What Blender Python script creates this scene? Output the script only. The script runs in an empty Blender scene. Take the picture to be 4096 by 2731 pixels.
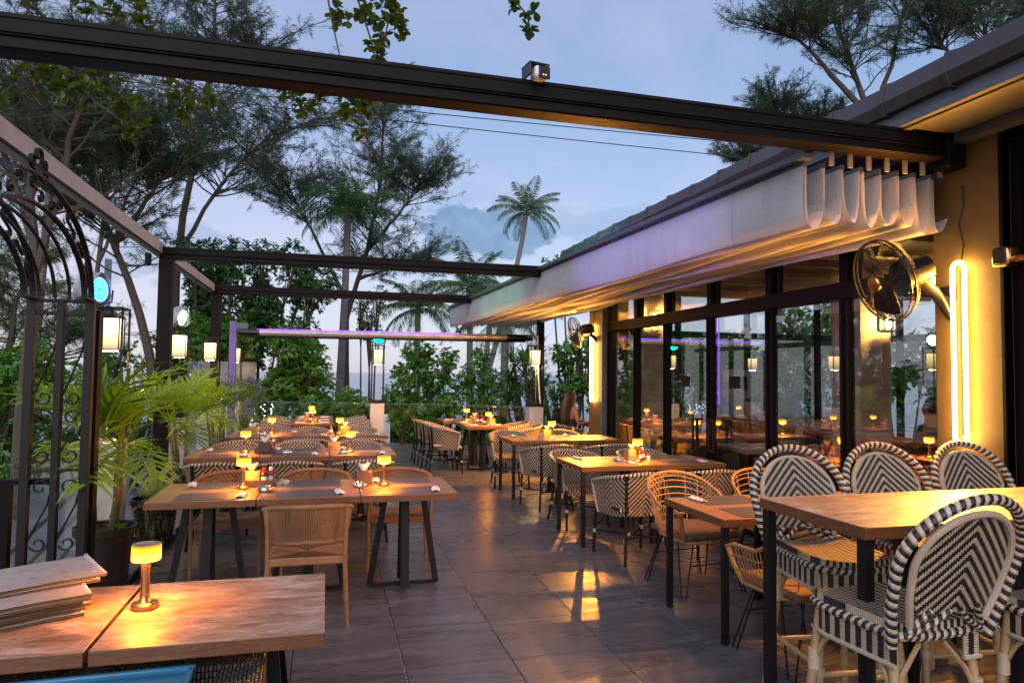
import bpy, math, random
import numpy as np
from mathutils import Vector, Matrix
from math import pi, sin, cos, radians

# ------------------------------------------------------------------ camera, sky, sun, exposure
scn = bpy.context.scene
COL = scn.collection
random.seed(7)
RNG = np.random.default_rng(11)

def make_camera():
    yaw, pitch, roll, h = 0.26107734, 0.0466660262, 0.0121228566, 1.612
    cy, sy, cp, sp = cos(yaw), sin(yaw), cos(pitch), sin(pitch)
    f = Vector((sy*cp, cy*cp, sp)); r = Vector((cy, -sy, 0)); u = r.cross(f)
    r2 = cos(roll)*r + sin(roll)*u; u2 = -sin(roll)*r + cos(roll)*u
    cam = bpy.data.cameras.new('camera'); o = bpy.data.objects.new('camera', cam)
    COL.objects.link(o)
    m = Matrix((r2, u2, -f)).transposed().to_4x4(); m.translation = Vector((0, 0, h))
    o.matrix_world = m
    cam.sensor_width = 36; cam.lens = 24.391
    cam.clip_start = 0.05; cam.clip_end = 9000
    scn.camera = o
make_camera()

class NT:
    """small node-tree writer"""
    def __init__(s, tree): s.t = tree; s.n = tree.nodes; s.l = tree.links
    def new(s, typ, ins=None, **kw):
        nd = s.n.new(typ)
        for k, v in kw.items(): setattr(nd, k, v)
        if ins:
            for k, v in ins.items():
                sock = nd.inputs[k]
                if isinstance(v, bpy.types.NodeSocket): s.l.new(v, sock)
                elif isinstance(v, bpy.types.Node): s.l.new(v.outputs[0], sock)
                else: sock.default_value = v
        return nd
    def math(s, op, a, b=0.0, c=0.0, clamp=False):
        nd = s.new('ShaderNodeMath', {0: a, 1: b, 2: c}, operation=op, use_clamp=clamp); return nd.outputs[0]
    def ramp(s, fac, stops, interp='LINEAR'):
        nd = s.new('ShaderNodeValToRGB', {0: fac}); cr = nd.color_ramp; cr.interpolation = interp
        while len(cr.elements) < len(stops): cr.elements.new(0.5)
        for e, (p, c) in zip(cr.elements, stops):
            e.position = p; e.color = (c[0], c[1], c[2], 1) if not isinstance(c, (int, float)) else (c, c, c, 1)
        return nd.outputs[0]
    def mix(s, fac, a, b, mode='MIX'):
        nd = s.new('ShaderNodeMix', data_type='RGBA', blend_type=mode)
        for sock, v in ((nd.inputs[0], fac), (nd.inputs[6], a), (nd.inputs[7], b)):
            if isinstance(v, bpy.types.NodeSocket): s.l.new(v, sock)
            elif isinstance(v, (int, float)): sock.default_value = v
            else: sock.default_value = (v[0], v[1], v[2], 1)
        return nd.outputs[2]
    def noise(s, vec, scale, detail=4, rough=0.5, dist=0.0):
        nd = s.new('ShaderNodeTexNoise', {'Scale': scale, 'Detail': detail, 'Roughness': rough, 'Distortion': dist})
        if vec is not None: s.l.new(vec, nd.inputs['Vector'])
        return nd.outputs[0]
    def mapping(s, vec, scale=(1, 1, 1), loc=(0, 0, 0), rot=(0, 0, 0)):
        return s.new('ShaderNodeMapping', {'Vector': vec, 'Scale': scale, 'Location': loc, 'Rotation': rot}).outputs[0]

def make_world():
    w = bpy.data.worlds.new('World'); scn.world = w; w.use_nodes = True
    w.node_tree.nodes.clear(); t = NT(w.node_tree)
    sky = t.new('ShaderNodeTexSky', sky_type='NISHITA', sun_disc=False)
    sky.sun_elevation = radians(12.0); sky.sun_rotation = radians(199); sky.altitude = 5; sky.air_density = 1.0; sky.dust_density = 0.6; sky.ozone_density = 2.0
    tc = t.new('ShaderNodeTexCoord'); d = tc.outputs['Generated']
    sep = t.new('ShaderNodeSeparateXYZ', {0: d})
    z = sep.outputs[2]
    grad = t.ramp(t.math('MAXIMUM', z, 0.0), [(0.0, (.42, .48, .68)), (0.07, (.46, .50, .70)), (0.22, (.36, .46, .70)), (0.42, (.23, .34, .58)), (1.0, (.13, .22, .48))])
    # pinkish afterglow low in the sky, strongest seawards to the left
    dot = t.new('ShaderNodeVectorMath', {0: d, 1: (-0.45, 0.89, 0.0)}, operation='DOT_PRODUCT').outputs['Value']
    glow = t.math('MULTIPLY', t.math('POWER', t.math('MAXIMUM', dot, 0.0), 5.0), t.ramp(z, [(0.0, 0.55), (0.12, 1.0), (0.5, 0.0)]))
    col = t.mix(t.math('MULTIPLY', glow, 0.60, clamp=True), grad, (.66, .52, .62))
    # soft cloud sheets and a few small heaps
    pz = t.math('ADD', t.math('MAXIMUM', z, 0.0), 0.16)
    inv = t.new('ShaderNodeVectorMath', {0: d}, operation='SCALE'); t.l.new(t.math('DIVIDE', 1.0, pz), inv.inputs['Scale'])
    cl = t.noise(t.mapping(inv.outputs[0], scale=(1.0, 1.5, .5)), 0.75, 7, 0.58, 0.4)
    sheet = t.ramp(cl, [(0.42, 0.0), (0.70, 1.0)])
    col = t.mix(t.math('MULTIPLY', sheet, 0.62), col, (.60, .56, .68))
    heap = t.noise(t.mapping(d, scale=(1.0, 1.0, 1.9), loc=(3.35, 0.6, 0.12)), 5.2, 8, 0.56, 0.15)
    band = t.ramp(z, [(0.05, 0.0), (0.12, 1.0), (0.20, 1.0), (0.30, 0.0)])
    hm = t.math('MULTIPLY', t.ramp(heap, [(0.53, 0.0), (0.575, 1.0)]), band)
    # one heap of cumulus above the palm
    hp = t.new('ShaderNodeVectorMath', {0: d, 1: (0.205, 0.957, 0.202)}, operation='SUBTRACT')
    hl = t.new('ShaderNodeVectorMath', {0: t.mapping(hp.outputs[0], scale=(.8, 1, 1.7))}, operation='LENGTH').outputs['Value']
    hb = t.math('ADD', t.math('MULTIPLY', hl, 5.2), t.math('MULTIPLY', t.noise(d, 13.0, 8, 0.62), 0.95))
    hm2 = t.ramp(hb, [(0.80, 1.0), (0.86, 0.0)])
    col = t.mix(t.math('MULTIPLY', hm, 0.6), col, (.22, .29, .46))
    col = t.mix(t.math('MULTIPLY', hm2, 0.95), col, t.mix(t.ramp(t.noise(d, 26.0, 5, .6), [(.4, 0), (.7, 1)]), (.10, .17, .33), (.19, .27, .45)))
    skyb = t.new('ShaderNodeBackground', {'Color': sky.outputs[0], 'Strength': 0.015})
    clb = t.new('ShaderNodeBackground', {'Color': col, 'Strength': 0.345})
    ad = t.new('ShaderNodeAddShader', {0: skyb.outputs[0], 1: clb.outputs[0]})
    t.new('ShaderNodeOutputWorld', {'Surface': ad.outputs[0]})
make_world()

def make_sun():
    l = bpy.data.lights.new('sun', 'SUN'); l.energy = 0.75; l.angle = radians(60); l.color = (.98, .95, 1.0)
    o = bpy.data.objects.new('sun', l); COL.objects.link(o)
    d = Vector((0.30, 0.85, -0.60))           # broad soft fill light added from behind the viewer to brighten the scene
    o.rotation_euler = d.to_track_quat('-Z', 'Y').to_euler()
make_sun()
vs = scn.view_settings
vs.view_transform = 'Standard'; vs.look = 'None'; vs.exposure = 1.52; vs.gamma = 1.0; vs.use_curve_mapping = False
scn.cycles.use_denoising = True
scn.cycles.max_bounces = 8; scn.cycles.transparent_max_bounces = 16; scn.cycles.diffuse_bounces = 3; scn.cycles.glossy_bounces = 4
scn.cycles.sample_clamp_indirect = 4.0
scn.cycles.caustics_reflective = False; scn.cycles.caustics_refractive = False

# ------------------------------------------------------------------ materials
MATS = {}
def mat(name, base=(.5, .5, .5), rough=.5, metal=0.0, bump=None, colf=None, emit=None, estr=0.0, trans=0.0, spec=None, sss=None, alpha=None):
    """bump: (scale, strength[, stretch]) ; colf(t, coord, uv) -> colour socket"""
    m = bpy.data.materials.new(name); m.use_nodes = True; m.node_tree.nodes.clear(); t = NT(m.node_tree)
    b = t.new('ShaderNodeBsdfPrincipled', {'Base Color': (*base, 1), 'Roughness': rough, 'Metallic': metal})
    tc = t.new('ShaderNodeTexCoord'); oc = tc.outputs['Object']; uv = tc.outputs['UV']
    if colf:
        c = colf(t, oc, uv, b)
        if c is not None: t.l.new(c, b.inputs['Base Color'])
    else:
        n = t.noise(oc, 6.0, 5, .6)
        v = t.ramp(n, [(.3, .82), (.7, 1.15)])
        t.l.new(t.mix(1.0, (*base,), v, 'MULTIPLY'), b.inputs['Base Color'])
    if bump:
        st = bump[2] if len(bump) > 2 else (1, 1, 1)
        n = t.noise(t.mapping(oc, scale=st), bump[0], 5, .6)
        bp = t.new('ShaderNodeBump', {'Strength': bump[1], 'Distance': .01, 'Height': n}); t.l.new(bp.outputs[0], b.inputs['Normal'])
    if emit: b.inputs['Emission Color'].default_value = (*emit, 1); b.inputs['Emission Strength'].default_value = estr
    if trans: b.inputs['Transmission Weight'].default_value = trans
    if spec is not None: b.inputs['Specular IOR Level'].default_value = spec
    if alpha is not None: b.inputs['Alpha'].default_value = alpha
    out = t.new('ShaderNodeOutputMaterial', {'Surface': b.outputs[0]})
    MATS[name] = m; return m

def wood_col(c1, c2, c3, stretch=(1.2, 14, 14), sc=2.2, blotch=.6, worn=None):
    def f(t, oc, uv, b):
        oi = t.new('ShaderNodeObjectInfo').outputs['Random']
        off = t.new('ShaderNodeCombineXYZ', {0: t.math('MULTIPLY', oi, 17.0), 1: t.math('MULTIPLY', oi, 9.0), 2: 0.0})
        v = t.new('ShaderNodeVectorMath', {0: oc, 1: off.outputs[0]}, operation='ADD').outputs[0]
        g = t.noise(t.mapping(v, scale=stretch), sc, 8, .65, .6)
        f2 = t.noise(t.mapping(v, scale=(stretch[0]*3, stretch[1]*5, stretch[2]*5)), sc*2, 4, .7)
        bl = t.noise(t.mapping(v, scale=(1.4, 3.6, 3.6)), 2.6, 6, .65, .8)
        c = t.ramp(g, [(.25, c1), (.5, c2), (.75, c3)])
        c = t.mix(t.math('MULTIPLY', t.ramp(bl, [(.42, 0), (.62, 1)]), blotch), c, t.mix(.5, c, c3))
        c = t.mix(t.math('MULTIPLY', t.ramp(f2, [(.35, 1), (.55, 0)]), .45), c, (c1[0]*.55, c1[1]*.55, c1[2]*.55))
        if worn:
            wn = t.noise(t.mapping(v, scale=(2.2, 6.5, 6.5)), 2.4, 9, .72, .5); wn2 = t.noise(t.mapping(v, scale=(3.0, 9.0, 9.0), loc=(4, 2, 0)), 2.0, 8, .7, .5)
            c = t.mix(t.math('MULTIPLY', t.ramp(wn, [(.50, 0), (.60, 1)]), .75), c, worn)
            c = t.mix(t.math('MULTIPLY', t.ramp(wn2, [(.54, 0), (.64, 1)]), .7), c, (c1[0]*.7, c1[1]*.7, c1[2]*.8))
        # a few darker knots
        kn = t.new('ShaderNodeTexVoronoi', {'Vector': t.mapping(v, scale=(3, 7, 7)), 'Scale': 1.0}).outputs[0]
        c = t.mix(t.ramp(kn, [(.02, .8), (.09, 0)]), c, (c1[0]*.3, c1[1]*.3, c1[2]*.3))
        rr = t.ramp(g, [(.3, .46), (.7, .34)]); t.l.new(rr, b.inputs['Roughness'])
        return c
    return f

M = {}
M['wood'] = mat('oak_laminate', rough=.32, colf=wood_col((.15, .064, .022), (.28, .135, .052), (.41, .22, .10), blotch=.8), bump=(40, .12, (1, 8, 8)))
M['wood_grey'] = mat('weathered_plank_laminate', rough=.3, colf=wood_col((.10, .050, .026), (.27, .155, .09), (.52, .36, .25), stretch=(1.0, 5, 5), sc=3.4, blotch=1.0, worn=(.50, .40, .34)), bump=(40, .15, (1, 8, 8)))
M['wood_edge'] = mat('table_edge_wood', rough=.4, colf=wood_col((.08, .028, .009), (.15, .056, .020), (.22, .09, .034)), bump=(30, .1, (1, 8, 8)))
M['black_metal'] = mat('black_powder_coated_metal', (.009, .008, .008), .45, .0, bump=(300, .05), spec=.25)
M['brown_metal'] = mat('dark_bronze_aluminium', (.0065, .0042, .004), .5, .0, bump=(250, .05), spec=.12)
M['grey_metal'] = mat('grey_painted_metal', (.12, .13, .14), .4, .4, bump=(60, .05))
M['white_beam'] = mat('pale_grey_painted_steel', (.30, .32, .34), .45, .0, bump=(30, .05))
M['white'] = mat('white_plaster', (.55, .50, .45), .8, bump=(60, .15))
M['white_gloss'] = mat('white_plastic', (.7, .7, .7), .3)
M['black_gloss'] = mat('black_plastic', (.012, .012, .013), .25)
M['chrome'] = mat('steel', (.55, .55, .56), .18, 1.0)
M['brass'] = mat('brushed_gold_metal', (.55, .33, .14), .25, 1.0, bump=(120, .08, (1, 1, .05)))
M['red'] = mat('red_plastic', (.45, .02, .015), .35)
M['blue'] = mat('blue_plastic', (.03, .17, .27), .12)
M['blue_tarp'] = mat('blue_tarpaulin', (.015, .045, .19), .5, bump=(8, .6))
M['yellow_cloth'] = mat('yellow_cloth', (.62, .40, .02), .7, bump=(12, .5))
M['paper'] = mat('paper', (.72, .70, .68), .7, bump=(20, .5))
M['laminate'] = mat('clear_laminated_paper', (.5, .4, .35), .25, colf=lambda t, oc, uv, b: t.mix(t.ramp(t.noise(t.mapping(oc, scale=(1, 2.2, 1)), 16, 6, .75), [(.54, 0), (.64, .55)]), t.mix(t.noise(oc, 3, 3, .5), (.50, .43, .37), (.36, .28, .23)), (.13, .09, .08)), bump=(9, .5))
M['pages_edge'] = mat('menu_pages_edge', (.06, .045, .02), .6, bump=(60, .5, (.2, .2, 6)))
M['tissue_box_wood'] = mat('pale_wood_box', (.45, .24, .09), .45, colf=wood_col((.28, .14, .05), (.42, .23, .09), (.5, .3, .13)))
M['tissue_box_dark'] = mat('dark_leatherette_box', (.055, .035, .028), .45, bump=(90, .2))
M['sauce'] = mat('red_sauce_bottle', (.30, .015, .01), .12)
M['darksauce'] = mat('dark_sauce_bottle', (.05, .015, .008), .1)
M['salt'] = mat('shaker_glass', (.6, .55, .5), .1)
M['rattan'] = mat('natural_rattan', (.36, .19, .075), .42, bump=(90, .2))
M['bamboo'] = mat('tan_rattan_pole', (.40, .25, .125), .38, bump=(50, .15))
M['rope'] = mat('tan_rope', (.30, .145, .062), .75, bump=(200, .4))
M['teak'] = mat('light_brown_wood_frame', (.27, .135, .055), .45, colf=wood_col((.17, .08, .03), (.27, .14, .06), (.34, .19, .09)))
M['dark_bamboo'] = mat('black_bamboo_pole', (.012, .008, .007), .55, spec=.15, bump=(40, .15))
M['binding'] = mat('cream_binding', (.50, .38, .26), .55, bump=(200, .5, (.1, .1, 3)))
M['cushion'] = mat('brown_cushion', (.14, .075, .04), .7, bump=(25, .25))
M['pot_dark'] = mat('dark_plastic_pot', (.028, .016, .012), .42, bump=(14, .2))
M['soil'] = mat('potting_soil', (.035, .022, .014), .95, bump=(40, 1.0))
M['stone_ledge'] = mat('grey_ledge', (.17, .15, .14), .55, bump=(18, .2))
M['concrete'] = mat('concrete', (.22, .21, .20), .8, bump=(20, .4))
M['bark'] = mat('casuarina_bark', (.075, .058, .046), .9, bump=(18, .8, (1, 1, .2)))
M['palm_bark'] = mat('palm_trunk_bark', (.23, .20, .17), .9, colf=lambda t, oc, uv, b: t.mix(t.ramp(t.math('FRACT', t.math('MULTIPLY', t.new('ShaderNodeSeparateXYZ', {0: uv}).outputs[1], 7.0)), [(0, .9), (.18, 0), (1, .25)]), t.mix(t.noise(oc, 3.0, 6, .7), (.26, .23, .20), (.13, .11, .09)), (.06, .05, .045)), bump=(25, .5))
M['hair'] = mat('dark_brown_hair', (.050, .018, .008), .42, bump=(60, .8, (1, 1, .08)))
M['skin'] = mat('skin', (.34, .16, .09), .5)
M['black_cloth'] = mat('black_cloth', (.02, .014, .014), .8, bump=(30, .4))
M['pink_cloth'] = mat('pink_cloth', (.55, .14, .11), .8, bump=(30, .5))
M['ceiling'] = mat('wooden_ceiling', (.16, .08, .035), .5, colf=wood_col((.09, .04, .02), (.16, .08, .035), (.22, .12, .05)))
M['pilaster'] = mat('textured_brown_render', (.14, .084, .022), .6, bump=(120, .25))
M['screen_roll'] = mat('rolled_clear_pvc', (.40, .40, .46), .18, .35, bump=(9, .7, (.3, 6, 6)))
M['sand'] = mat('sand', (.33, .27, .2), .95, bump=(3, .5))
M['green_tile'] = mat('green_glazed_roof_tile', (.035, .075, .055), .15, colf=lambda t, oc, uv, b: t.mix(t.ramp(t.noise(oc, 9.0, 8, .7), [(.52, 0), (.62, .7)]), (.02, .075, .06), (.2, .21, .18)))
M['taupe_tile'] = mat('taupe_glazed_roof_tile', (.1, .08, .07), .22, colf=lambda t, oc, uv, b: t.mix(t.math('MULTIPLY', t.ramp(t.new('ShaderNodeSeparateXYZ', {0: t.new('ShaderNodeNewGeometry').outputs['Normal']}).outputs[2], [(.55, 0), (.75, 1)]), t.ramp(t.noise(oc, 4.0, 5, .6), [(.3, .55), (.7, 1)])), t.mix(t.noise(oc, 5.0, 4, .6), (.075, .058, .052), (.05, .04, .038)), (.40, .39, .37)))  # up-facing faces paler: weathered, with sky light put into the colour
M['roof_sheet'] = mat('grey_roof_sheet', (.20, .20, .23), .4, bump=(7, .3))
M['purple_light_tone'] = mat('purple_lit_post', (.16, .11, .35), .4)  # purple LED light on the post put into its base colour
M['deck'] = mat('grey_weathered_deck', (.16, .13, .13), .6, colf=wood_col((.09, .075, .075), (.15, .125, .125), (.21, .18, .18), stretch=(14, 1.2, 14)))
M['rust_pipe'] = mat('rusty_scaffold_pipe', (.30, .22, .14), .7, bump=(40, .6))
M['plastic_bag'] = mat('cloudy_plastic_bag', (.55, .58, .60), .25, bump=(10, 1.0), trans=.35)

def emis(name, col, strength):
    m = bpy.data.materials.new(name); m.use_nodes = True; m.node_tree.nodes.clear(); t = NT(m.node_tree)
    e = t.new('ShaderNodeEmission', {'Color': (*col, 1), 'Strength': strength}); t.new('ShaderNodeOutputMaterial', {'Surface': e.outputs[0]})
    return m
M['neon'] = emis('warm_neon', (1.0, .55, .13), 22.0)
def emis_grad(name, z0, z1, c0, c1, s0, s1):
    m = bpy.data.materials.new(name); m.use_nodes = True; m.node_tree.nodes.clear(); t = NT(m.node_tree)
    z = t.new('ShaderNodeSeparateXYZ', {0: t.new('ShaderNodeTexCoord').outputs['Object']}).outputs[2]
    f = t.math('DIVIDE', t.math('SUBTRACT', z, z0), z1-z0, clamp=True)
    e = t.new('ShaderNodeEmission', {'Color': t.mix(f, c0, c1), 'Strength': t.math('ADD', s0, t.math('MULTIPLY', f, s1-s0))})
    t.new('ShaderNodeOutputMaterial', {'Surface': e.outputs[0]}); return m
M['lamp_shade'] = emis_grad('amber_lampshade', .175, .228, (1.0, .42, .03), (1.0, .24, .004), 4.2, .7)
M['lamp_under'] = emis('amber_led', (1.0, .28, .015), 210.0)
M['lantern_glow'] = emis_grad('lantern_glass_glow', .79, 1.05, (1.0, .66, .34), (1.0, .72, .30), .28, 1.6)
M['lamp_glow'] = emis('wall_lamp_glow', (1.0, .50, .10), 1.2)
M['lantern_bulb'] = emis('lantern_bulb', (1.0, .60, .18), 130.0)
M['bulb'] = emis('white_bulb', (1.0, .46, .10), 7000.0)
M['flood_white'] = emis('flood_white', (1, .98, .85), 26.0)
M['amber_glow_panel'] = emis('amber_room_glow', (1.0, .46, .10), .28)
M['led_purple_soft'] = emis('soft_purple_led', (.25, .05, 1.0), 1.0)
M['sconce_bulb'] = emis('sconce_bulb', (1.0, .52, .13), 260.0)
M['led_red'] = emis('led_red', (1.0, .02, .01), 7.0)
M['led_white'] = emis('led_white', (.9, .92, 1.0), 2.2)
M['led_cyan'] = emis('led_cyan', (0.0, .95, .72), 12.0)
M['led_blue'] = emis('led_blue', (.02, .22, 1.0), 8.0)
M['led_blue_dim'] = emis('led_blue_lens', (.01, .10, 1.0), 2.2)
M['led_green'] = emis('led_green', (.5, 1.0, .5), 8.0)
M['led_purple'] = emis('led_purple', (.22, .03, 1.0), 3.6)
M['glow_square'] = emis('yellow_lantern_square', (1.0, .75, .02), 1.3)
M['small_led'] = emis('camera_led', (.8, .35, .2), .8)

def glass_mat(name, tint=(.93, .95, .95), fres=1.0, rough=0.0, base=0.03):
    m = bpy.data.materials.new(name); m.use_nodes = True; m.node_tree.nodes.clear(); t = NT(m.node_tree)
    tr = t.new('ShaderNodeBsdfTransparent', {'Color': (*tint, 1)})
    gl = t.new('ShaderNodeBsdfGlossy', {'Color': (1, 1, 1, 1), 'Roughness': rough})
    g = t.new('ShaderNodeNewGeometry')                   # Schlick's Fresnel, the same from both sides of the pane
    c = t.math('ABSOLUTE', t.new('ShaderNodeVectorMath', {0: g.outputs['Normal'], 1: g.outputs['Incoming']}, operation='DOT_PRODUCT').outputs['Value'])
    f5 = t.math('POWER', t.math('SUBTRACT', 1.0, c, clamp=True), 5.0)
    fac = t.math('ADD', t.math('MULTIPLY', t.math('ADD', .04, t.math('MULTIPLY', .96, f5)), fres), base, clamp=True)
    mx = t.new('ShaderNodeMixShader', {0: fac, 1: tr.outputs[0], 2: gl.outputs[0]})
    t.new('ShaderNodeOutputMaterial', {'Surface': mx.outputs[0]})
    return m
M['glass'] = glass_mat('window_glass', (.90, .91, .90), 1.3, 0.0, .09)
M['rail_glass'] = glass_mat('rail_glass', (.92, .96, .95), 1.0, 0.0, .0)
M['rail_edge'] = mat('glass_edge', (.10, .16, .155), .15)
M['jar_glass'] = glass_mat('jar_glass', (.9, .85, .8), 1.5, 0.05, .05)

def floor_tile_col(t, oc, uv, b):
    g = t.new('ShaderNodeNewGeometry').outputs['Position']
    oi = t.new('ShaderNodeObjectInfo').outputs['Random']
    off = t.new('ShaderNodeCombineXYZ', {0: 0.0, 1: t.math('MULTIPLY', oi, 31.0), 2: t.math('MULTIPLY', oi, 7.0)})
    v = t.new('ShaderNodeVectorMath', {0: g, 1: off.outputs[0]}, operation='ADD').outputs[0]
    n = t.noise(t.mapping(v, scale=(.9, 6.0, 1)), 1.6, 8, .62, .8)
    n2 = t.noise(t.mapping(v, scale=(1.3, 9.0, 1), rot=(0, 0, .12)), 2.3, 5, .6, 1.6)
    c = t.ramp(n, [(.25, (.050, .045, .051)), (.5, (.088, .080, .088)), (.75, (.14, .13, .138))])
    vein = t.ramp(n2, [(.485, 0), (.5, 1), (.515, 0)])
    c = t.mix(t.math('MULTIPLY', vein, .28), c, (.26, .23, .23))
    sh = t.math('ADD', .9, t.math('MULTIPLY', oi, .2))
    hsv = t.new('ShaderNodeHueSaturation', {'Value': sh, 'Color': c}).outputs[0]
    t.l.new(t.ramp(n, [(.3, .22), (.7, .40)]), b.inputs['Roughness'])
    return hsv
M['tile'] = mat('slate_porcelain_tile', rough=.28, colf=floor_tile_col, bump=(9, .04, (1, 6, 1)))
M['grout'] = mat('floor_grout', (.03, .027, .027), .9)

def chevron(period, fold, diag=1.0, dark=(.018, .014, .016), light=(.56, .43, .29), strand=.009, off=0.0):
    def f(t, oc, uv, b):
        s = t.new('ShaderNodeSeparateXYZ', {0: uv}); u, v = s.outputs[0], s.outputs[1]
        uq = t.math('MULTIPLY', t.math('FLOOR', t.math('DIVIDE', u, strand)), strand)
        tri = t.math('PINGPONG', t.math('ADD', uq, off + 50*fold), fold)
        q = t.math('FRACT', t.math('DIVIDE', t.math('ADD', v, t.math('MULTIPLY', tri, diag)), period))
        stripe = t.math('GREATER_THAN', q, .5)
        c = t.mix(stripe, dark, light)
        # gaps between strands and at each strand's ends
        ug = t.math('PINGPONG', t.math('DIVIDE', u, strand), .5)
        vg = t.math('PINGPONG', t.math('MULTIPLY', q, 2.0), .5)
        gap = t.math('MULTIPLY', t.ramp(ug, [(0, .35), (.22, 1)]), t.ramp(vg, [(0, .55), (.16, 1)]))
        n = t.noise(oc, 45.0, 3, .6)
        oi = t.new('ShaderNodeObjectInfo').outputs['Random']; dirt = t.noise(t.new('ShaderNodeNewGeometry').outputs['Position'], 7.0, 5, .65)
        c = t.mix(1.0, c, t.ramp(t.math('ADD', t.math('MULTIPLY', oi, .35), t.math('MULTIPLY', dirt, .8)), [(.3, (.78, .74, .70)), (.8, (1.08, 1.05, 1.0))]), 'MULTIPLY')
        c = t.mix(1.0, c, t.mix(1.0, gap, t.ramp(n, [(.3, .75), (.7, 1.1)]), 'MULTIPLY'), 'MULTIPLY')
        bp = t.new('ShaderNodeBump', {'Strength': .7, 'Distance': .004, 'Height': gap}); t.l.new(bp.outputs[0], b.inputs['Normal'])
        return c
    return f
M['weave'] = mat('black_and_cream_chevron_weave', rough=.42, colf=chevron(.042, .17, 1.0))
M['weave_v'] = mat('black_and_cream_pointed_weave', rough=.42, colf=chevron(.042, .25, 1.0, off=0.0, strand=.008))
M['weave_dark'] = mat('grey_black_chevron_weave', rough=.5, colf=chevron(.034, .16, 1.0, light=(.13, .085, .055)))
M['weave_skirt'] = mat('black_and_cream_banded_weave', rough=.42, colf=chevron(.046, 5.0, .0))
M['weave_stripe'] = mat('black_and_cream_striped_weave', rough=.42, colf=chevron(.030, 5.0, .0))
def braid_col(t, oc, uv, b):
    s = t.new('ShaderNodeSeparateXYZ', {0: uv}); u, v = s.outputs[0], s.outputs[1]
    q = t.math('FRACT', t.math('ADD', t.math('DIVIDE', v, .034), u))
    c = t.mix(t.math('GREATER_THAN', q, .46), (.018, .014, .016), (.56, .44, .31))
    h = t.math('PINGPONG', t.math('MULTIPLY', q, 2.0), .5)
    g = t.ramp(h, [(0, .5), (.2, 1)])
    bp = t.new('ShaderNodeBump', {'Strength': .8, 'Distance': .006, 'Height': g}); t.l.new(bp.outputs[0], b.inputs['Normal'])
    return t.mix(1.0, c, g, 'MULTIPLY')
M['braid'] = mat('black_and_cream_braid', rough=.42, colf=braid_col)
def braid_dark(t, oc, uv, b):
    s = t.new('ShaderNodeSeparateXYZ', {0: uv}); q = t.math('FRACT', t.math('ADD', t.math('DIVIDE', s.outputs[1], .042), s.outputs[0]))
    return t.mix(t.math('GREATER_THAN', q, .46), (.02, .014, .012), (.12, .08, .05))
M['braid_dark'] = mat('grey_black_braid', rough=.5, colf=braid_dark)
def wicker_col(t, oc, uv, b):
    s = t.new('ShaderNodeSeparateXYZ', {0: uv}); u, v = s.outputs[0], s.outputs[1]
    a = t.math('PINGPONG', t.math('DIVIDE', u, .012), .5); c2 = t.math('PINGPONG', t.math('DIVIDE', v, .02), .5)
    ck = t.math('GREATER_THAN', t.math('MULTIPLY', t.math('SUBTRACT', t.math('FRACT', t.math('DIVIDE', u, .024)), .5), t.math('SUBTRACT', t.math('FRACT', t.math('DIVIDE', v, .04)), .5)), 0)
    h = t.math('MULTIPLY', t.ramp(a, [(0, .2), (.3, 1)]), t.ramp(c2, [(0, .3), (.2, 1)]))
    bp = t.new('ShaderNodeBump', {'Strength': 1.0, 'Distance': .006, 'Height': h}); t.l.new(bp.outputs[0], b.inputs['Normal'])
    return t.mix(1.0, t.mix(ck, (.045, .032, .03), (.11, .075, .055)), h, 'MULTIPLY')
M['wicker'] = mat('dark_brown_wicker', rough=.32, colf=wicker_col)
def mat_weave(t, oc, uv, b):
    s = t.new('ShaderNodeSeparateXYZ', {0: oc})
    a = t.math('PINGPONG', t.math('DIVIDE', s.outputs[0], .010), .5)
    h = t.ramp(a, [(.1, .45), (.3, 1)])
    bp = t.new('ShaderNodeBump', {'Strength': .5, 'Distance': .002, 'Height': h}); t.l.new(bp.outputs[0], b.inputs['Normal'])
    return t.mix(1.0, (.095, .085, .088), h, 'MULTIPLY')
M['placemat'] = mat('grey_woven_vinyl', rough=.5, colf=mat_weave)
def fabric_col(t, oc, uv, b):
    n = t.noise(t.mapping(oc, scale=(1, .7, 1)), 2.0, 6, .6)
    sp = t.noise(oc, 26.0, 6, .75)
    c = t.ramp(n, [(.3, (.50, .49, .50)), (.7, (.64, .62, .61))])
    low = t.ramp(t.new('ShaderNodeSeparateXYZ', {0: uv}).outputs[1], [(0.0, 0.0), (1.0, 1.0)])
    sx = t.new('ShaderNodeSeparateXYZ', {0: uv}).outputs[0]; seam = t.math('FRACT', t.math('DIVIDE', sx, 1.52))
    c = t.mix(t.ramp(seam, [(0, .55), (.006, .55), (.010, 0)]), c, (.28, .27, .27))
    st = t.noise(t.mapping(oc, scale=(1, 3, .4)), 3.0, 6, .7); c = t.mix(t.math('MULTIPLY', t.ramp(st, [(.52, 0), (.75, 1)]), .45), c, (.34, .32, .31))
    c = t.mix(t.math('MULTIPLY', t.ramp(sp, [(.60, 0), (.66, 1)]), t.math('MULTIPLY', low, .8)), c, (.10, .10, .11))
    t.l.new(t.new('ShaderNodeBump', {'Strength': .5, 'Distance': .03, 'Height': t.noise(t.mapping(oc, scale=(.8, .5, 2)), 3.0, 4, .5)}).outputs[0], b.inputs['Normal'])
    return c
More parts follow.
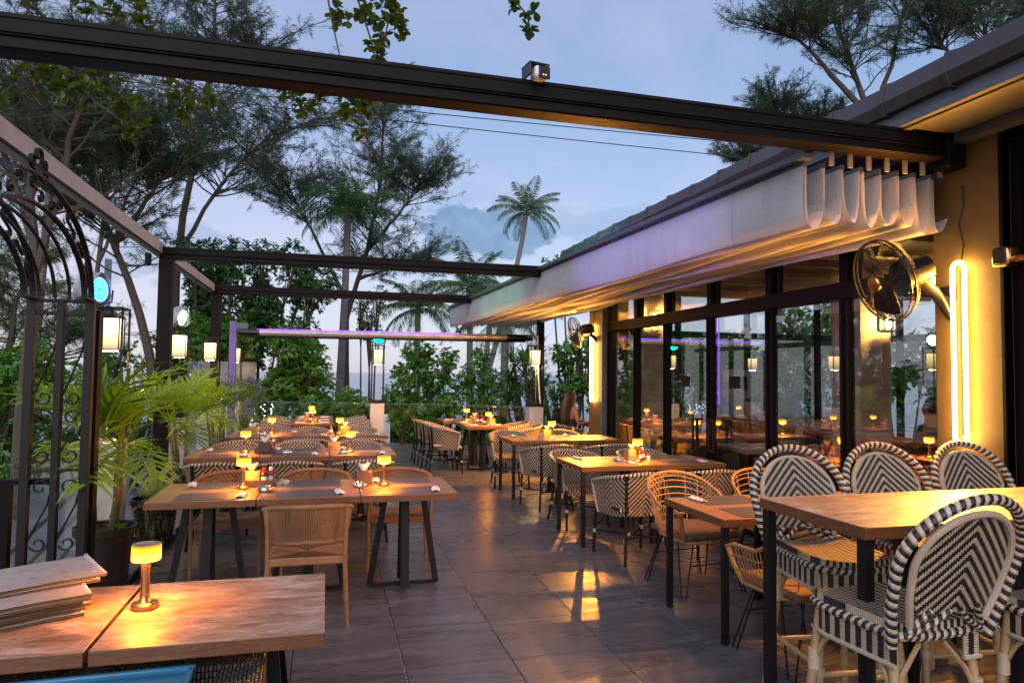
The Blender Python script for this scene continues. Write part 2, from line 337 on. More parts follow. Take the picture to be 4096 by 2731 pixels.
def two_sided_fabric():
    m = mat('white_awning_fabric', rough=.65, colf=fabric_col)
    t = NT(m.node_tree); b = [n for n in m.node_tree.nodes if n.type == 'BSDF_PRINCIPLED'][0]
    out = [n for n in m.node_tree.nodes if n.type == 'OUTPUT_MATERIAL'][0]
    tl = t.new('ShaderNodeBsdfTranslucent', {'Color': (.55, .5, .45, 1)})
    mx = t.new('ShaderNodeMixShader', {0: .15, 1: b.outputs[0], 2: tl.outputs[0]}); t.l.new(mx.outputs[0], out.inputs[0])
    return m
M['awning'] = two_sided_fabric()

def leaf_mat(name, c1, c2, rough=.45, trans=.35, scale=3.0, c3=None):
    m = bpy.data.materials.new(name); m.use_nodes = True; m.node_tree.nodes.clear(); t = NT(m.node_tree)
    tc = t.new('ShaderNodeTexCoord')
    n = t.noise(tc.outputs['Object'], scale, 4, .7)
    n2 = t.noise(tc.outputs['Object'], scale*9, 2, .5)
    c = t.ramp(n, [(.3, c1), (.7, c2)])
    if c3: c = t.mix(t.ramp(n2, [(.58, 0), (.66, .8)]), c, c3)
    b = t.new('ShaderNodeBsdfPrincipled', {'Base Color': c, 'Roughness': rough})
    tl = t.new('ShaderNodeBsdfTranslucent', {'Color': t.mix(1.0, c, (1.7, 1.8, .8), 'MULTIPLY')})
    mx = t.new('ShaderNodeMixShader', {0: trans, 1: b.outputs[0], 2: tl.outputs[0]})
    t.new('ShaderNodeOutputMaterial', {'Surface': mx.outputs[0]})
    return m
M['needle'] = leaf_mat('casuarina_needles', (.022, .055, .024), (.05, .115, .045), .7, .25, 1.2)
M['needle_lit'] = leaf_mat('lit_casuarina_needles', (.06, .12, .03), (.12, .2, .07), .7, .25, 1.2)  # paler copy of the needles, with the light put into the colour
M['broadleaf'] = leaf_mat('glossy_broad_leaf', (.045, .13, .02), (.12, .28, .045), .24, .45, 1.3, (.28, .40, .05))
M['broadleaf_dark'] = leaf_mat('dark_broad_leaf', (.020, .070, .016), (.06, .16, .03), .35, .25, 1.0)
M['branch_leaf'] = leaf_mat('backlit_branch_leaf', (.035, .07, .008), (.09, .13, .014), .35, .4, 4.0)
M['palm_leaf'] = leaf_mat('coconut_leaflet', (.04, .10, .03), (.09, .17, .05), .4, .35, .8)
M['pot_palm'] = leaf_mat('yellow_green_palm_leaflet', (.18, .31, .018), (.40, .48, .03), .32, .42, 2.5)
M['pot_palm_dark'] = leaf_mat('olive_palm_leaflet', (.06, .12, .015), (.16, .22, .03), .35, .35, 2.5)
M['dracaena'] = leaf_mat('striped_leaf', (.12, .24, .07), (.42, .46, .22), .3, .3, 6.0)
M['pandan'] = leaf_mat('pandanus_blade', (.05, .14, .04), (.12, .23, .07), .35, .3, 1.2)

def water_mat():
    m = bpy.data.materials.new('sea_water'); m.use_nodes = True; m.node_tree.nodes.clear(); t = NT(m.node_tree)
    g = t.new('ShaderNodeNewGeometry').outputs['Position']
    n = t.noise(t.mapping(g, scale=(.35, 1.0, 1)), 1.1, 6, .6, .4)
    n2 = t.noise(t.mapping(g, scale=(.05, .18, 1)), 1.0, 5, .6, .4)
    h = t.math('ADD', n, n2)
    bp = t.new('ShaderNodeBump', {'Strength': .45, 'Distance': .35, 'Height': h})
    b = t.new('ShaderNodeBsdfPrincipled', {'Base Color': (.05, .085, .13, 1), 'Roughness': .18, 'Normal': bp.outputs[0]})
    t.new('ShaderNodeOutputMaterial', {'Surface': b.outputs[0]}); return m
M['water'] = water_mat()

# ------------------------------------------------------------------ mesh helpers
class MB:
    def __init__(s): s.v = []; s.f = []; s.m = []; s.uv = []; s.hasuv = False
    def add(s, verts, faces, mi=0, uvs=None):
        k = len(s.v); s.v.extend(tuple(p) for p in verts)
        for i, f in enumerate(faces):
            s.f.append(tuple(k+j for j in f)); s.m.append(mi)
            if uvs: s.uv.extend(uvs[i]); s.hasuv = True
            else: s.uv.extend([(0, 0)]*len(f))
        return s
    def box(s, c, d, mi=0, rz=0.0, M3=None):
        x, y, z = d[0]/2, d[1]/2, d[2]/2
        vs = [Vector((a*x, b*y, e*z)) for a in (-1, 1) for b in (-1, 1) for e in (-1, 1)]
        R = M3 if M3 is not None else Matrix.Rotation(rz, 3, 'Z')
        vs = [R @ p + Vector(c) for p in vs]
        return s.add(vs, [(0, 1, 3, 2), (4, 6, 7, 5), (0, 4, 5, 1), (2, 3, 7, 6), (0, 2, 6, 4), (1, 5, 7, 3)], mi)
    def bar(s, p, q, w, h=None, mi=0, up=(0, 0, 1)):
        h = w if h is None else h
        p, q = Vector(p), Vector(q); d = q-p; L = d.length; d.normalize()
        up = Vector(up)
        if abs(d.dot(up)) > .98: up = Vector((0, 1, 0))
        sx = d.cross(up).normalized(); uz = sx.cross(d)
        R = Matrix((sx, d, uz)).transposed()
        return s.box((p+q)/2, (w, L, h), mi, M3=R)
    def tube(s, pts, r, n=8, mi=0, closed=False, caps=True, uscale=1.0):
        pts = [Vector(p) for p in pts]; N = len(pts)
        rs = r if isinstance(r, (list, tuple)) else [r]*N
        prev = None; rings = []; L = 0.0
        for i in range(N):
            if closed: t = pts[(i+1) % N]-pts[i-1]
            else: t = pts[min(i+1, N-1)]-pts[max(i-1, 0)]
            t.normalize()
            if prev is None:
                a = Vector((0, 0, 1)) if abs(t.z) < .9 else Vector((1, 0, 0))
                nrm = (a - t*a.dot(t)).normalized()
            else: nrm = (prev - t*prev.dot(t)).normalized()
            prev = nrm; bn = t.cross(nrm)
            if i: L += (pts[i]-pts[i-1]).length
            rings.append(([pts[i]+(nrm*cos(2*pi*k/n)+bn*sin(2*pi*k/n))*rs[i] for k in range(n)], L))
        k0 = len(s.v)
        for rg, _ in rings: s.v.extend(tuple(p) for p in rg)
        cnt = N if closed else N-1
        Lend = L + ((pts[0]-pts[-1]).length if closed else 0)
        for i in range(cnt):
            j = (i+1) % N; l0 = rings[i][1]; l1 = rings[j][1] if j else Lend
            for k in range(n):
                k2 = (k+1) % n
                s.f.append((k0+i*n+k, k0+i*n+k2, k0+j*n+k2, k0+j*n+k)); s.m.append(mi)
                s.uv.extend([(k/n*uscale, l0), ((k+1)/n*uscale, l0), ((k+1)/n*uscale, l1), (k/n*uscale, l1)])
        s.hasuv = True
        if caps and not closed:
            s.f.append(tuple(k0+k for k in range(n))[::-1]); s.m.append(mi); s.uv.extend([(0, 0)]*n)
            s.f.append(tuple(k0+(N-1)*n+k for k in range(n))); s.m.append(mi); s.uv.extend([(0, 0)]*n)
        return s
    def lathe(s, prof, n=20, c=(0, 0, 0), mi=0, M3=None):
        k0 = len(s.v); c = Vector(c)
        for (r, z) in prof:
            for k in range(n):
                p = Vector((r*cos(2*pi*k/n), r*sin(2*pi*k/n), z))
                if M3 is not None: p = M3 @ p
                s.v.append(tuple(p+c))
        for i in range(len(prof)-1):
            for k in range(n):
                k2 = (k+1) % n
                s.f.append((k0+i*n+k, k0+i*n+k2, k0+(i+1)*n+k2, k0+(i+1)*n+k)); s.m.append(mi)
                s.uv.extend([(k/n, i), ((k+1)/n, i), ((k+1)/n, i+1), (k/n, i+1)])
        if prof[0][0] > 1e-4: s.f.append(tuple(k0+k for k in range(n))[::-1]); s.m.append(mi); s.uv.extend([(0, 0)]*n)
        if prof[-1][0] > 1e-4: s.f.append(tuple(k0+(len(prof)-1)*n+k for k in range(n))); s.m.append(mi); s.uv.extend([(0, 0)]*n)
        s.hasuv = True
        return s
    def grid(s, P, mi=0, UV=None, thick=0.0):
        """P: rows x cols of points"""
        R, Cn = len(P), len(P[0])
        def one(P, flip):
            k0 = len(s.v)
            for row in P: s.v.extend(tuple(p) for p in row)
            for i in range(R-1):
                for j in range(Cn-1):
                    f = [k0+i*Cn+j, k0+i*Cn+j+1, k0+(i+1)*Cn+j+1, k0+(i+1)*Cn+j]
                    u = [UV[i][j], UV[i][j+1], UV[i+1][j+1], UV[i+1][j]] if UV else [(0, 0)]*4
                    if flip: f.reverse(); u.reverse()
                    s.f.append(tuple(f)); s.m.append(mi); s.uv.extend(u)
            return k0
        if UV: s.hasuv = True
        a = one(P, False)
        if thick:
            Q = [[None]*Cn for _ in range(R)]
            for i in range(R):
                for j in range(Cn):
                    du = Vector(P[i][min(j+1, Cn-1)])-Vector(P[i][max(j-1, 0)]); dv = Vector(P[min(i+1, R-1)][j])-Vector(P[max(i-1, 0)][j])
                    nn = du.cross(dv)
                    if nn.length > 1e-9: nn.normalize()
                    Q[i][j] = Vector(P[i][j])-nn*thick
            b = one(Q, True)
            rim = [(0, j) for j in range(Cn)]+[(i, Cn-1) for i in range(1, R)]+[(R-1, j) for j in range(Cn-2, -1, -1)]+[(i, 0) for i in range(R-2, 0, -1)]
            for k in range(len(rim)):
                (i, j), (i2, j2) = rim[k], rim[(k+1) % len(rim)]
                s.f.append((a+i2*Cn+j2, a+i*Cn+j, b+i*Cn+j, b+i2*Cn+j2)); s.m.append(mi)
                u0 = UV[i][j] if UV else (0, 0); u1 = UV[i2][j2] if UV else (0, 0); s.uv.extend([u1, u0, u0, u1])
        return s
    def mesh(s, name, mats, smooth=True):
        me = bpy.data.meshes.new(name); me.from_pydata([tuple(p) for p in s.v], [], s.f)
        for m in mats: me.materials.append(m)
        if len(mats) > 1: me.polygons.foreach_set('material_index', s.m)
        if s.hasuv:
            ul = me.uv_layers.new(name='UVMap'); ul.data.foreach_set('uv', np.array(s.uv, dtype=np.float32).ravel())
        if smooth: 
            me.polygons.foreach_set('use_smooth', [True]*len(s.f)); me.update()
            me.set_sharp_from_angle(angle=radians(38))
        return me
    def build(s, name, mats, parent=None, loc=None, rz=0.0, smooth=True, bevel=0.0):
        if not isinstance(mats, (list, tuple)): mats = [mats]
        o = bpy.data.objects.new(name, s.mesh(name, mats, smooth)); COL.objects.link(o)
        if parent is not None: o.parent = parent
        if loc is not None: o.location = loc
        o.rotation_euler[2] = rz
        if bevel:
            b = o.modifiers.new('bevel', 'BEVEL'); b.width = bevel; b.segments = 2; b.limit_method = 'ANGLE'
        return o

def np_mesh(name, V, F, mats, mi=None, smooth=False):
    """V (n,3), F (m,k) equal-size faces"""
    me = bpy.data.meshes.new(name); n, (m, k) = len(V), F.shape
    me.vertices.add(n); me.vertices.foreach_set('co', np.ascontiguousarray(V, dtype=np.float32).ravel())
    me.loops.add(m*k); me.loops.foreach_set('vertex_index', np.ascontiguousarray(F, dtype=np.int32).ravel())
    me.polygons.add(m); me.polygons.foreach_set('loop_start', np.arange(0, m*k, k, dtype=np.int32))
    for x in mats: me.materials.append(x)
    if mi is not None: me.polygons.foreach_set('material_index', np.ascontiguousarray(mi, dtype=np.int32))
    if smooth: me.polygons.foreach_set('use_smooth', np.ones(m, dtype=bool))
    me.update(calc_edges=True); return me

def obj(name, me, parent=None, loc=None, rot=None, scale=None):
    o = bpy.data.objects.new(name, me); COL.objects.link(o)
    if parent is not None: o.parent = parent
    if loc is not None: o.location = loc
    if rot is not None: o.rotation_euler = rot
    if scale is not None: o.scale = scale
    return o
def tag(o, label=None, cat=None, group=None, kind=None):
    if label: o['label'] = label
    if cat: o['category'] = cat
    if group: o['group'] = group
    if kind: o['kind'] = kind
    return o
def thing(name, label, cat, loc=(0, 0, 0), rz=0.0, group=None):
    o = obj(name, None, None, loc, (0, 0, rz)); o.empty_display_size = .1
    return tag(o, label, cat, group)
KIDS = {}
def dup(root, loc, rz=0.0, label=None, group=None, swap=None):
    r = root.copy(); COL.objects.link(r); r.location = loc; r.rotation_euler = (0, 0, rz)
    if label: r['label'] = label
    if group: r['group'] = group
    for ch in KIDS_of(root):
        c = ch.copy(); COL.objects.link(c); c.parent = r
        if swap and c.name.split('.')[0] in swap: c.data = swap[c.name.split('.')[0]]
        for g in KIDS_of(ch):
            d = g.copy(); COL.objects.link(d); d.parent = c
    return r
def KIDS_of(o): return list(o.children)
def arc(c, r, a0, a1, n, plane='xy'):
    out = []
    for i in range(n+1):
        a = a0+(a1-a0)*i/n; x, y = r*cos(a), r*sin(a)
        out.append(Vector(c)+(Vector((x, y, 0)) if plane == 'xy' else Vector((x, 0, y)) if plane == 'xz' else Vector((0, x, y))))
    return out
def text_mesh(s, size, ext=.0015):
    cu = bpy.data.curves.new('letters', 'FONT'); cu.body = s; cu.size = size; cu.extrude = ext; cu.align_x = 'CENTER'; cu.align_y = 'CENTER'
    cu.resolution_u = 3
    o = bpy.data.objects.new('tmp', cu); COL.objects.link(o); bpy.context.view_layer.update()
    me = bpy.data.meshes.new_from_object(o.evaluated_get(bpy.context.evaluated_depsgraph_get())); bpy.data.objects.remove(o, do_unlink=True); me.name = 'letters'; me.materials.clear()
    return me
def once(fn):
    """a maker whose first call builds and later calls copy"""
    store = {}
    def g(loc, rz=0.0, label=None, group=None, swap=None):
        if 'o' not in store:
            o = fn(); store['o'] = o; o.location = loc; o.rotation_euler = (0, 0, rz)
            if label: o['label'] = label
            if group: o['group'] = group
            bpy.context.view_layer.update()
            return o
        return dup(store['o'], loc, rz, label, group, swap)
    return g

# ------------------------------------------------------------------ ground, sea, terrace floor
ground = np_mesh('ground', np.array([(-400, -60, -3.6), (400, -60, -3.6), (400, 46, -3.7), (-400, 46, -3.7), (400, 60, -5.4), (-400, 60, -5.4)], dtype=float), np.array([(0, 1, 2, 3), (3, 2, 4, 5)]), [M['sand']])
tag(obj('ground', ground), kind='structure')
tag(obj('sea', np_mesh('sea', np.array([(-4000, 50, -5.0), (4000, 50, -5.0), (4000, 8000, -5.0), (-4000, 8000, -5.0)], dtype=float), np.array([(0, 1, 2, 3)]), [M['water']])), kind='structure')
RAIL = [Vector((-1.85, 15.35, 0)), Vector((1.05, 14.25, 0)), Vector((3.84, 12.80, 0)), Vector((6.6, 12.45, 0))]
def rail_y(x):
    for a, b in zip(RAIL[:-1], RAIL[1:]):
        if x <= b.x: return a.y+(b.y-a.y)*(x-a.x)/(b.x-a.x)
    return RAIL[-1].y
# slab under the tiles (follows the slanting sea edge)
fl = MB()
outl = [(-1.98, -1.5), (9.6, -1.5), (9.6, 12.3)]+[(p.x+.02, p.y+.06) for p in reversed(RAIL)]+[(-1.98, 15.4)]
n = len(outl)
fl.add([(x, y, -.014) for x, y in outl]+[(x, y, -.5) for x, y in outl], [tuple(range(n)), tuple(range(2*n-1, n-1, -1))]+[(i+n, (i+1) % n+n, (i+1) % n, i) for i in range(n)])
floor = tag(fl.build('floor', M['grout'], smooth=False), kind='structure')
def tile_mesh(w, d):
    b = MB(); e = .003; g = .0018
    g = .0026; x, y = w/2-g, d/2-g
    b.add([(-x, -y, -.012), (x, -y, -.012), (x, y, -.012), (-x, y, -.012), (-x, -y, -e/2), (x, -y, -e/2), (x, y, -e/2), (-x, y, -e/2), (-x+e, -y+e, 0), (x-e, -y+e, 0), (x-e, y-e, 0), (-x+e, y-e, 0)],
          [(0, 1, 5, 4), (1, 2, 6, 5), (2, 3, 7, 6), (3, 0, 4, 7), (4, 5, 9, 8), (5, 6, 10, 9), (6, 7, 11, 10), (7, 4, 8, 11), (8, 9, 10, 11)])
    return b.mesh('tile', [M['tile']], smooth=False)
tile_me = tile_mesh(.6, .6)
far_tiles = MB()
for ix in range(-5, 14):
    for iy in range(-4, 25):
        x = 1.055+(ix+.5)*.6; y = 5.68+(iy-5.5)*.6
        if x-.3 < -1.95 or y+.3 > rail_y(x-.3)-.0 or y+.3 > rail_y(x+.3)+.05: continue
        vis = -1.4 < x < 4.2 and 2.9 < y < 14.6
        if vis: obj('tile', tile_me, floor, (x, y, 0), (0, 0, 0))
        else: far_tiles.box((x, y, -.006), (.594, .594, .012))
# cut tiles along the slanting edge
far_tiles.add([(-1.95, 13.2, -.001), (-.4, 13.2, -.001), (-.4, rail_y(-.4), -.001), (-1.95, rail_y(-1.95), -.001)], [(0, 1, 2, 3)])
ft = far_tiles.build('floor_tiles', M['tile'], floor, smooth=False); ft['kind'] = 'stuff'
edge = MB()
for x0, x1, y0 in [(-.75, 1.055, 13.6), (1.055, 2.255, 13.0), (2.255, 3.455, 12.4), (3.455, 4.2, 12.4)]:
    edge.add([(x0, y0-.8, -.0045), (x1, y0-.8, -.0045), (x1, rail_y(x1), -.0045), (x0, rail_y(x0), -.0045)], [(0, 1, 2, 3)])
e_ = edge.build('cut_edge_tile', M['tile'], floor, smooth=False)
# raised ledge along the parapet where the plant pots stand
lg = MB().box((-1.66, 10.15, .03), (.56, 10.2, .06)); lo = lg.build('ledge', M['stone_ledge'], smooth=False, bevel=.008); tag(lo, kind='structure')
MB().box((-1.375, 10.15, .031), (.012, 10.2, .064)).build('edge_strip', M['brown_metal'], lo, smooth=False)
# weathered deck strip beyond the rail
deck = MB().box((2.6, 14.5, -.12), (4.6, 3.4, .1), rz=-.45).build('deck', M['concrete'], smooth=False); tag(deck, kind='structure')
bd = MB().box((0, 0, 0), (.125, 2.15, .03)).mesh('deck_board', [M['deck']], smooth=False)
bdir = (RAIL[2]-RAIL[1]).normalized(); bnor = Vector((-bdir.y, bdir.x, 0))
for i in range(-2, 27):
    p = RAIL[1]+bdir*(i*.132+.05)+bnor*1.12
    o = obj('deck_board', bd, deck, None); 
    o.parent = deck; o.location = (p.x, p.y, -.022); o.rotation_euler = (0, 0, math.atan2(bdir.y, bdir.x)-.28)

# ------------------------------------------------------------------ the restaurant building
XF = 4.2
bld = thing('restaurant_building', 'dark framed glass restaurant front with neon lit pilasters and tiled eave', 'building', (XF, 0, 0))
def bpart(name, mb, m, **k):
    for i, p in enumerate(mb.v): mb.v[i] = (p[0]-XF, p[1], p[2])
    return mb.build(name, m, bld, smooth=k.get('smooth', False), bevel=k.get('bevel', 0))
ys = [9.91, 9.0, 8.10, 7.05, 5.95, 4.92, 3.95]
ZT0, ZT1, ZTOP = 2.28, 2.42, 3.12
bpart('transom_beam', MB().box((XF+.06, 6.95, (ZT0+ZT1)/2), (.14, 6.05, ZT1-ZT0)), M['brown_metal'], bevel=.006)
bpart('head_beam', MB().box((XF+.08, 4.0, ZTOP+.14), (.26, 13.2, .28)), M['brown_metal'])
bpart('floor_channel', MB().box((XF+.05, 6.95, .012), (.1, 6.05, .024)), M['brown_metal'])
for i, y in enumerate(ys[:-1]):
    w = .07 if i else .16
    m_ = bpart('mullion', MB().box((XF+.05, y, ZT0/2), (.08, w, ZT0)).box((XF+.0, y+w*.30, ZT0/2), (.03, .018, ZT0-.02)), M['brown_metal'], bevel=.004)
    bpart('upper_mullion', MB().box((XF+.055, y, (ZT1+ZTOP)/2), (.10, .09, ZTOP-ZT1)).box((XF+.05, y-.14, (ZT1+ZTOP)/2), (.04, .03, ZTOP-ZT1)), M['brown_metal'], bevel=.004)
for a, b in zip(ys[:-1], ys[1:]):
    yc, w = (a+b)/2, a-b
    bpart('window_pane', MB().box((XF+.045, yc, ZT0/2), (.008, w-.06, ZT0-.03)), M['glass'])
    bpart('upper_pane', MB().box((XF+.05, yc, (ZT1+ZTOP)/2), (.008, w-.085, ZTOP-ZT1)), M['glass'])
# double door leaves: stiles and square pull handles either side of the meeting post
for s_ in (-1, 1):
    h = MB(); yc = 7.05+s_*.13
    for z in (.78, 1.12): h.bar((XF, yc-.055*0, z), (XF-.07, yc, z), .022)
    h.bar((XF-.07, yc, .77), (XF-.07, yc, 1.13), .026); h.bar((XF-.07, yc+s_*.09, .77), (XF-.07, yc+s_*.09, 1.13), .020)
    h.bar((XF-.07, yc, .78), (XF-.07, yc+s_*.09, .78), .02); h.bar((XF-.07, yc, 1.12), (XF-.07, yc+s_*.09, 1.12), .02)
    bpart('door_handle', h, M['black_metal'])
    bpart('door_sign', MB().box((XF-.0, 7.05+s_*.52, 1.55), (.006, .20, .13)), M['brown_metal'])
# pilasters with the neon loops
bpart('pilaster', MB().box((XF+.08, 3.66, 1.70), (.34, .52, 3.40)), M['pilaster'], bevel=.01)
bpart('pilaster_edge', MB().box((XF-.06, 3.41, 1.7), (.07, .02, 3.38)).box((XF+.0, 3.36, 1.7), (.05, .07, 3.38)), M['brown_metal'])
bpart('corner_pilaster', MB().box((XF+.14, 10.28, 1.6), (.44, .56, 3.2)), M['pilaster'], bevel=.01)
bpart('corner_post', MB().box((XF-.04, 10.02, 1.6), (.10, .07, 3.18)), M['grey_metal'], bevel=.006)
# wall nearer than the pilaster, with the amber window high up
bpart('side_wall', MB().box((XF+.12, 1.0, 1.15), (.1, 4.6, 2.3)), M['brown_metal'])
bpart('side_wall_frame', MB().box((XF+.02, 3.24, 2.85), (.08, .09, 1.05)).box((XF+.02, 3.37, 2.85), (.05, .04, 1.05)).box((XF+.02, 2.1, 2.35), (.08, 2.5, .10)).box((XF+.02, 2.1, 3.32), (.08, 2.5, .12)), M['brown_metal'], bevel=.004)
bpart('amber_window_pane', MB().box((XF+.05, 2.1, 2.84), (.008, 2.2, .88)), M['glass'])
bpart('amber_glow_panel', MB().box((XF+.22, 2.1, 2.84), (.02, 2.2, .86)), M['amber_glow_panel'])  # glowing panel added behind the pane to stand for the lit room
bpart('door_frame', MB().box((XF+.03, 3.05, 1.15), (.08, .08, 2.3)).box((XF+.03, 3.22, 1.15), (.05, .05, 2.3)), M['brown_metal'], bevel=.004)
bpart('gutter_rail', MB().tube([(XF-.08, 3.42, 2.36), (XF-.1, 3.3, 2.36), (XF-.1, 1.2, 2.34)], .022, 8), M['brass'], smooth=True)
# roof: slope, soffit, fascia and glazed edge tiles
rf = MB(); rf.add([(3.62, -1.5, 3.36), (3.62, 10.2, 3.36), (9.6, 10.2, 5.6), (9.6, -1.5, 5.6), (3.62, -1.5, 3.28), (3.62, 10.2, 3.28), (9.6, 10.2, 3.28), (9.6, -1.5, 3.28)],
    [(0, 3, 2, 1), (4, 5, 6, 7), (1, 2, 6, 5), (0, 1, 5, 4), (2, 3, 7, 6), (3, 0, 4, 7)])
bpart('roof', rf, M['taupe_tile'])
bpart('soffit', MB().box((3.86, 4.35, 3.255), (.66, 11.7, .045)).box((4.02, 4.35, 3.20), (.10, 11.7, .06)), M['grey_metal'])
bpart('fascia', MB().box((3.60, 4.35, 3.30), (.05, 11.7, .16)), M['grey_metal'])
tp = [(3.50, 3.42), (3.53, 3.54), (3.62, 3.57), (3.72, 3.56), (3.72, 3.43), (3.60, 3.34), (3.53, 3.35)]
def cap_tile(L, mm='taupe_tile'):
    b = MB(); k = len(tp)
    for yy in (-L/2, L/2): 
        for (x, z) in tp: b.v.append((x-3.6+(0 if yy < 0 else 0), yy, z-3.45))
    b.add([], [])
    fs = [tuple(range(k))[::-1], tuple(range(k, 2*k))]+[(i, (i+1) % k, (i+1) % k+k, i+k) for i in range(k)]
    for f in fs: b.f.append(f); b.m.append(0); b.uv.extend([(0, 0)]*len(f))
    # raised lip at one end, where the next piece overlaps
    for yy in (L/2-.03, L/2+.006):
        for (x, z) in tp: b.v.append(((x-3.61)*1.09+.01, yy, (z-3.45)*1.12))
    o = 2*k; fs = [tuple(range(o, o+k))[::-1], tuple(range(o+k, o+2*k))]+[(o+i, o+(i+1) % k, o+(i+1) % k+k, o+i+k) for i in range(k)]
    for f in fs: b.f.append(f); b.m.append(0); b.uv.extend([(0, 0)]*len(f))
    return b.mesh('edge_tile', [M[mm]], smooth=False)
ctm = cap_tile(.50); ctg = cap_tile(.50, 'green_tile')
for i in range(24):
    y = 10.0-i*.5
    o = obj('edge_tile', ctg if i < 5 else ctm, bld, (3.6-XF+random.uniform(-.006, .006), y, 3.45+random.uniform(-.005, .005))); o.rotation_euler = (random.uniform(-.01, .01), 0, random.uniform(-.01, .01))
# the room inside
ins = MB().box((6.95, 6.9, 3.02), (5.4, 7.2, .06)); bpart('ceiling', ins, M['ceiling'])
jo = MB().box((6.95, 0, 2.95), (5.4, .09, .10)).mesh('ceiling_joist', [M['ceiling']], smooth=False)
for i in range(9): obj('ceiling_joist', jo, bld, (-XF, 3.7+i*.8, 0))
bpart('end_wall', MB().box((6.95, 3.3, 1.5), (5.3, .1, 3.0)), M['white'])
fw = MB()
for y in (4.2, 5.6, 7.0, 8.4, 9.9): fw.box((9.62, y, 1.5), (.08, .10, 3.0))
fw.box((9.62, 7.0, 2.3), (.08, 6.2, .1)); fw.box((9.62, 7.0, .06), (.08, 6.2, .12))
bpart('far_window_frame', fw, M['brown_metal'])
ew = MB()
for x in (5.6, 6.9, 8.3, 9.6): ew.box((x, 10.35, 1.5), (.08, .08, 3.0))
ew.box((6.95, 10.35, 2.3), (5.3, .08, .10)); ew.box((6.95, 10.35, .05), (5.3, .08, .1))
bpart('sea_window_frame', ew, M['brown_metal'])
for x0, x1 in ((4.65, 5.56), (5.64, 6.86), (6.94, 8.26), (8.34, 9.56)):
    bpart('sea_window_pane', MB().box(((x0+x1)/2, 10.35, 1.18), (x1-x0, .008, 2.16)), M['glass'])
bpart('indoor_column', MB().box((6.54, 7.35, 1.5), (.46, .5, 3.0)), M['white'], bevel=.01)
bpart('indoor_corner_column', MB().box((4.86, 9.86, 1.5), (.42, .36, 3.0)), M['white'], bevel=.01)

NEON_W = 74.0
# neon loops (a long U of tube), one on each pilaster
def neon_mb(w, L):
    r = w/2; pts = [Vector((0, -r, -L/2+r)), Vector((0, -r, L/2-r))]+[Vector((0, -r*cos(a), L/2-r+r*sin(a))) for a in np.linspace(.3, pi-.3, 7)]+[Vector((0, r, L/2-r)), Vector((0, r, -L/2+r))]+[Vector((0, r*cos(a), -L/2+r-r*sin(a))) for a in np.linspace(.3, pi-.3, 7)]
    return pts
for (loc, lab) in [((XF-.145, 3.675, 1.79), 'tall white hot neon loop on the nearest pilaster at right'), ((XF-.12, 10.34, 1.80), 'slim glowing neon loop on the far corner pilaster behind the seated woman')]:
    t_ = thing('neon_light', lab, 'light', loc, group='neon loops on the pilasters')
    MB().tube(neon_mb(.088, 1.2), .0135, 10, closed=True).build('neon_tube', M['neon'], t_)
    for zz in (-.45, -.15, .15, .45):                     # the light the tube throws into the terrace
        l = bpy.data.lights.new('neon_throw', 'SPOT'); l.energy = NEON_W*(.62 if loc[1] < 5 else 1.05); l.color = (1.0, .36, .035); l.spot_size = radians(172); l.spot_blend = .5; l.shadow_soft_size = .012
        lo = bpy.data.objects.new('neon_throw', l); COL.objects.link(lo); lo.parent = t_; lo.location = (-.02, 0, zz); lo.rotation_euler = (0, radians(90), 0)
    bk = MB().box((.028, 0, 0), (.012, .03, 1.10)); bk.build('back_plate', M['black_metal'], t_, smooth=False)
    MB().tube([(.02, 0, .58), (.03, -.02, .72), (.035, .02, .86), (.04, -.01, .98), (.045, 0, 1.12)], .005, 6).build('power_cable', M['black_gloss'], t_)

# box and camera beside the amber window
t_ = thing('wall_speaker', 'small rounded dark box fixed beside the amber window', 'speaker', (XF-.09, 3.38, 2.38))
MB().box((0, 0, 0), (.13, .12, .13)).build('housing', M['brass'], t_, bevel=.025); MB().box((-.068, -.01, 0), (.01, .09, .09)).build('front_cover', M['black_gloss'], t_, bevel=.01)

# wall lanterns inside
def wall_lantern():
    t_ = thing('wall_lantern', '', 'lamp')
    MB().box((0, -.02, 0), (.10, .02, .20)).build('wall_plate', M['black_metal'], t_, smooth=False)
    cg = MB()
    for a in (-.05, .05):
        for b in (-.06, -.16): cg.bar((a, b, -.11), (a, b, .08), .008)
    cg.box((0, -.11, .09), (.13, .13, .015)).box((0, -.11, -.115), (.13, .13, .012)).tube([(0, -.02, .12), (0, -.06, .17), (0, -.11, .15), (0, -.11, .10)], .006, 6)
    cg.build('cage', M['black_metal'], t_)
    MB().lathe([(.004, -.08), (.028, -.06), (.034, -.02), (.022, .03), (.01, .05)], 12, (0, -.11, 0)).build('light_bulb', M['sconce_bulb'], t_)
    return t_
wl = once(wall_lantern)
wl((6.62, 7.09, 2.30), 0, 'glowing wall lantern on the cream indoor column')
wl((4.78, 9.67, 2.50), 0, 'bright wall lantern behind the far top window, above the second fan')
# wall light box behind the near fan
t_ = thing('wall_lamp', 'square amber wall lamp between the near fan and the neon loop', 'lamp', (XF-.06, 3.99, 2.32))
MB().box((0, 0, .09), (.11, .15, .02)).box((.05, 0, .0), (.02, .13, .20)).build('housing', M['black_metal'], t_, smooth=False)
for a in (-.055, .055): MB().box((-.005, a*.7, .01), (.04, .045, .13)).build('lamp_glass', M['lantern_bulb'] if a < 0 else M['lamp_glow'], t_, bevel=.006)

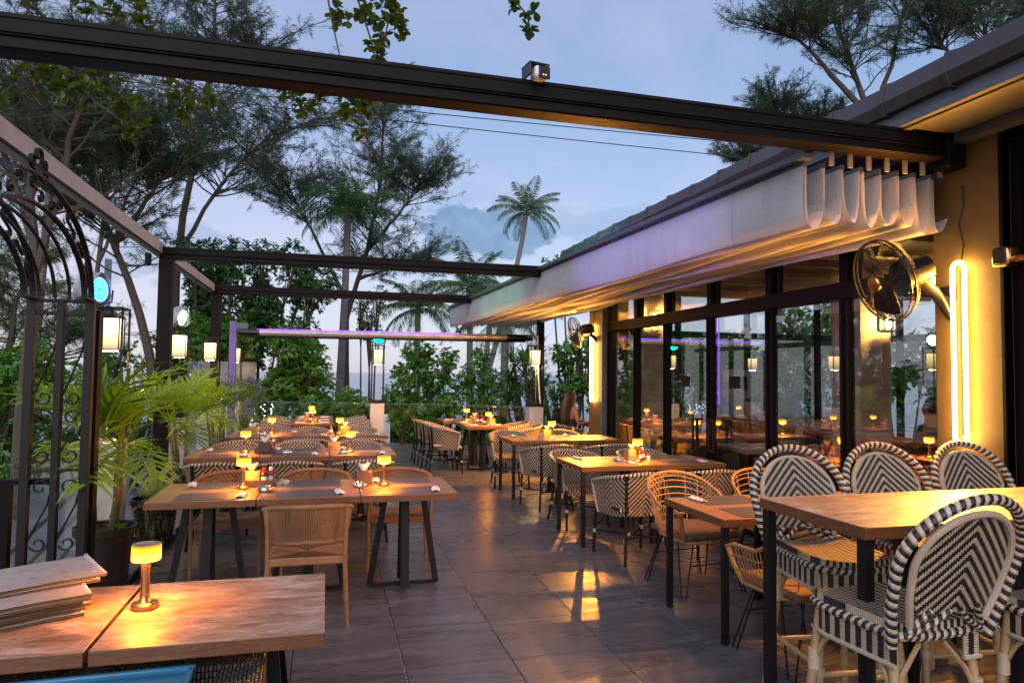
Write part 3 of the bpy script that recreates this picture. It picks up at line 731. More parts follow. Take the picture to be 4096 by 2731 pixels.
# ------------------------------------------------------------------ pergola beams and posts
pg = thing('pergola', 'dark bronze retractable awning frame spanning the terrace with a pale side beam', 'pergola', (-1.85, 8.95, 0))
PO = Vector((-1.85, 8.95, 0))
def pp(name, mb, m, **k):
    for i, p in enumerate(mb.v): mb.v[i] = tuple(Vector(p)-PO)
    return mb.build(name, m, pg, smooth=k.get('smooth', False), bevel=k.get('bevel', .004))
def beam_mb(a, b, w, h):
    a, b = Vector(a), Vector(b); mb = MB().bar(a, b, w, h)
    d = (b-a).normalized(); s_ = d.cross(Vector((0, 0, 1))).normalized()
    for sg in (-1, 1):
        for dz, ww, hh in ((h*.5-.012, .006, .024), (-h*.02, .010, .010), (-h*.12, .014, .006), (-h*.5+.02, .010, .03)):
            o = s_*sg*(w/2+ww/2-.0005)+Vector((0, 0, dz)); mb.bar(a+o, b+o, ww, hh)
    return mb
pp('beam', beam_mb((-2.7, 3.70, 3.17), (4.06, 3.70, 3.15), .13, .17), M['brown_metal'])
pp('beam_end_plate', MB().box((4.00, 3.70, 3.13), (.16, .17, .24)), M['brown_metal'], bevel=.02)
pp('beam', beam_mb((-1.92, 8.95, 2.985), (4.1, 8.95, 3.0), .12, .145), M['brown_metal'])
pp('beam', beam_mb((-1.92, 12.9, 3.01), (4.1, 12.9, 3.01), .12, .145), M['brown_metal'])
pp('side_beam', MB().bar((-1.94, -1.0, 3.03), (-1.94, 13.0, 3.03), .10, .14), M['white_beam'])
pp('side_beam_lip', MB().bar((-1.885, -1.0, 2.955), (-1.885, 12.9, 2.955), .02, .02), M['brown_metal'])
for y in (8.95, 12.9):
    pp('post', MB().box((-1.85, y, 1.46), (.15, .15, 2.92)), M['brown_metal'], bevel=.006)
    pp('cleat', MB().box((-2.03, y-.1, 2.90), (.05, .10, .13)), M['brown_metal'])
# dark post at the far right corner of the roof
tag(MB().box((4.02, 12.9, 1.45), (.12, .14, 2.95)).build('terrace_post', M['brown_metal'], smooth=False, bevel=.006), 'brown square post standing behind the cream pillar with a thin pole leaning on it', 'post')
tag(MB().tube([(3.90, 12.6, .25), (4.00, 12.66, .55), (3.93, 12.7, 1.5), (3.9, 12.7, 2.35)], .014, 8).tube([(3.55, 12.45, .12), (4.0, 12.66, .55)], .010, 6).build('crank_pole', M['white_gloss']), 'thin white crank pole leaning against the brown post by the rail', 'pole')
for x, lab in ((3.86, 'thin rope hanging beside the brown post by the rail'),):
    tag(MB().tube([(x, 12.66, .4), (x+.01, 12.68, 1.4), (x, 12.7, 2.3)], .005, 5).build('hanging_rope', M['binding']), lab, 'rope')

# awning fabric, bunched into deep folds against the building
aw = thing('folded_awning', 'long white fabric awning bunched into hanging folds beneath the roof edge', 'awning', (3.0, 9.0, 2.9))
def fold_x(i, y): 
    x0 = 2.97-(y-3.8)*.0365; x1 = 4.13
    return x0+(x1-x0)*i/8.0
NF = 8; Y0, Y1 = 3.8, 14.75
yrows = [Y0+(Y1-Y0)*k/40 for k in range(41)]
def prof(i, y, k):
    """hanging U between rail i and i+1; k 0..14"""
    xa, xb = fold_x(i, y), fold_x(i+1, y); w = xb-xa
    r = random.Random(i*7+3); dep = .365+.02*sin(i*2.1+y*.35)+(.02 if i == 0 else 0)+.012*sin(y*1.9+i)
    ztop = 2.985
    th = pi*k/14.0
    x = (xa+xb)/2-.47*w*cos(th)*(1-.06*sin(th)); z = ztop-dep*max(0.0, sin(th))**.48
    x += .012*sin(y*2.3+i*1.7+k*.4)+.006*sin(y*6+i)
    return (x-3.0, y-9.0, z-2.9)
for i in range(NF):
    P = [[prof(i, y, k) for k in range(15)] for y in yrows]
    UV = [[(y, (1.0 if j < 2 else .0)) for k in range(15)] for j, y in enumerate(yrows)]
    MB().grid(P, UV=UV).build('fabric_fold', M['awning'], aw)
# tall outer flap with a flat face (the front valance) and its rail
P = []
for y in yrows:
    row = []
    for k in range(9):
        s_ = k/8.0; x = fold_x(0, y)-.012-.012*sin(pi*s_)-.008*sin(y*1.3+s_*2)*s_-.006*sin(y*3.1+s_*4)*s_; z = 2.985-s_*(.392+.006*sin(y*2.2))
        if k >= 8: x += .018
        row.append((x-3.0, y-9.0, z-2.9))
    P.append(row)
MB().grid(P, UV=[[(y, (.6 if j < 2 else 0)) for k in range(9)] for j, y in enumerate(yrows)]).build('fabric_valance', M['awning'], aw)
rl = MB()
for i in range(NF+1):
    a, b = Vector((fold_x(i, Y0)-3, Y0-9, .095)), Vector((fold_x(i, Y1)-3, Y1-9, .095))
    mb = MB().bar(a, b, .022, .035)
    mb.build('fold_rail', M['grey_metal'], aw, smooth=False)
    if i: MB().box((fold_x(i, 3.72)-3+.0, 3.74-9, .125), (.035, .012, .10)).build('hanging_strap', M['rust_pipe'], aw, smooth=False)
MB().bar((fold_x(0, Y0)-.02-3, Y0-9-.05, .13), (fold_x(0, Y1)-.02-3, Y1-9, .13), .10, .04).build('front_profile', M['grey_metal'], aw, smooth=False, bevel=.004)
ck = MB()
for i in range(90):
    y = Y0+.06+i*.121; x = fold_x(0, y)-3-.06; ck.box((x, y-9, .085), (.008, .010, .010))
kp = ck.build('snap_fastener', M['brown_metal'], aw, smooth=False); kp['kind'] = 'stuff'

# rolled up clear screen across the sea side
def at_line(x): return Vector((x, 14.15-(x+1.7)*.045, 2.345+(x+1.7)*.004))
rs = thing('rolled_screen', 'rolled clear plastic screen on a long tube across the sea side, tinted purple', 'roller blind', tuple(at_line(1.3)))
c0 = at_line(1.3)
MB().tube([at_line(-1.62)-c0, at_line(4.1)-c0], .062, 14).build('screen_roll', M['screen_roll'], rs)
MB().tube([at_line(-1.64)-c0, at_line(-1.25)-c0], .066, 14).tube([at_line(3.6)-c0, at_line(4.15)-c0], .066, 14).build('end_wrap', M['black_gloss'], rs)
MB().tube([at_line(-1.5)-c0+Vector((0, -.01, -.075)), at_line(4.0)-c0+Vector((0, -.01, -.075))], .024, 8).build('bottom_bar', M['black_metal'], rs)
MB().bar(at_line(-1.3)-c0+Vector((0, -.02, .064)), at_line(2.6)-c0+Vector((0, -.02, .064)), .012, .006).build('led_strip', M['led_purple'], rs, smooth=False)
tag(MB().box((-1.78, 14.6, 1.29), (.13, .13, 2.58)).build('corner_post', M['purple_light_tone'], smooth=False, bevel=.006), 'square post lit purple at the far left corner', 'post')
MB().box((-1.60, 14.45, 2.48), (.2, .12, .12)).build('junction_box', M['grey_metal'], bpy.data.objects['corner_post.001'] if 'corner_post.001' in bpy.data.objects else None, smooth=False)

# ------------------------------------------------------------------ glass rail and pillars
gr = thing('glass_rail', 'frameless clear glass balustrade along the sea edge', 'railing', tuple(RAIL[1]))
def rail_panel(a, b, z0, z1, parent, org):
    a, b = Vector(a)-org, Vector(b)-org
    a.z = b.z = 0
    MB().bar(a+Vector((0, 0, (z0+z1)/2)), b+Vector((0, 0, (z0+z1)/2)), .010, z1-z0).build('glass_panel', M['rail_glass'], parent, smooth=False)
    MB().bar(a+Vector((0, 0, z1+.004)), b+Vector((0, 0, z1+.004)), .014, .010).build('top_edge', M['rail_edge'], parent, smooth=False)
for a, b in zip(RAIL[:-1], RAIL[1:]):
    d = (b-a); nseg = max(1, round(d.length/1.5))
    for k in range(nseg): rail_panel(a+d*(k/nseg)+d.normalized()*.02, a+d*((k+1)/nseg)-d.normalized()*.02, .02, .985, gr, RAIL[1])
lg_ = thing('side_glass_rail', 'clear glass balustrade behind the plant pots on the left', 'railing', (-1.93, 10, 0))
for y in (5.35, 6.95+.2, 9.3, 12.0):
    pass
for a, b in ((5.15, 6.75), (7.05, 8.85), (9.05, 9.75), (10.05, 12.25), (12.5, 12.8), (13.0, 14.5)):
    rail_panel((-1.93, a, 0), (-1.93, b, 0), .05, .985, lg_, Vector((-1.93, 10, 0)))
MB().box((0, 0, .985), (.0001, .0001, .0001))
# pillars
pil_me = MB().box((0, 0, .5), (.27, .27, 1.0))
def pillar_fn():
    o = pil_me.build('pillar', M['white'], smooth=False, bevel=.006); o['category'] = 'pillar'; return o
pillar = once(pillar_fn)
LP = [(-1.86, 6.90), (-1.86, 9.90), (-1.86, 12.38), (-1.80, 15.2), (1.0, 14.15), (3.84, 12.66)]
pl = ['cream pillar under the lantern beside the iron arch', 'cream pillar behind the striped leaf pot plant', 'cream pillar between the second and third potted palms', 'cream pillar at the far left corner behind the feathery palm', 'pale mauve lit pillar under the cyan spotlight in mid rail', 'cream pillar at the right end of the rail near the seated woman']
for (x, y), l in zip(LP, pl): pillar((x, y, 0), 0, l, 'lantern pillars along the terrace edge')

def lamp_fn():
    t_ = thing('post_lantern', '', 'lantern')
    f = MB(); a = .115; w = .016; H = 1.16
    for sx in (-a, a):
        for sy in (-a, a): f.bar((sx, sy, 0.03), (sx, sy, H), w)
    for z in (H-.008,):
        for p, q in (((-a, -a), (a, -a)), ((a, -a), (a, a)), ((a, a), (-a, a)), ((-a, a), (-a, -a))): f.bar((*p, z), (*q, z), w)
    f.box((0, 0, .02), (.29, .29, .04)).box((0, 0, .05), (.22, .22, .02)).box((0, 0, H-.05), (.03, .03, .09))
    f.build('frame', M['black_metal'], t_, smooth=False)
    g = MB().box((0, 0, H-.235), (.155, .155, .27)); g.build('lantern_glass', M['lantern_glow'], t_, smooth=False)
    c = MB(); b = .084
    for sx in (-b, b):
        for sy in (-b, b): c.bar((sx, sy, H-.375), (sx, sy, H-.095), .009)
    c.box((0, 0, H-.092), (.18, .18, .014)).box((0, 0, H-.378), (.18, .18, .012))
    c.build('lantern_cage', M['brown_metal'], t_, smooth=False)
    MB().box((0, 0, H-.3875), (.10, .10, .006)).build('led_module', M['lantern_bulb'], t_, smooth=False)
    return t_
lamp = once(lamp_fn)
ll = ['black box lantern on the pillar beside the iron arch, nearest of the post lanterns', 'black box lantern under the plastic wrapped spotlight, behind the striped plant', 'black box lantern half hidden by the second potted palm', 'small black box lantern at the far corner beside the purple post', 'tall black box lantern under the cyan spotlight in the middle of the rail', 'tall black box lantern on the cream pillar at the right end of the rail']
for (x, y), l in zip(LP, ll): lamp((x, y, 1.0), 0, l, 'box lanterns on the pillars')

# stage spotlights on top of the lanterns
def par(loc, face, lens, lab, bag=True, rad=.105):
    t_ = thing('stage_spotlight', lab, 'spotlight', loc)
    R = Vector(face).normalized().to_track_quat('Z', 'X').to_matrix()
    MB().lathe([(.03, -.15), (.07, -.14), (rad*.9, -.09), (rad, -.02), (rad*1.02, .03), (rad*.95, .03), (rad*.9, .015)], 20, (0, 0, .13), M3=R).build('housing', M['black_gloss'] if not bag else M['white_gloss'], t_)
    MB().lathe([(0.0001, .018), (rad*.88, .018)], 20, (0, 0, .13), M3=R).build('lens', M['led_blue_dim'] if lens in ('led_blue',) else M[lens], t_)
    led = MB().lathe([(.0075, 0), (.006, .006), (.0001, .008)], 6, M3=R).mesh('led', [M[lens]], False)
    for k in range(1, 5):
        for j in range(6*k):
            a = 2*pi*j/(6*k)+k*.3; q = R @ Vector((cos(a)*k*rad*.21, sin(a)*k*rad*.21, .022)); 
            if k*rad*.21 < rad*.87: obj('led', led, t_, q+Vector((0, 0, .13)))
    MB().tube([(0, .0, -.005), (-rad*1.1, 0, .03), (-rad*1.15, 0, .13)], .008, 6).tube([(0, 0, -.005), (rad*1.1, 0, .03), (rad*1.15, 0, .13)], .008, 6).box((0, 0, 0), (.05, .05, .012)).build('bracket', M['black_metal'], t_)
    if bag:
        P = []
        for i in range(10):
            row = []
            for j in range(21):
                a = 2*pi*j/20; rr = rad*(.35+1.0*sin(min(1, i/7)*pi/2))*(1+.11*sin(3*a+i)+.07*sin(7*a+i*2.3)); zz = -.20+i*.027
                if i > 7: rr *= .93
                row.append(R @ Vector((cos(a)*rr, sin(a)*rr, zz))+Vector((0, 0, .13)))
            P.append(row)
        MB().grid(P).build('plastic_bag', M['plastic_bag'], t_)
    return t_
pb = par((-1.86, 6.45, 2.14), (.93, -.34, .02), 'led_blue', 'blue LED spotlight wrapped in a plastic bag above the nearest lantern')
pgn = par((-1.86, 9.90, 2.17), (.93, -.30, -.2), 'led_green', 'plastic wrapped spotlight glowing green white on the second lantern')
par((1.0, 14.05, 2.18), (.05, -1, -.12), 'led_cyan', 'bright cyan spotlight facing the tables on top of the middle lantern', bag=False, rad=.125)
def beam_light(parent, aim, col, watts, spot):
    l = bpy.data.lights.new('led_beam', 'SPOT'); l.energy = watts; l.color = col; l.spot_size = radians(spot); l.spot_blend = .8; l.shadow_soft_size = .08
    o = bpy.data.objects.new('led_beam', l); COL.objects.link(o); o.parent = parent; o.location = (.16, -.03, .13)
    o.rotation_euler = (Vector(aim)-(Vector(parent.location)+Vector(o.location))).to_track_quat('-Z', 'Y').to_euler()
beam_light(pb, (2.9, 6.2, 2.75), (.36, .24, 1.0), 170, 46)
beam_light(pgn, (2.7, 11.0, 2.8), (.25, 1.0, .55), 90, 40)
fb = thing('floodlight_bar', 'row of small white floodlights shining beyond the iron arch', 'floodlight', (-6.9, 14, 3.1))
for i, (x, m_, r_) in enumerate(((-.62, 'led_blue', .03), (-.38, 'flood_white', .07), (-.16, 'led_blue', .035), (.12, 'flood_white', .06))):
    MB().lathe([(.0001, 0), (r_, 0), (r_*.8, .06), (.02, .10)], 12, (x, 0, 0), M3=Matrix.Rotation(pi/2*.95, 3, 'X')).build('flood_lamp', M[m_], fb)
MB().bar((-.8, .08, -.12), (.4, .08, -.12), .03).build('mounting_bar', M['black_metal'], fb)
tag(MB().tube([(-6.55, 14.05, -3.6), (-6.5, 14.05, 3.0)], .045, 8).build('flood_pole', M['grey_metal']), 'slim grey pole carrying the floodlights beyond the arch', 'pole')

# security camera on the near beam
t_ = thing('security_camera', 'white and black security camera on top of the near beam', 'camera', (1.10, 3.60, 3.275), rz=.15); t_.scale = (.82, .82, .82)
MB().box((0, 0, -.01), (.105, .10, .085)).build('housing', M['white_gloss'], t_, bevel=.02)
MB().box((.012, -.052, -.018), (.085, .012, .085)).build('lens_cover', M['black_gloss'], t_, bevel=.02)
MB().box((-.02, .02, .042), (.15, .14, .012)).box((-.085, .02, 0), (.012, .14, .085)).build('hood', M['black_gloss'], t_, bevel=.004)
for a in (.002, .020): MB().lathe([(.0001, 0), (.006, 0)], 10, (a, -.060, -.035), M3=Matrix.Rotation(pi/2, 3, 'X')).build('indicator_led', M['small_led'], t_)

# power cables overhead
for z0, z1, l in ((5.98, 5.94, 'lower thin black cable crossing the sky under the near beam'), (6.17, 6.24, 'upper thin black cable crossing the sky under the near beam')):
    pts = [Vector((-9+22*k/20, 12, z0+(z1-z0)*((-9+22*k/20)-1)/7.8+.10*((k/20-.5)**2*4-1)+.1)) for k in range(21)]
    tag(MB().tube(pts, .009, 5).build('overhead_cable', M['black_gloss']), l, 'cable', 'overhead cables')

# ------------------------------------------------------------------ wall fans
def fan_fn():
    t_ = thing('wall_fan', '', 'fan')                     # fan faces local -Y; bracket behind at +Y
    R = .25; D = .16
    cg = MB(); rr = .0022
    for ring, y in ((R, -.5*D*.2), (R*.985, -.045)):
        cg.tube([Vector((cos(a)*ring, y, sin(a)*ring)) for a in np.linspace(0, 2*pi, 41)[:-1]], .0055, 6, closed=True)
    for k in range(72):
        a = 2*pi*k/72; c, s_ = cos(a), sin(a)
        cg.tube([Vector((c*.05, -.095, s_*.05)), Vector((c*R*.6, -.088, s_*R*.6)), Vector((c*R*.93, -.062, s_*R*.93)), Vector((c*R, -.03, s_*R))], rr*.55, 3, caps=False)
        cg.tube([Vector((c*.06, .075, s_*.06)), Vector((c*R*.7, .06, s_*R*.7)), Vector((c*R*.95, .02, s_*R*.95)), Vector((c*R, -.02, s_*R))], rr*.55, 3, caps=False)
    for q in (.4, .62, .82):
        cg.tube([Vector((cos(a)*R*q, -.092+.012*q, sin(a)*R*q)) for a in np.linspace(0, 2*pi, 33)[:-1]], rr*.6, 4, closed=True)
    cg.build('cage', M['black_metal'], t_)
    MB().lathe([(.0001, .012), (.045, .008), (.05, 0), (.05, -.01)], 20, (0, -.095, 0), M3=Matrix.Rotation(pi/2, 3, 'X')).build('hub_badge', M['brass'], t_)
    for k in range(3):
        a0 = 2*pi*k/3; P = []
        for i in range(6):
            row = []
            r_ = .04+i*.036
            for j in range(6):
                a = a0+(j/5-.5)*(1.15+.2*sin(i/5*pi)); row.append((cos(a)*r_, -.02+(j/5-.5)*.055, sin(a)*r_))
            P.append(row)
        MB().grid(P, thick=.002).build('blade', M['black_gloss'], t_)
    MB().lathe([(.055, -.07), (.088, -.08), (.095, -.16), (.085, -.26), (.05, -.29), (.0001, -.29)], 20, (0, 0, 0), M3=Matrix.Rotation(pi/2, 3, 'X')).build('motor', M['black_gloss'], t_)
    br = MB().tube([(0, .20, -.06), (0, .27, -.16), (0, .33, -.30), (0, .36, -.42)], [.035, .034, .04, .03], 10).box((0, .37, -.30), (.10, .03, .30))
    br.build('wall_bracket', M['black_gloss'], t_)
    MB().box((.0, .352, -.42), (.035, .012, .05)).build('control_label', M['white_gloss'], t_, smooth=False)
    return t_
fan = once(fan_fn)
f1 = fan((3.66, 3.86, 2.28), -radians(98), 'large black wall fan below the awning folds, the nearer of the two')
f2 = fan((3.80, 10.30, 2.28), -radians(97), 'black wall fan above the slim neon loop, the farther of the two')
f1.rotation_euler[0] = .32; f1.scale = (1.12, 1.12, 1.12); f2.rotation_euler[0] = .25

# ------------------------------------------------------------------ tables
def top_mb(w, d, h, t=.048):
    return MB().box((0, 0, h-t/2), (w-.006, d, t))
def two_tone(o, side_mat):
    """sides of the top use the edge wood"""
    me = o.data; me.materials.append(side_mat)
    for p in me.polygons:
        if abs(p.normal.z) < .5: p.material_index = 1
def ped_table():
    t_ = thing('pedestal_table', '', 'table')
    o = top_mb(.69, .80, .75).build('tabletop', M['wood'], t_, smooth=False, bevel=.003); two_tone(o, M['wood_edge'])
    MB().box((0, 0, .697), (.42, .46, .010)).build('top_plate', M['black_metal'], t_, smooth=False)
    for (sx, sy) in ((0, -1), (0, 1), (-1, 0), (1, 0)):
        a, b = (.06, .055) if sy else (.14, .25)
        p0 = (sx*a, sy*.07, .70) if sy else (sx*.14, 0, .70); p1 = (0, sy*.24, .012) if sy else (sx*.25, 0, .012)
        if sy: MB().bar((0, sy*.06, .70), (0, sy*.13, .02), .062, .022, up=(0, 1, 0)).build('leg', M['black_metal'], t_, smooth=False)
        else: MB().bar(p0, p1, .022, .045, up=(1, 0, 0)).build('leg', M['black_metal'], t_, smooth=False)
    MB().box((0, 0, .018), (.50, .035, .02)).box((0, 0, .040), (.035, .24, .02)).build('base_cross', M['black_metal'], t_, smooth=False)
    return t_
ped = once(ped_table)
def leg_table(w, d, h, wood='wood', edge='wood_edge', leg=.034, cat='table', name='dining_table'):
    t_ = thing(name, '', cat)
    o = top_mb(w, d, h).build('tabletop', M[wood], t_, smooth=False, bevel=.003); two_tone(o, M[edge])
    lm = MB().box((0, 0, (h-.05)/2), (leg, leg, h-.05)).mesh('leg', [M['black_metal']], False)
    for sx in (-1, 1):
        for sy in (-1, 1): obj('leg', lm, t_, (sx*(w/2-leg/2-.012), sy*(d/2-leg/2-.012), 0))
    MB().box((0, 0, h-.054), (w-.12, d-.12, .012)).build('under_plate', M['black_metal'], t_, smooth=False)
    return t_

# -- small things for tables
def mat_fn():
    o = MB().box((0, 0, .001), (.44, .295, .002)).build('placemat', M['placemat'], smooth=False); o['category'] = 'placemat'; return o
placemat = once(mat_fn)
def napkin_fn():
    t_ = thing('napkin', '', 'napkin')
    P = []
    for i in range(9):
        row = []
        for j in range(5):
            x = (j/4-.5)*.062*(1-.25*abs(i/8-.3)); y = (i/8-.5)*.155
            z = .010+.008*sin(pi*j/4)+.003*sin(i*2.2+j)
            row.append((x, y, z))
        P.append(row)
    MB().grid(P, thick=.008).build('folded_napkin', M['paper'], t_)
    f = MB().bar((.005, .05, .02), (.005, .10, .020), .004, .0015)
    for k in range(4): f.bar((-.005+k*.0065, .10, .02), (-.006+k*.007, .135, .022), .0018)
    f.box((.005, .10, .020), (.024, .006, .002)); f.build('fork', M['chrome'], t_, smooth=False)
    return t_
napkin = once(napkin_fn)
def lamp_table():
    t_ = thing('table_lamp', '', 'lamp')
    MB().lathe([(.0001, 0), (.044, 0), (.046, .004), (.046, .017), (.042, .021), (.022, .024), (.017, .032), (.0165, .05)], 28).build('base', M['brass'], t_)
    MB().lathe([(.0165, .03), (.0145, .05), (.0150, .10), (.0165, .165)], 20).build('stem', M['brass'], t_)
    MB().lathe([(.040, .172), (.0475, .172), (.049, .178), (.049, .222), (.0465, .229)], 28).build('shade', M['lamp_shade'], t_)
    MB().lathe([(.0001, .230), (.044, .230), (.047, .2285), (.047, .2265)], 28).build('top_cap', M['wood_grey'], t_)
    MB().lathe([(.0165, .1705), (.040, .1705), (.040, .1715), (.0165, .1715)], 20).build('led_ring', M['lamp_under'], t_)
    return t_
tlamp = once(lamp_table)
def tissue(box_mat):
    def fn():
        t_ = thing('tissue_box', '', 'tissue box')
        MB().box((0, 0, .052), (.125, .125, .104)).build('box', M[box_mat], t_, bevel=.004)
        MB().box((0, 0, .1045), (.07, .028, .002)).build('slot', M['black_gloss'], t_, smooth=False)
        P = []
        for i in range(6):
            row = []
            for j in range(9):
                a = 2*pi*j/8; r_ = .012+.030*(i/5)*(1+.35*sin(2*a+1)+.2*sin(3*a)); row.append((cos(a)*r_, sin(a)*r_*.55, .100+i*.011+.010*sin(a*2+.5)*(i/5)))
            P.append(row)
        MB().grid(P).build('tissue', M['paper'], t_)
        return t_
    return fn
tissue_w = once(tissue('tissue_box_wood')); tissue_d = once(tissue('tissue_box_dark'))
def ashtray_fn():
    t_ = thing('ashtray', '', 'ashtray')
    MB().lathe([(.0001, .002), (.05, .002), (.055, .006), (.057, .022), (.054, .030), (.048, .031), (.045, .024), (.044, .008), (.0001, .008)], 28).build('bowl', M['chrome'], t_)
    MB().lathe([(.046, .031), (.047, .036), (.035, .038), (.03, .030)], 28).build('lid_ring', M['chrome'], t_)
    return t_
ashtray = once(ashtray_fn)
def bottle(body, cap):
    def fn():
        t_ = thing('sauce_bottle', '', 'bottle')
        MB().lathe([(.0001, 0), (.022, 0), (.024, .004), (.024, .075), (.019, .092), (.010, .102), (.010, .112)], 16).build('bottle_body', M[body], t_)
        MB().lathe([(.014, .100), (.015, .102), (.0145, .125), (.011, .128), (.0001, .128)], 14).build('cap', M[cap], t_)
        MB().lathe([(.0245, .022), (.0247, .022), (.0247, .062), (.0245, .062)], 16).build('label_band', M['paper'], t_)
        return t_
    return fn
b_red = once(bottle('sauce', 'white_gloss')); b_dark = once(bottle('darksauce', 'red'))
def shaker_fn():
    t_ = thing('salt_shaker', '', 'shaker')
    MB().lathe([(.0001, 0), (.02, 0), (.021, .005), (.018, .05), (.016, .056)], 14).build('shaker_body', M['salt'], t_)
    MB().lathe([(.017, .055), (.018, .058), (.016, .075), (.0001, .08)], 14).build('lid', M['red'], t_)
    return t_
shaker = once(shaker_fn)
def caddy_fn():
    t_ = thing('condiment_tray', '', 'condiment tray')
    c = MB().box((0, 0, .006), (.20, .15, .012))
    for sy in (-1, 1): c.box((0, sy*.071, .03), (.20, .008, .05))
    c.box((-.096, 0, .03), (.008, .142, .05)).box((.096, 0, .055), (.008, .142, .11)).box((0, 0, .04), (.006, .142, .06))
    c.build('tray', M['tissue_box_dark'], t_, smooth=False, bevel=.002)
    return t_
caddy = once(caddy_fn)
def holder_fn():
    t_ = thing('card_holder', '', 'card holder')
    MB().bar((-.035, 0, 0), (0, 0, .075), .06, .003, up=(0, 1, 0)).bar((.035, 0, 0), (0, 0, .075), .06, .003, up=(0, 1, 0)).build('acrylic_tent', M['jar_glass'], t_, smooth=False)
    return t_
holder = once(holder_fn)
TZ = .7505
ROWN = {'A': 'front row', 'B': 'second row', 'C': 'third row', 'D': 'lengthwise row'}
COLN = ['left', 'middle', 'right']
def table_set(cx, cy, d, who, mz=TZ, near=True, far=True, shift=0.0, nap=True, rz=0.0, dx=0.0):
    """placemats and rolled napkins at the two long sides of a table"""
    R = Matrix.Rotation(rz, 3, 'Z')
    for s_, nm in ((-1, 'near'), (1, 'far')):
        if (s_ < 0 and not near) or (s_ > 0 and not far): continue
        p = R @ Vector((shift, s_*(d/2-.175), 0))+Vector((cx, cy, mz)); placemat(p, rz, f'grey placemat on the {nm} side, {who}', 'grey placemats')
        if nap:
            q = R @ Vector((shift+(.20 if s_ < 0 else -.20), s_*(d/2-.15), 0))+Vector((cx, cy, mz+.002))
            napkin(q, rz+random.uniform(-.15, .15)+(pi if s_ > 0 else 0), f'white napkin with fork on the {nm} side, {who}', 'napkins with forks')
rows = {'A': ([-.779, -.089, .601], 5.385, .80), 'B': ([-.985, -.295, .40], 7.80, .80), 'C': ([-.90, -.21, .50], 10.03, .78)}
for r, (xs, cy, d) in rows.items():
    for i, x in enumerate(xs):
        ped((x, cy, 0), 0, f'square wood top pedestal table, {COLN[i]} one of the left hand {ROWN[r]}', 'wood top pedestal tables')
        table_set(x, cy, .8, f'{COLN[i]} table of the left hand {ROWN[r]}', shift=.0 if r != 'A' or i else .04)
for i, y in enumerate((12.36, 13.06, 13.75)):
    ped((-.20, y, 0), 0, f'wood top pedestal table of the lengthwise left row, {["nearest", "middle", "farthest"][i]} of its three', 'wood top pedestal tables')
    for s_, nm in ((-1, 'left'), (1, 'right')):
        placemat((-.20+s_*.19, y, TZ), pi/2, f'grey placemat on the {nm} side of the {["nearest", "middle", "farthest"][i]} lengthwise left table', 'grey placemats')
        napkin((-.20+s_*.20, y-.18, TZ+.002), s_*pi/2, f'white napkin at the {nm} side of the {["nearest", "middle", "farthest"][i]} lengthwise left table', 'napkins with forks')
# right of the aisle, lengthwise tables by the rail
for i, (x, y) in enumerate(((2.57, 11.45), (2.57, 12.14), (2.40, 12.80))):
    if y < 12.6: ped((x, y, 0), pi/2 if 0 else 0, f'wood top pedestal table by the rail right of the aisle, {["nearest", "middle", "farthest"][i]}', 'wood top pedestal tables')
    else: ped((x, y-.0, 0), 0, 'wood top pedestal table by the rail right of the aisle, farthest and shifted left', 'wood top pedestal tables')
    for s_, nm in ((-1, 'left'), (1, 'right')):
        placemat((x+s_*.19, y, TZ), pi/2, f'grey placemat on the {nm} side of the {["nearest", "middle", "farthest"][i]} table by the rail', 'grey placemats')
        napkin((x+s_*.20, y-.14, TZ+.002), s_*pi/2, f'white napkin on the {nm} side of the {["nearest", "middle", "farthest"][i]} table by the rail', 'napkins with forks')
rt = once(lambda: leg_table(.765, .76, .75, leg=.036))
RT = [('farthest window side pair', 9.03), ('middle window side pair', 6.53), ('pair beside the rattan chairs', 4.13)]
for nm, cy in RT:
    for i, x in enumerate((2.715, 3.48)):
        rt((x, cy, 0), 0, f'four legged wood table, {["left", "right"][i]} half of the {nm}', 'four legged wood tables')
        table_set(x, cy, .76, f'{["left", "right"][i]} table, {nm}', nap=not ('rattan' in nm and i == 1))
bt = once(lambda: leg_table(.80, .66, 1.05, wood='wood_grey', edge='wood_edge', leg=.042, name='bar_table'))
bt((2.37, 2.535, 0), 0, 'high wooden bar table at right front, left of its joined pair', 'high bar tables')
bt((3.17, 2.535, 0), 0, 'high wooden bar table at right front, right of its joined pair', 'high bar tables')
def fg_table():
    t_ = thing('foreground_table', '', 'table')
    o = top_mb(.705, .70, .75).build('tabletop', M['wood_grey'], t_, smooth=False, bevel=.003); two_tone(o, M['wood_edge'])
    for sx in (-1, 1):
        for sy in (-1, 1): MB().bar((sx*.16, sy*.10, .70), (sx*.24, sy*.20, .01), .024, .045, up=(1, 0, 0)).build('leg', M['black_metal'], t_, smooth=False)
    MB().box((0, 0, .02), (.50, .03, .02)).box((0, 0, .041), (.03, .42, .02)).build('base_cross', M['black_metal'], t_, smooth=False)
    MB().box((0, 0, .697), (.40, .40, .010)).build('top_plate', M['black_metal'], t_, smooth=False)
    return t_
ft_ = fg_table()
ft_.location = (-.333, 2.77, 0); tag(ft_, 'weathered wood table in the left foreground with the near table lamp', 'table')
ft2 = dup(ft_, (-1.045, 2.77, 0), 0, 'weathered wood table at the left edge of the picture under the pile of menus')
bpy.context.view_layer.update()

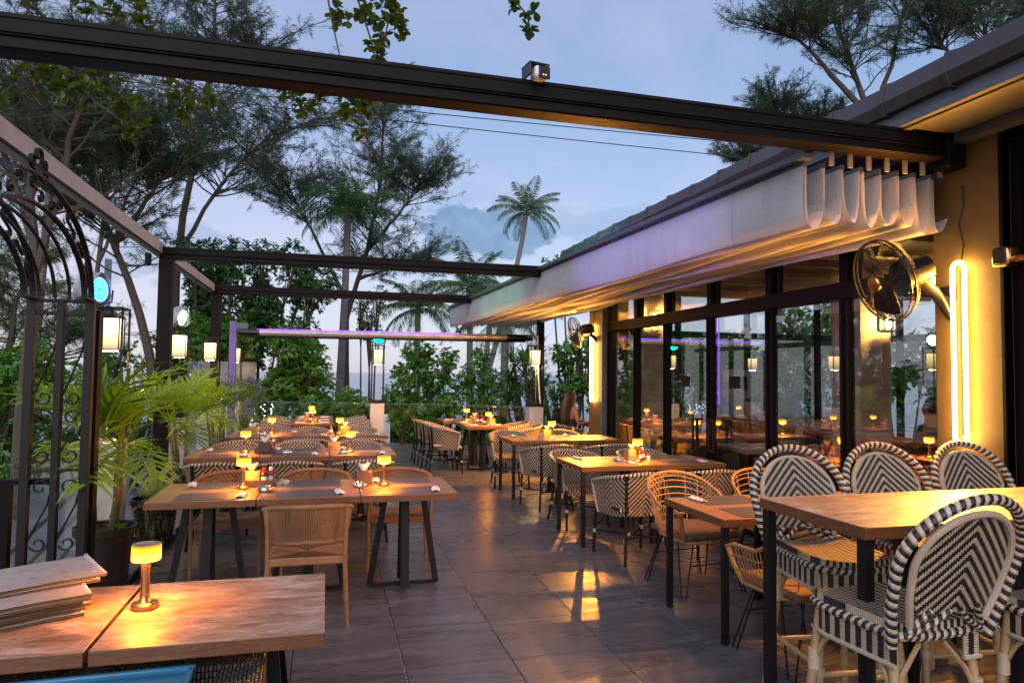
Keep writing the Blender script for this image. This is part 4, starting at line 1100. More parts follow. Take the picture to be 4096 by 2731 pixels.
# lamps and table top items
def lampat(x, y, lab, z=TZ): tlamp((x, y, z), random.uniform(0, 6), lab, 'amber cordless table lamps')
lampat(-.615, 2.81, 'glowing amber table lamp on the foreground table, nearest lamp of all')
lampat(-.565, 5.44, 'amber table lamp at the left seam of the front left row')
lampat(.445, 5.40, 'amber table lamp near the right end of the front left row')
lampat(-.80, 7.82, 'amber table lamp toward the left of the second left row')
lampat(.27, 7.70, 'amber table lamp beside the tissue box right in the second left row')
lampat(-.70, 10.05, 'amber table lamp at left in the third left row')
lampat(.20, 9.95, 'amber table lamp at right in the third left row')
lampat(-.20, 12.1, 'amber table lamp on the lengthwise left row, nearer one')
lampat(-.24, 13.4, 'amber table lamp on the lengthwise left row, farther one')
lampat(2.47, 12.35, 'amber table lamp by the rail right of the aisle, farther one')
lampat(2.62, 11.25, 'amber table lamp by the rail right of the aisle, nearer one')
lampat(2.98, 9.00, 'amber table lamp behind the farther amber number card')
lampat(3.03, 6.42, 'amber table lamp behind the nearer amber number card')
tissue_d((.30, 5.52, TZ), 0, 'dark red tissue box with a crumpled tissue in the front left row', 'tissue boxes')
ashtray((.27, 5.36, TZ), 0, 'steel ashtray in front of the dark tissue box, front left row', 'steel ashtrays')
ashtray((-.40, 5.30, TZ), 0, 'steel ashtray beside the condiment tray, front left row', 'steel ashtrays')
holder((-.28, 5.44, TZ), 0, 'clear tent card holder on the middle front left table', 'clear card holders')
caddy((-.455, 5.55, TZ), 0, 'dark condiment tray with bottles at the left seam of the front row', 'condiment trays')
tissue_w((-.52, 5.56, TZ+.012), 0, 'narrow wooden tissue holder standing in the front condiment tray', 'tissue boxes')
b_dark((-.43, 5.52, TZ+.013), 0, 'dark sauce bottle with red cap in the front condiment tray', 'sauce bottles')
b_red((-.385, 5.57, TZ+.013), 0, 'red sauce bottle in the front condiment tray', 'sauce bottles')
shaker((-.43, 5.59, TZ+.013), 0, 'small shaker with red lid in the front condiment tray', 'shakers')
caddy((-.60, 7.78, TZ), 0, 'dark condiment tray in the second left row', 'condiment trays')
tissue_d((-.60, 7.75, TZ+.012), 0, 'large dark leather tissue box in the second left row', 'tissue boxes')
b_red((-.52, 7.84, TZ+.013), 0, 'bottle with red cap behind the leather tissue box', 'sauce bottles')
ashtray((-.38, 7.64, TZ), 0, 'steel ashtray right of the leather tissue box', 'steel ashtrays')
tissue_w((.10, 7.80, TZ), 0, 'pale wooden tissue box in the second left row', 'tissue boxes')
ashtray((.20, 7.58, TZ), 0, 'steel ashtray before the pale tissue box, second left row', 'steel ashtrays')
holder((.07, 7.66, TZ), 0, 'clear tent holder leaning before the pale tissue box, second left row', 'clear card holders')
tissue_w((-.93, 10.0, TZ), 0, 'pale wooden tissue box at left in the third left row', 'tissue boxes')
ashtray((-.80, 9.90, TZ), 0, 'steel ashtray at left in the third left row', 'steel ashtrays')
tissue_w((.28, 10.08, TZ), 0, 'pale tissue box at right in the third left row', 'tissue boxes')
ashtray((.44, 9.98, TZ), 0, 'steel ashtray at right in the third left row', 'steel ashtrays')
b_dark((.08, 9.98, TZ), 0, 'dark sauce bottle at right in the third left row', 'sauce bottles')
holder((-.12, 9.95, TZ), 0, 'clear tent card holder in the third left row', 'clear card holders')
tissue_w((-.30, 12.62, TZ), 0, 'wooden tissue box on the lengthwise left row', 'tissue boxes')
b_dark((-.24, 12.5, TZ), 0, 'dark sauce bottle on the lengthwise left row', 'sauce bottles')
ashtray((-.08, 12.45, TZ), 0, 'steel ashtray on the lengthwise left row', 'steel ashtrays')
tissue_w((2.72, 11.5, TZ), 0, 'wooden tissue box on the near table by the rail', 'tissue boxes')
b_dark((2.60, 12.0, TZ), 0, 'left of two red capped dark bottles by the rail', 'sauce bottles')
b_dark((2.67, 12.02, TZ), 0, 'right of two red capped dark bottles by the rail', 'sauce bottles')
b_dark((2.62, 11.62, TZ), 0, 'red capped bottle left of the tissue box on the near table by the rail', 'sauce bottles')
ashtray((2.66, 11.18, TZ), 0, 'steel ashtray before the nearer lamp by the rail', 'steel ashtrays')
tissue_w((2.57, 12.14, TZ), 0, 'wooden tissue box between the two lamps by the rail', 'tissue boxes')
tissue_w((2.96, 9.16, TZ), 0, 'wooden condiment box behind the lamp on the farthest window side pair', 'tissue boxes')
shaker((2.90, 9.22, TZ), 0, 'red lidded shaker behind the lamp on the farthest window side pair', 'shakers')
b_dark((3.10, 6.52, TZ), 0, 'dark bottle with red cap right of the lamp on the middle window side pair', 'sauce bottles')
shaker((3.17, 6.46, TZ), 0, 'glass shaker right of the bottles on the middle window side pair', 'shakers')
b_red((3.16, 6.58, TZ), 0, 'amber sauce bottle behind the shaker on the middle window side pair', 'sauce bottles')
tissue_w((3.06, 6.62, TZ), 0, 'wooden tissue holder behind the bottles on the middle window side pair', 'tissue boxes')
ashtray((2.86, 6.50, TZ), 0, 'steel ashtray left of the amber number card', 'steel ashtrays')
for (x, y, z, n_, l) in ((2.80, 8.92, TZ, '12', 'amber table number card reading twelve on the farthest window side table'), (2.93, 6.36, TZ, '11', 'amber table number card reading eleven beside the ashtray and bottles')):
    t_ = thing('table_number', l, 'sign', (x, y, z), .1)
    MB().box((0, 0, .034), (.072, .018, .068)).build('block', M['tissue_box_wood'], t_, bevel=.002)
    o = obj('number', text_mesh(n_, .052), t_, (0, -.0105, .034), (pi/2, 0, 0)); o.data.materials.append(M['white_gloss'])
# pile of laminated menus
mg = 'menus in the pile'
for i in range(8):
    P = []
    w, d = .46, .30; z0 = i*.0125
    rz = .50+random.uniform(-.05, .05); ox = -1.06+random.uniform(-.015, .015); oy = 2.80+random.uniform(-.01, .01)+(.16 if i > 5 else 0)-(.02 if i > 5 else 0)
    for a in range(9):
        row = []
        for b_ in range(13):
            x = (b_/12-.5)*w; y = (a/8-.5)*d
            z = z0+.012+(.010*max(0, (b_/12-.55))**1.5*2*(i/7) if 1 else 0)+.0018*sin(b_*.8+i*.3)+.005*(a/8)*(i/7)
            row.append((x, y, z))
        P.append(row)
    t_ = thing('menu', ['', ''][0] or (f'laminated paper menu in the pile on the left foreground table, {["lowest", "second from the bottom", "third from the bottom", "fourth from the bottom", "fifth from the bottom", "third from the top", "second from the top", "topmost"][i]}'), 'menu', (ox, oy, TZ), rz, mg)
    MB().grid(P, UV=[[(c/12, r_/8) for c in range(13)] for r_ in range(9)], thick=.011).build('menu_sheets', M['pages_edge'], t_)
    P2 = [[(p[0], p[1], p[2]+.0006) for p in row] for row in P]
    MB().grid(P2, thick=.0012).build('cover', M['laminate'], t_)
    sp = MB()
    for k in range(11):
        x = w/2-.006; y = (k/10-.5)*d*.94; sp.tube([Vector((x+.006*cos(a), y, P[4][12][2]+.012*(y/d+.5)*(i/7)-.006*(i/7)+.004*0+.006*sin(a))) for a in np.linspace(0, 2*pi, 7)[:-1]], .0012, 4, closed=True)
    sp.build('spine_rings', M['white_gloss'], t_)
    if i in (5, 7):
        for q, (tx, ty) in enumerate((("grand menu", .02), ("food & drinks", -.03))):
            pass
# dark wicker armchair with a blue folder on it, bottom left
t_ = thing('wicker_chair', 'dark brown wicker chair in the bottom left corner with a flat woven rim', 'chair', (-.70, 2.36, 0), 0.02)
def wick(name, c, d):
    b = MB(); x, y, z = d[0]/2, d[1]/2, d[2]/2
    vs = [Vector((a*x, bb*y, e*z))+Vector(c) for a in (-1, 1) for bb in (-1, 1) for e in (-1, 1)]
    for f in [(0, 1, 3, 2), (4, 6, 7, 5), (0, 4, 5, 1), (2, 3, 7, 6), (0, 2, 6, 4), (1, 5, 7, 3)]:
        q = [vs[i] for i in f]; nx = (q[1]-q[0]).cross(q[2]-q[0]).normalized()
        uv = [((p.y if abs(nx.x) > .5 else p.x), (p.y if abs(nx.z) > .5 else p.z)) for p in q]
        b.add(q, [(0, 1, 2, 3)], 0, [uv])
    return b.build(name, M['wicker'], t_, smooth=False, bevel=.008)
wick('back', (0, .16, .36), (1.06, .14, .60)); wick('arm', (.46, -.125, .35), (.14, .43, .60)); wick('arm', (-.46, -.125, .35), (.14, .43, .60)); wick('seat', (0, -.12, .28), (.80, .42, .10))
for a in (-.46, .46):
    for b_ in (-.2, .14): MB().box((a, b_, .03), (.05, .05, .06)).build('leg', M['black_gloss'], t_, smooth=False)
t_ = thing('blue_tray', 'glossy blue tray resting on the dark wicker chair', 'tray', (-.84, 2.25, .655), 0.03)
MB().box((0, -.03, .012), (.92, .36, .018)).build('tray_base', M['blue'], t_, bevel=.006)
rim = MB()
for c, d in (((0, .15, .020), (.94, .02, .02)), ((0, -.21, .020), (.94, .02, .02)), ((.46, -.03, .020), (.02, .34, .02)), ((-.46, -.03, .020), (.02, .34, .02))): rim.box(c, d)
rim.build('raised_rim', M['blue'], t_, bevel=.005)

# ------------------------------------------------------------------ chairs
def U_path(hw, back, front, n=28, p=2.6):
    """plan of a tub chair: from the left arm tip, round the back, to the right arm tip (front is +y)"""
    pts = []
    for i in range(n+1):
        a = pi*i/n                       # pi..0 around the back
        c, s_ = -cos(a), -sin(a)
        x = hw*np.sign(c)*abs(c)**(2/p); y = back*abs(s_)**(2/p)*-1
        pts.append((x, y))
    pre = [(-hw*(1.0), front*(1-k/4)) for k in range(4)]; post = [(hw, front*(k+1)/4) for k in range(4)]
    return pre+pts+post
def woven_chair(weave='weave', braid='braid', pole='dark_bamboo'):
    t_ = thing('woven_armchair', '', 'chair')
    pl_ = U_path(.275, .285, .17); N = len(pl_)
    L = [0.0]
    for a, b in zip(pl_[:-1], pl_[1:]): L.append(L[-1]+math.hypot(b[0]-a[0], b[1]-a[1]))
    tot = L[-1]
    def topz(i):
        q = abs(L[i]/tot-.5)*2; return .775-.115*q**1.5
    P, UV = [], []
    rowsn = 7
    for r in range(rowsn):
        f = r/(rowsn-1); row, uvr = [], []
        for i, (x, y) in enumerate(pl_):
            q = abs(L[i]/tot-.5)*2
            zb = .40-.02*q; zt = topz(i)-.012
            sc = .86+.14*f**.8+.035*f*f
            row.append((x*sc, y*sc-(.0 if q > .6 else .02*(f)), zb+(zt-zb)*f)); uvr.append((L[i]-tot/2, zb+(zt-zb)*f))
        P.append(row); UV.append(uvr)
    MB().grid(P, UV=UV, thick=.012).build('woven_shell', M[weave], t_)
    top = [Vector(p)+Vector((0, 0, .006)) for p in P[-1]]
    MB().tube(top+[], .0185, 8).build('braided_rim', M[braid], t_)
    for e in (0, -1):
        MB().tube([Vector(P[r][e]) for r in range(rowsn)], .013, 7).build('arm_binding', M['binding'] if weave == 'weave' else M['braid_dark'], t_)
    S = []
    for j in range(7):
        y = -.24+j*.445/6; hw = .238-.03*max(0, (.0-(y+.10)))*2
        S.append([(x*hw, y, .445-.012*(1-x*x)*(1-((y)/.25)**2)-(.04 if j == 6 else 0)) for x in np.linspace(-1, 1, 9)])
    MB().grid(S[::-1], UV=[[(p[1], p[0]) for p in row] for row in S[::-1]], thick=.03).build('woven_seat', M['weave_stripe' if weave == 'weave' else 'weave_dark'], t_)
    ap = [[(x, .205, z) for x in np.linspace(-.235, .235, 12)] for z in (.355, .43)]
    MB().grid(ap[::-1], UV=[[(p[0], p[2]) for p in row] for row in ap[::-1]], thick=.008).build('front_apron', M[weave], t_)
    feet = [(-.235, .195, -.245, .225), (.235, .195, .245, .225), (-.17, -.22, -.215, -.315), (.17, -.22, .215, -.315)]
    for (x, y, fx, fy) in feet:
        top_z = .43 if y > 0 else .76
        pts = [(fx, fy, 0), (x, y, .40)] if y > 0 else [(fx, fy, 0), (x*1.02, y*1.15, .40), (x*1.12, y*1.32, .755)]
        MB().tube(pts, .0135, 8).build('leg', M[pole], t_)
    def foot_at(i, z):
        x, y, fx, fy = feet[i]; k = z/.4; return Vector((fx+(x-fx)*k, fy+(y-fy)*k, z))
    zs = .20
    for a, b in ((0, 3), (1, 2)): MB().tube([foot_at(a, zs), foot_at(b, zs)], .008, 6).build('stretcher', M[pole], t_)
    MB().tube([foot_at(2, zs+.02), foot_at(3, zs+.02)], .007, 6).build('stretcher', M[pole], t_)
    bn = MB().lathe([(.0155, -.016), (.0165, 0), (.0155, .016)], 8).mesh('binding', [M['binding']])
    for i in range(4): obj('binding', bn, t_, foot_at(i, zs))
    obj('binding', bn, t_, (foot_at(0, zs)+foot_at(3, zs))/2, (0, pi/2, .4))
    br = MB()
    for sx in (-1, 1):
        br.tube([foot_at(2 if sx < 0 else 3, .22), Vector((sx*.10, -.24, .36)), Vector((sx*.05, -.25, .41))], .005, 5)
        br.tube([foot_at(0 if sx < 0 else 1, .22), Vector((sx*.14, .2, .33)), Vector((sx*.08, .2, .38))], .005, 5)
    br.build('curved_brace', M[pole], t_)
    return t_
wch = once(woven_chair)
WG = 'black and cream woven armchairs'
def W(x, y, rz, lab): return wch((x, y, 0), rz+random.uniform(-.03, .03), lab, WG)
for r, (xs, cy, d) in rows.items():
    if r == 'A': continue
    for i, x in enumerate(xs):
        W(x+[.03, .0, -.02][i], cy-.72, 0, f'woven armchair on the near side, {COLN[i]} table of the left hand {ROWN[r]}')
        W(x, cy+.68, pi, f'woven armchair on the far side, {COLN[i]} table of the left hand {ROWN[r]}')
for i, y in enumerate((11.75, 12.45, 13.15, 13.85)):
    if y < 13.9:
        W(-.72, y, -pi/2, f'woven armchair left of the lengthwise left row, {["nearest", "second", "third", "farthest"][i]} of its side')
        W(.42, y-(.0 if i < 3 else .1), pi/2, f'woven armchair right of the lengthwise left row, {["nearest", "second", "third", "farthest"][i]} of its side')
for i, y in enumerate((11.28, 11.95, 12.58)):
    W(1.93-.04*i, y, -pi/2, f'woven armchair left of the tables by the rail, {["nearest", "middle", "farthest"][i]} of three')
    if y < 12.5: W(3.20-.02*i, y-.05, pi/2, f'woven armchair right of the tables by the rail, {["nearest", "farthest"][i]} of two')
W(2.63, 8.16, .08, 'woven armchair on the near side of the farthest window side pair, left one')
W(3.42, 8.15, 0, 'woven armchair on the near side of the farthest window side pair, right one')
W(2.58, 9.72, pi-.1, 'woven armchair behind the farthest window side pair, left one')
W(3.40, 9.75, pi, 'woven armchair behind the farthest window side pair, right one')
W(2.66, 7.10, pi+.12, 'woven armchair behind the middle window side pair, left one showing its striped seat')
W(3.46, 7.12, pi, 'woven armchair behind the middle window side pair, right one')
W(2.66, 5.80, .10, 'woven armchair on the near side of the middle window side pair, left one')
W(3.42, 5.86, 0, 'woven armchair on the near side of the middle window side pair, right one')
W(4.10, 11.55, -pi/2+.15, 'woven armchair the woman sits in at the far end')
W(5.55, 11.5, pi/2, 'woven armchair the pink dressed woman sits in')
# table the two share
rt((4.83, 11.55, 0), 0, 'four legged wood table between the two seated women', 'four legged wood tables')
lampat(4.75, 11.75, 'amber table lamp between the two seated women')

# rope chairs of the front left row (front is +y)
def rope_chair():
    t_ = thing('rope_chair', '', 'chair')
    fm = MB()
    legs = [(-.235, -.225, -.26, -.275), (.235, -.225, .26, -.275), (-.25, .20, -.25, .215), (.25, .20, .25, .215)]
    for (x, y, fx, fy) in legs:
        topz = .74 if y < 0 else .64
        k = .44
        pts = [(fx, fy, 0), (x, y, .40), (x*1.02, y*(1.08 if y < 0 else .9), .60), (x*1.06, y*(1.10 if y < 0 else .75), topz)]
        MB().tube(pts, [.011, .0155, .014, .013], 8).build('leg', M['teak'], t_)
    for (p, q) in (((-.24, .2, .41), (.24, .2, .41)), ((-.24, -.22, .41), (.24, -.22, .41)), ((-.24, -.22, .41), (-.24, .2, .41)), ((.24, -.22, .41), (.24, .2, .41))): fm.bar(p, q, .028, .05)
    fm.build('seat_frame', M['rope'], t_, bevel=.008)
    # curved top rail and arms
    A = [Vector((.27*cos(a)*1.03, -.05+.24*sin(a), .0)) for a in np.linspace(pi*.97, 2*pi+pi*.03, 25)]
    for p in A: p.z = .76-.07*((p.y+.29)/.30)**1.2 if p.y > -.29 else .76
    A = [Vector((-.27, .15, .645))]+A+[Vector((.27, .15, .645))]
    MB().tube(A, .0155, 8).build('top_rail', M['rope'], t_)
    B = [Vector((.24*cos(a), -.06+.215*sin(a), .535-.015*abs(cos(a)))) for a in np.linspace(pi*1.06, 2*pi-pi*.06, 25)]
    MB().tube(B, .011, 8).build('lower_rail', M['rope'], t_)
    cd = MB(); n = 74
    def samp(C, f):
        k = f*(len(C)-1); i = min(int(k), len(C)-2); return C[i].lerp(C[i+1], k-i)
    Ab = A[2:-2]
    for i in range(n):
        f = i/(n-1)
        if .485 < f < .515: pass
        p = samp(Ab, .03+.94*f); q = samp(B, f); out = Vector((p.x, p.y+.05, 0)).normalized()*.004
        m_ = (p+q)/2+Vector((out.x*3, out.y*3, 0))
        cd.tube([p+out, m_, q+out], .0032, 4, caps=False)
    # thick bundle where cords gather on the rails
    for C, z in ((Ab, 0), (B, 0)):
        for i in range(60):
            p = samp(C, .02+.96*i/59); cd.lathe([(.0175, -.003), (.0185, 0), (.0175, .003)], 6, p, M3=(samp(C, min(1, .03+.96*i/59))-samp(C, max(0, .01+.96*i/59))).to_track_quat('Z', 'Y').to_matrix())
    o = cd.build('cord_back', M['rope'], t_); o['kind'] = 'stuff'
    # seat: cords running to the centre in four wedges
    sc = MB(); k = 26
    for i in range(k):
        f = (i+.5)/k*2-1; 
        for sg in (-1, 1):
            sc.tube([(f*.225, sg*.205, .436), (f*.225, sg*abs(f)*.205, .432-.012*(1-abs(f)))], .0036, 4, caps=False)
            sc.tube([(sg*.228, f*.205, .438), (sg*abs(f)*.228, f*.205, .434-.012*(1-abs(f)))], .0036, 4, caps=False)
    o = sc.build('cord_seat', M['rope'], t_); o['kind'] = 'stuff'
    MB().box((0, 0, .418), (.45, .40, .008)).build('seat_pad', M['rope'], t_, smooth=False)
    return t_
rch = once(rope_chair)
RG = 'rope backed wooden chairs of the front row'
rch((-.09, 4.87, 0), 0, 'light brown rope backed chair with its back to the viewer, centre of the front row', RG)
rch((-.72, 6.02, 0), pi, 'rope backed chair behind the left table of the front row', RG)
rch((-.06, 6.05, 0), pi, 'rope backed chair behind the middle table of the front row', RG)
rch((.62, 5.98, 0), pi-.05, 'rope backed chair behind the right table of the front row', RG)

# rattan basket chairs with metal legs (front is +y)
def rattan_chair():
    t_ = thing('rattan_armchair', '', 'chair')
    pl_ = U_path(.30, .29, .26, n=30, p=2.9); N = len(pl_); L = [0.0]
    for a, b in zip(pl_[:-1], pl_[1:]): L.append(L[-1]+math.hypot(b[0]-a[0], b[1]-a[1]))
    tot = L[-1]
    def P(i, f):
        x, y = pl_[i]; q = abs(L[i]/tot-.5)*2
        zt = .83-.19*min(1, q/.62)**2.2-.02*q; zb = .40-.01*q
        if i in (0, N-1): zt -= .02
        sc = .80+.20*f**.7+.03*f; return Vector((x*sc, y*sc-(.03*f if q < .5 else 0), zb+(zt-zb)*f))
    MB().tube([P(0, 0)]+[P(0, .5)]+[P(i, 1) for i in range(N)]+[P(N-1, .5), P(N-1, 0)], .0125, 8).build('rim', M['rattan'], t_)
    MB().tube([P(i, 0) for i in range(N)]+[Vector((.2, .27, .395)), Vector((0, .285, .395)), Vector((-.2, .27, .395))], .011, 8, closed=True).build('base_ring', M['rattan'], t_)
    h = MB()
    for f in (.12, .24, .36, .48, .60, .72, .84, .92): 
        idx = range(8, N-8) if f not in (.36, .72) else range(N)
        h.tube([P(i, f) for i in idx], .0050, 5)
    h.build('back_rods', M['rattan'], t_)
    v = MB()
    for i in range(N):
        q = abs(L[i]/tot-.5)*2
        if q > .45 or i % 4 == 0: v.tube([P(i, 0), P(i, .5), P(i, .98)], .0042, 5)
        if q > .45 and i < N-1:
            m_ = [(P(i, f)+P(i+1, f))/2 for f in (0, .5, .98)]; v.tube(m_, .0042, 5)
    v.build('side_rods', M['rattan'], t_)
    MB().box((0, .0, .425), (.47, .50, .055)).build('seat_cushion', M['cushion'], t_, bevel=.02)
    for sx in (-1, 1):
        for sy in (-1, 1):
            MB().tube([(sx*.15, sy*.20, .395), (sx*.27, sy*.27, 0), (sx*.275, sy*.22, 0), (sx*.22, sy*.10, .395)], .0065, 6).build('hairpin_leg', M['black_metal'], t_)
    MB().tube([(-.2, -.22, .22), (.2, -.22, .22)], .005, 6).tube([(-.2, .22, .22), (.2, .22, .22)], .005, 6).build('stretcher', M['black_metal'], t_)
    return t_
rat = once(rattan_chair)
TG = 'natural rattan basket armchairs'
rat((2.78, 4.88, 0), pi+.12, 'honey coloured rattan armchair with cushion behind the table, left of the two back ones', TG)
rat((3.56, 4.92, 0), pi, 'honey coloured rattan armchair behind the table, right of the two back ones', TG)
rat((2.68, 3.50, 0), .06, 'honey coloured rattan armchair on the near side, partly hidden by the bar stool', TG)
rat((3.42, 3.52, 0), 0, 'honey coloured rattan armchair on the near side behind the middle bar stool', TG)

# bistro bar stools (front is +y)
def bar_stool():
    t_ = thing('bar_stool', '', 'bar stool')
    SH = .74
    # seat with rounded front
    S, UV = [], []
    for j in range(9):
        f = j/8; y = -.20+.42*f; hw = .205*(1-.10*(1-f))*(1-.55*max(0, f-.72)**1.4*1.6)
        S.append([(x*hw, y-.02*abs(x)**2*(f > .8), SH+.012*(abs(x)**2)-.018*max(0, f-.8)*5*0) for x in np.linspace(-1, 1, 11)]); UV.append([(y, x*hw) for x in np.linspace(-1, 1, 11)])
    MB().grid(S[::-1], UV=UV[::-1], thick=.028).build('woven_seat', M['weave_stripe'], t_)
    rim = [Vector(S[j][0]) for j in range(9)]+[Vector(p) for p in S[8][1:-1]]+[Vector(S[j][-1]) for j in range(8, -1, -1)]+[Vector(p) for p in S[0][-2:0:-1]]
    MB().tube([p+Vector((0, 0, -.016)) for p in rim], .0165, 8, closed=True).build('seat_rim', M['braid'], t_)
    sk, sku = [], []
    for z in (SH-.02, SH-.10):
        row = [(p.x*1.02, p.y*1.02, z) for p in rim[:29][::1]]; sk.append(row)
    acc = 0; us = []
    for k, p in enumerate(sk[0]):
        if k: acc += math.dist(sk[0][k], sk[0][k-1])
        us.append(acc)
    MB().grid(sk, UV=[[(0.0, u*.95) for u in us], [(.08, u*.95) for u in us]], thick=.006).build('seat_skirt', M['weave_skirt'], t_)
    MB().tube([(p[0], p[1], SH-.105) for p in sk[1]], .009, 6).build('skirt_edge', M['binding'], t_)
    # hoop back: outer braided hoop, inner hoop, woven panel
    lean = -.16
    def hp(x, z, off=0): return Vector((x, -.205+lean*(z-SH)/.5-.035*(1-(x/.26)**2)+off, z))
    def hoop(hw, z0, zc, zt, nn=22, flare=0):
        pts = [hp(-hw*.80, z0), hp(-hw*.94, (z0+zc)/2)]+[hp(-hw*cos(a), zc+(zt-zc)*sin(a)) for a in np.linspace(0, pi, nn)]+[hp(hw*.94, (z0+zc)/2), hp(hw*.80, z0)]
        return pts
    MB().tube(hoop(.262, SH-.03, SH+.25, SH+.485), .0200, 9).build('outer_hoop', M['braid'], t_)
    MB().tube(hoop(.205, SH+.04, SH+.25, SH+.435), .013, 8).build('inner_hoop', M['binding'], t_)
    P, UV = [], []
    for j in range(13):
        f = j/12; z = SH+.085+f*.345
        zc = SH+.25; hw = .198 if z < zc else .198*math.sqrt(max(0, 1-((z-zc)/.185)**2))
        if z < zc: hw = .150+.048*(z-SH-.085)/(.165)
        hw = max(hw, .012)
        P.append([tuple(hp(x*hw, z, .002)) for x in np.linspace(-1, 1, 15)]); UV.append([(x*hw, z) for x in np.linspace(-1, 1, 15)])
    # pointed weave: v minus |u|
    MB().grid(P, UV=[[(abs(u)+.0, v) for (u, v) in row] for row in UV], thick=.010).build('woven_back_panel', M['weave_v'], t_)
    ar = MB()
    for sx in (-1, 1):
        ar.tube([hp(sx*.10, SH+.10), hp(sx*.15, SH+.03), Vector((sx*.2, -.19, SH-.03))], .012, 7)
        ar.tube([hp(sx*.02, SH+.095), hp(sx*.07, SH+.05), hp(sx*.17, SH+.0)], .010, 7)
    ar.build('back_support', M['braid'], t_)
    # legs with bindings, foot ring and bent braces
    feet = [(-.175, .17, -.225, .235), (.175, .17, .225, .235), (-.165, -.17, -.225, -.25), (.165, -.17, .225, -.25)]
    for (x, y, fx, fy) in feet:
        MB().tube([(fx, fy, 0), (x, y, SH-.03)], [.019, .0175], 10).build('leg', M['bamboo'], t_)
    def fa(i, z): x, y, fx, fy = feet[i]; k = z/(SH-.03); return Vector((fx+(x-fx)*k, fy+(y-fy)*k, z))
    for a, b, z in ((0, 1, .27), (1, 3, .30), (3, 2, .27), (2, 0, .30)):
        MB().tube([fa(a, z), fa(b, z)], .0125, 8).build('footrest_bar', M['bamboo'], t_)
    bnm = MB().lathe([(.0215, -.04), (.0235, -.038), (.0230, .038), (.0205, .04)], 10).mesh('binding', [M['binding']])
    bns = MB().lathe([(.0235, -.018), (.0245, 0), (.0235, .018)], 10).mesh('binding', [M['binding']])
    for i in range(4): obj('binding', bnm, t_, fa(i, .515)); obj('binding', bns, t_, fa(i, .285))
    bc = MB()
    for a, b in ((0, 1), (1, 3), (3, 2), (2, 0)):
        A_, B_ = fa(a, .50), fa(b, .50); Am, Bm = fa(a, SH-.05), fa(b, SH-.05)
        bc.tube([A_, A_.lerp(Am, .5).lerp(B_.lerp(Bm, .5), .10), Am.lerp(Bm, .34)], .0095, 6); bc.tube([B_, B_.lerp(Bm, .5).lerp(A_.lerp(Am, .5), .10), Bm.lerp(Am, .34)], .0095, 6)
    bc.build('bent_brace', M['bamboo'], t_)
    return t_
stool = once(bar_stool)
SG = 'round backed woven bar stools'
stool((2.42, 2.92, 0), pi-.12, 'round backed bar stool behind the high table, leftmost of the back three', SG)
stool((3.06, 2.98, 0), pi-.08, 'round backed bar stool behind the high table, middle of the back three', SG)
stool((3.68, 2.98, 0), pi-.05, 'round backed bar stool behind the high table, rightmost near the neon pilaster', SG)
stool((2.07, 2.19, 0), radians(2), 'round backed bar stool on the near side, back turned to the viewer at bottom right', SG)
stool((2.78, 2.0, 0), radians(8), 'bar stool at the right edge of the picture, mostly cut off', SG)

# indoor furniture seen through the glass
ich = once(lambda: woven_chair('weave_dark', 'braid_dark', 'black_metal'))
IG = 'grey woven chairs indoors'
ITG = 'wood tables indoors'
ot = {0: 'first', 1: 'second', 2: 'third', 3: 'fourth'}
for r in range(4):
    y = 4.7+r*1.45
    for c in range(3):
        x = 5.2+c*1.35
        if (x, y) and abs(x-6.54) < .5 and abs(y-7.35) < .45: continue
        rt((x, y, 0), 0, f'indoor wood table, {["window side", "middle", "far side"][c]} of the {ot[r]} row from the front', ITG)
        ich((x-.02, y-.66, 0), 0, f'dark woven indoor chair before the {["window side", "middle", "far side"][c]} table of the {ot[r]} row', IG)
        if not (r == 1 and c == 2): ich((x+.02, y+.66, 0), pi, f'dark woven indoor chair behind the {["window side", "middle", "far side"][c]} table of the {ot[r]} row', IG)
        if c < 2: napkin((x-.15, y-.2, TZ), pi/2, f'white napkin on the {["window side", "middle"][c]} indoor table of the {ot[r]} row', 'napkins with forks')
for i, (x, y) in enumerate(((5.25, 6.15), (6.5, 4.7), (5.2, 9.05), (6.6, 9.0), (7.9, 7.6), (6.4, 6.2))):
    lampat(x, y, f'amber table lamp indoors on the {["window side table of the second row", "middle table of the first row", "window side table of the last row", "middle table of the last row", "far side table of the third row", "middle table of the second row"][i]}')
t_ = thing('glow_lantern', 'glowing yellow square lantern on a small tray behind the stools', 'lantern', (5.05, 4.62, TZ))
MB().box((0, 0, .07), (.10, .10, .12)).build('glass_box', M['glow_square'], t_, bevel=.004); MB().box((0, 0, .005), (.16, .16, .01)).build('tray', M['black_metal'], t_, smooth=False)
for i, (x, y) in enumerate(((5.0, 6.0), (6.6, 5.2), (5.0, 8.4), (7.4, 8.2))):
    t_ = thing('pendant_lamp', f'warm pendant lamp hanging from the indoor ceiling, {["window side front", "middle front", "window side back", "far back"][i]}', 'lamp', (x, y, 2.55), group='indoor pendant lamps')
    MB().lathe([(.11, -.09), (.115, -.08), (.06, .02), (.015, .05)], 16).build('lamp_shade', M['tissue_box_wood'], t_); MB().lathe([(.0001, -.075), (.03, -.06), (.035, -.03), (.01, .02)], 10).build('light_bulb', M['bulb'], t_)
    MB().tube([(0, 0, .05), (0, 0, .4)], .004, 5).build('lamp_cord', M['black_gloss'], t_)
tag(MB().box((5.53, 9.0, 1.85), (.012, .012, 1.3)).build('led_tube', M['led_purple_soft'], smooth=False), 'thin purple LED tube standing indoors behind the glass doors', 'light')
t_ = thing('red_spotlight', 'small red stage light hanging indoors beside the purple tube', 'spotlight', (5.66, 8.5, 2.25))
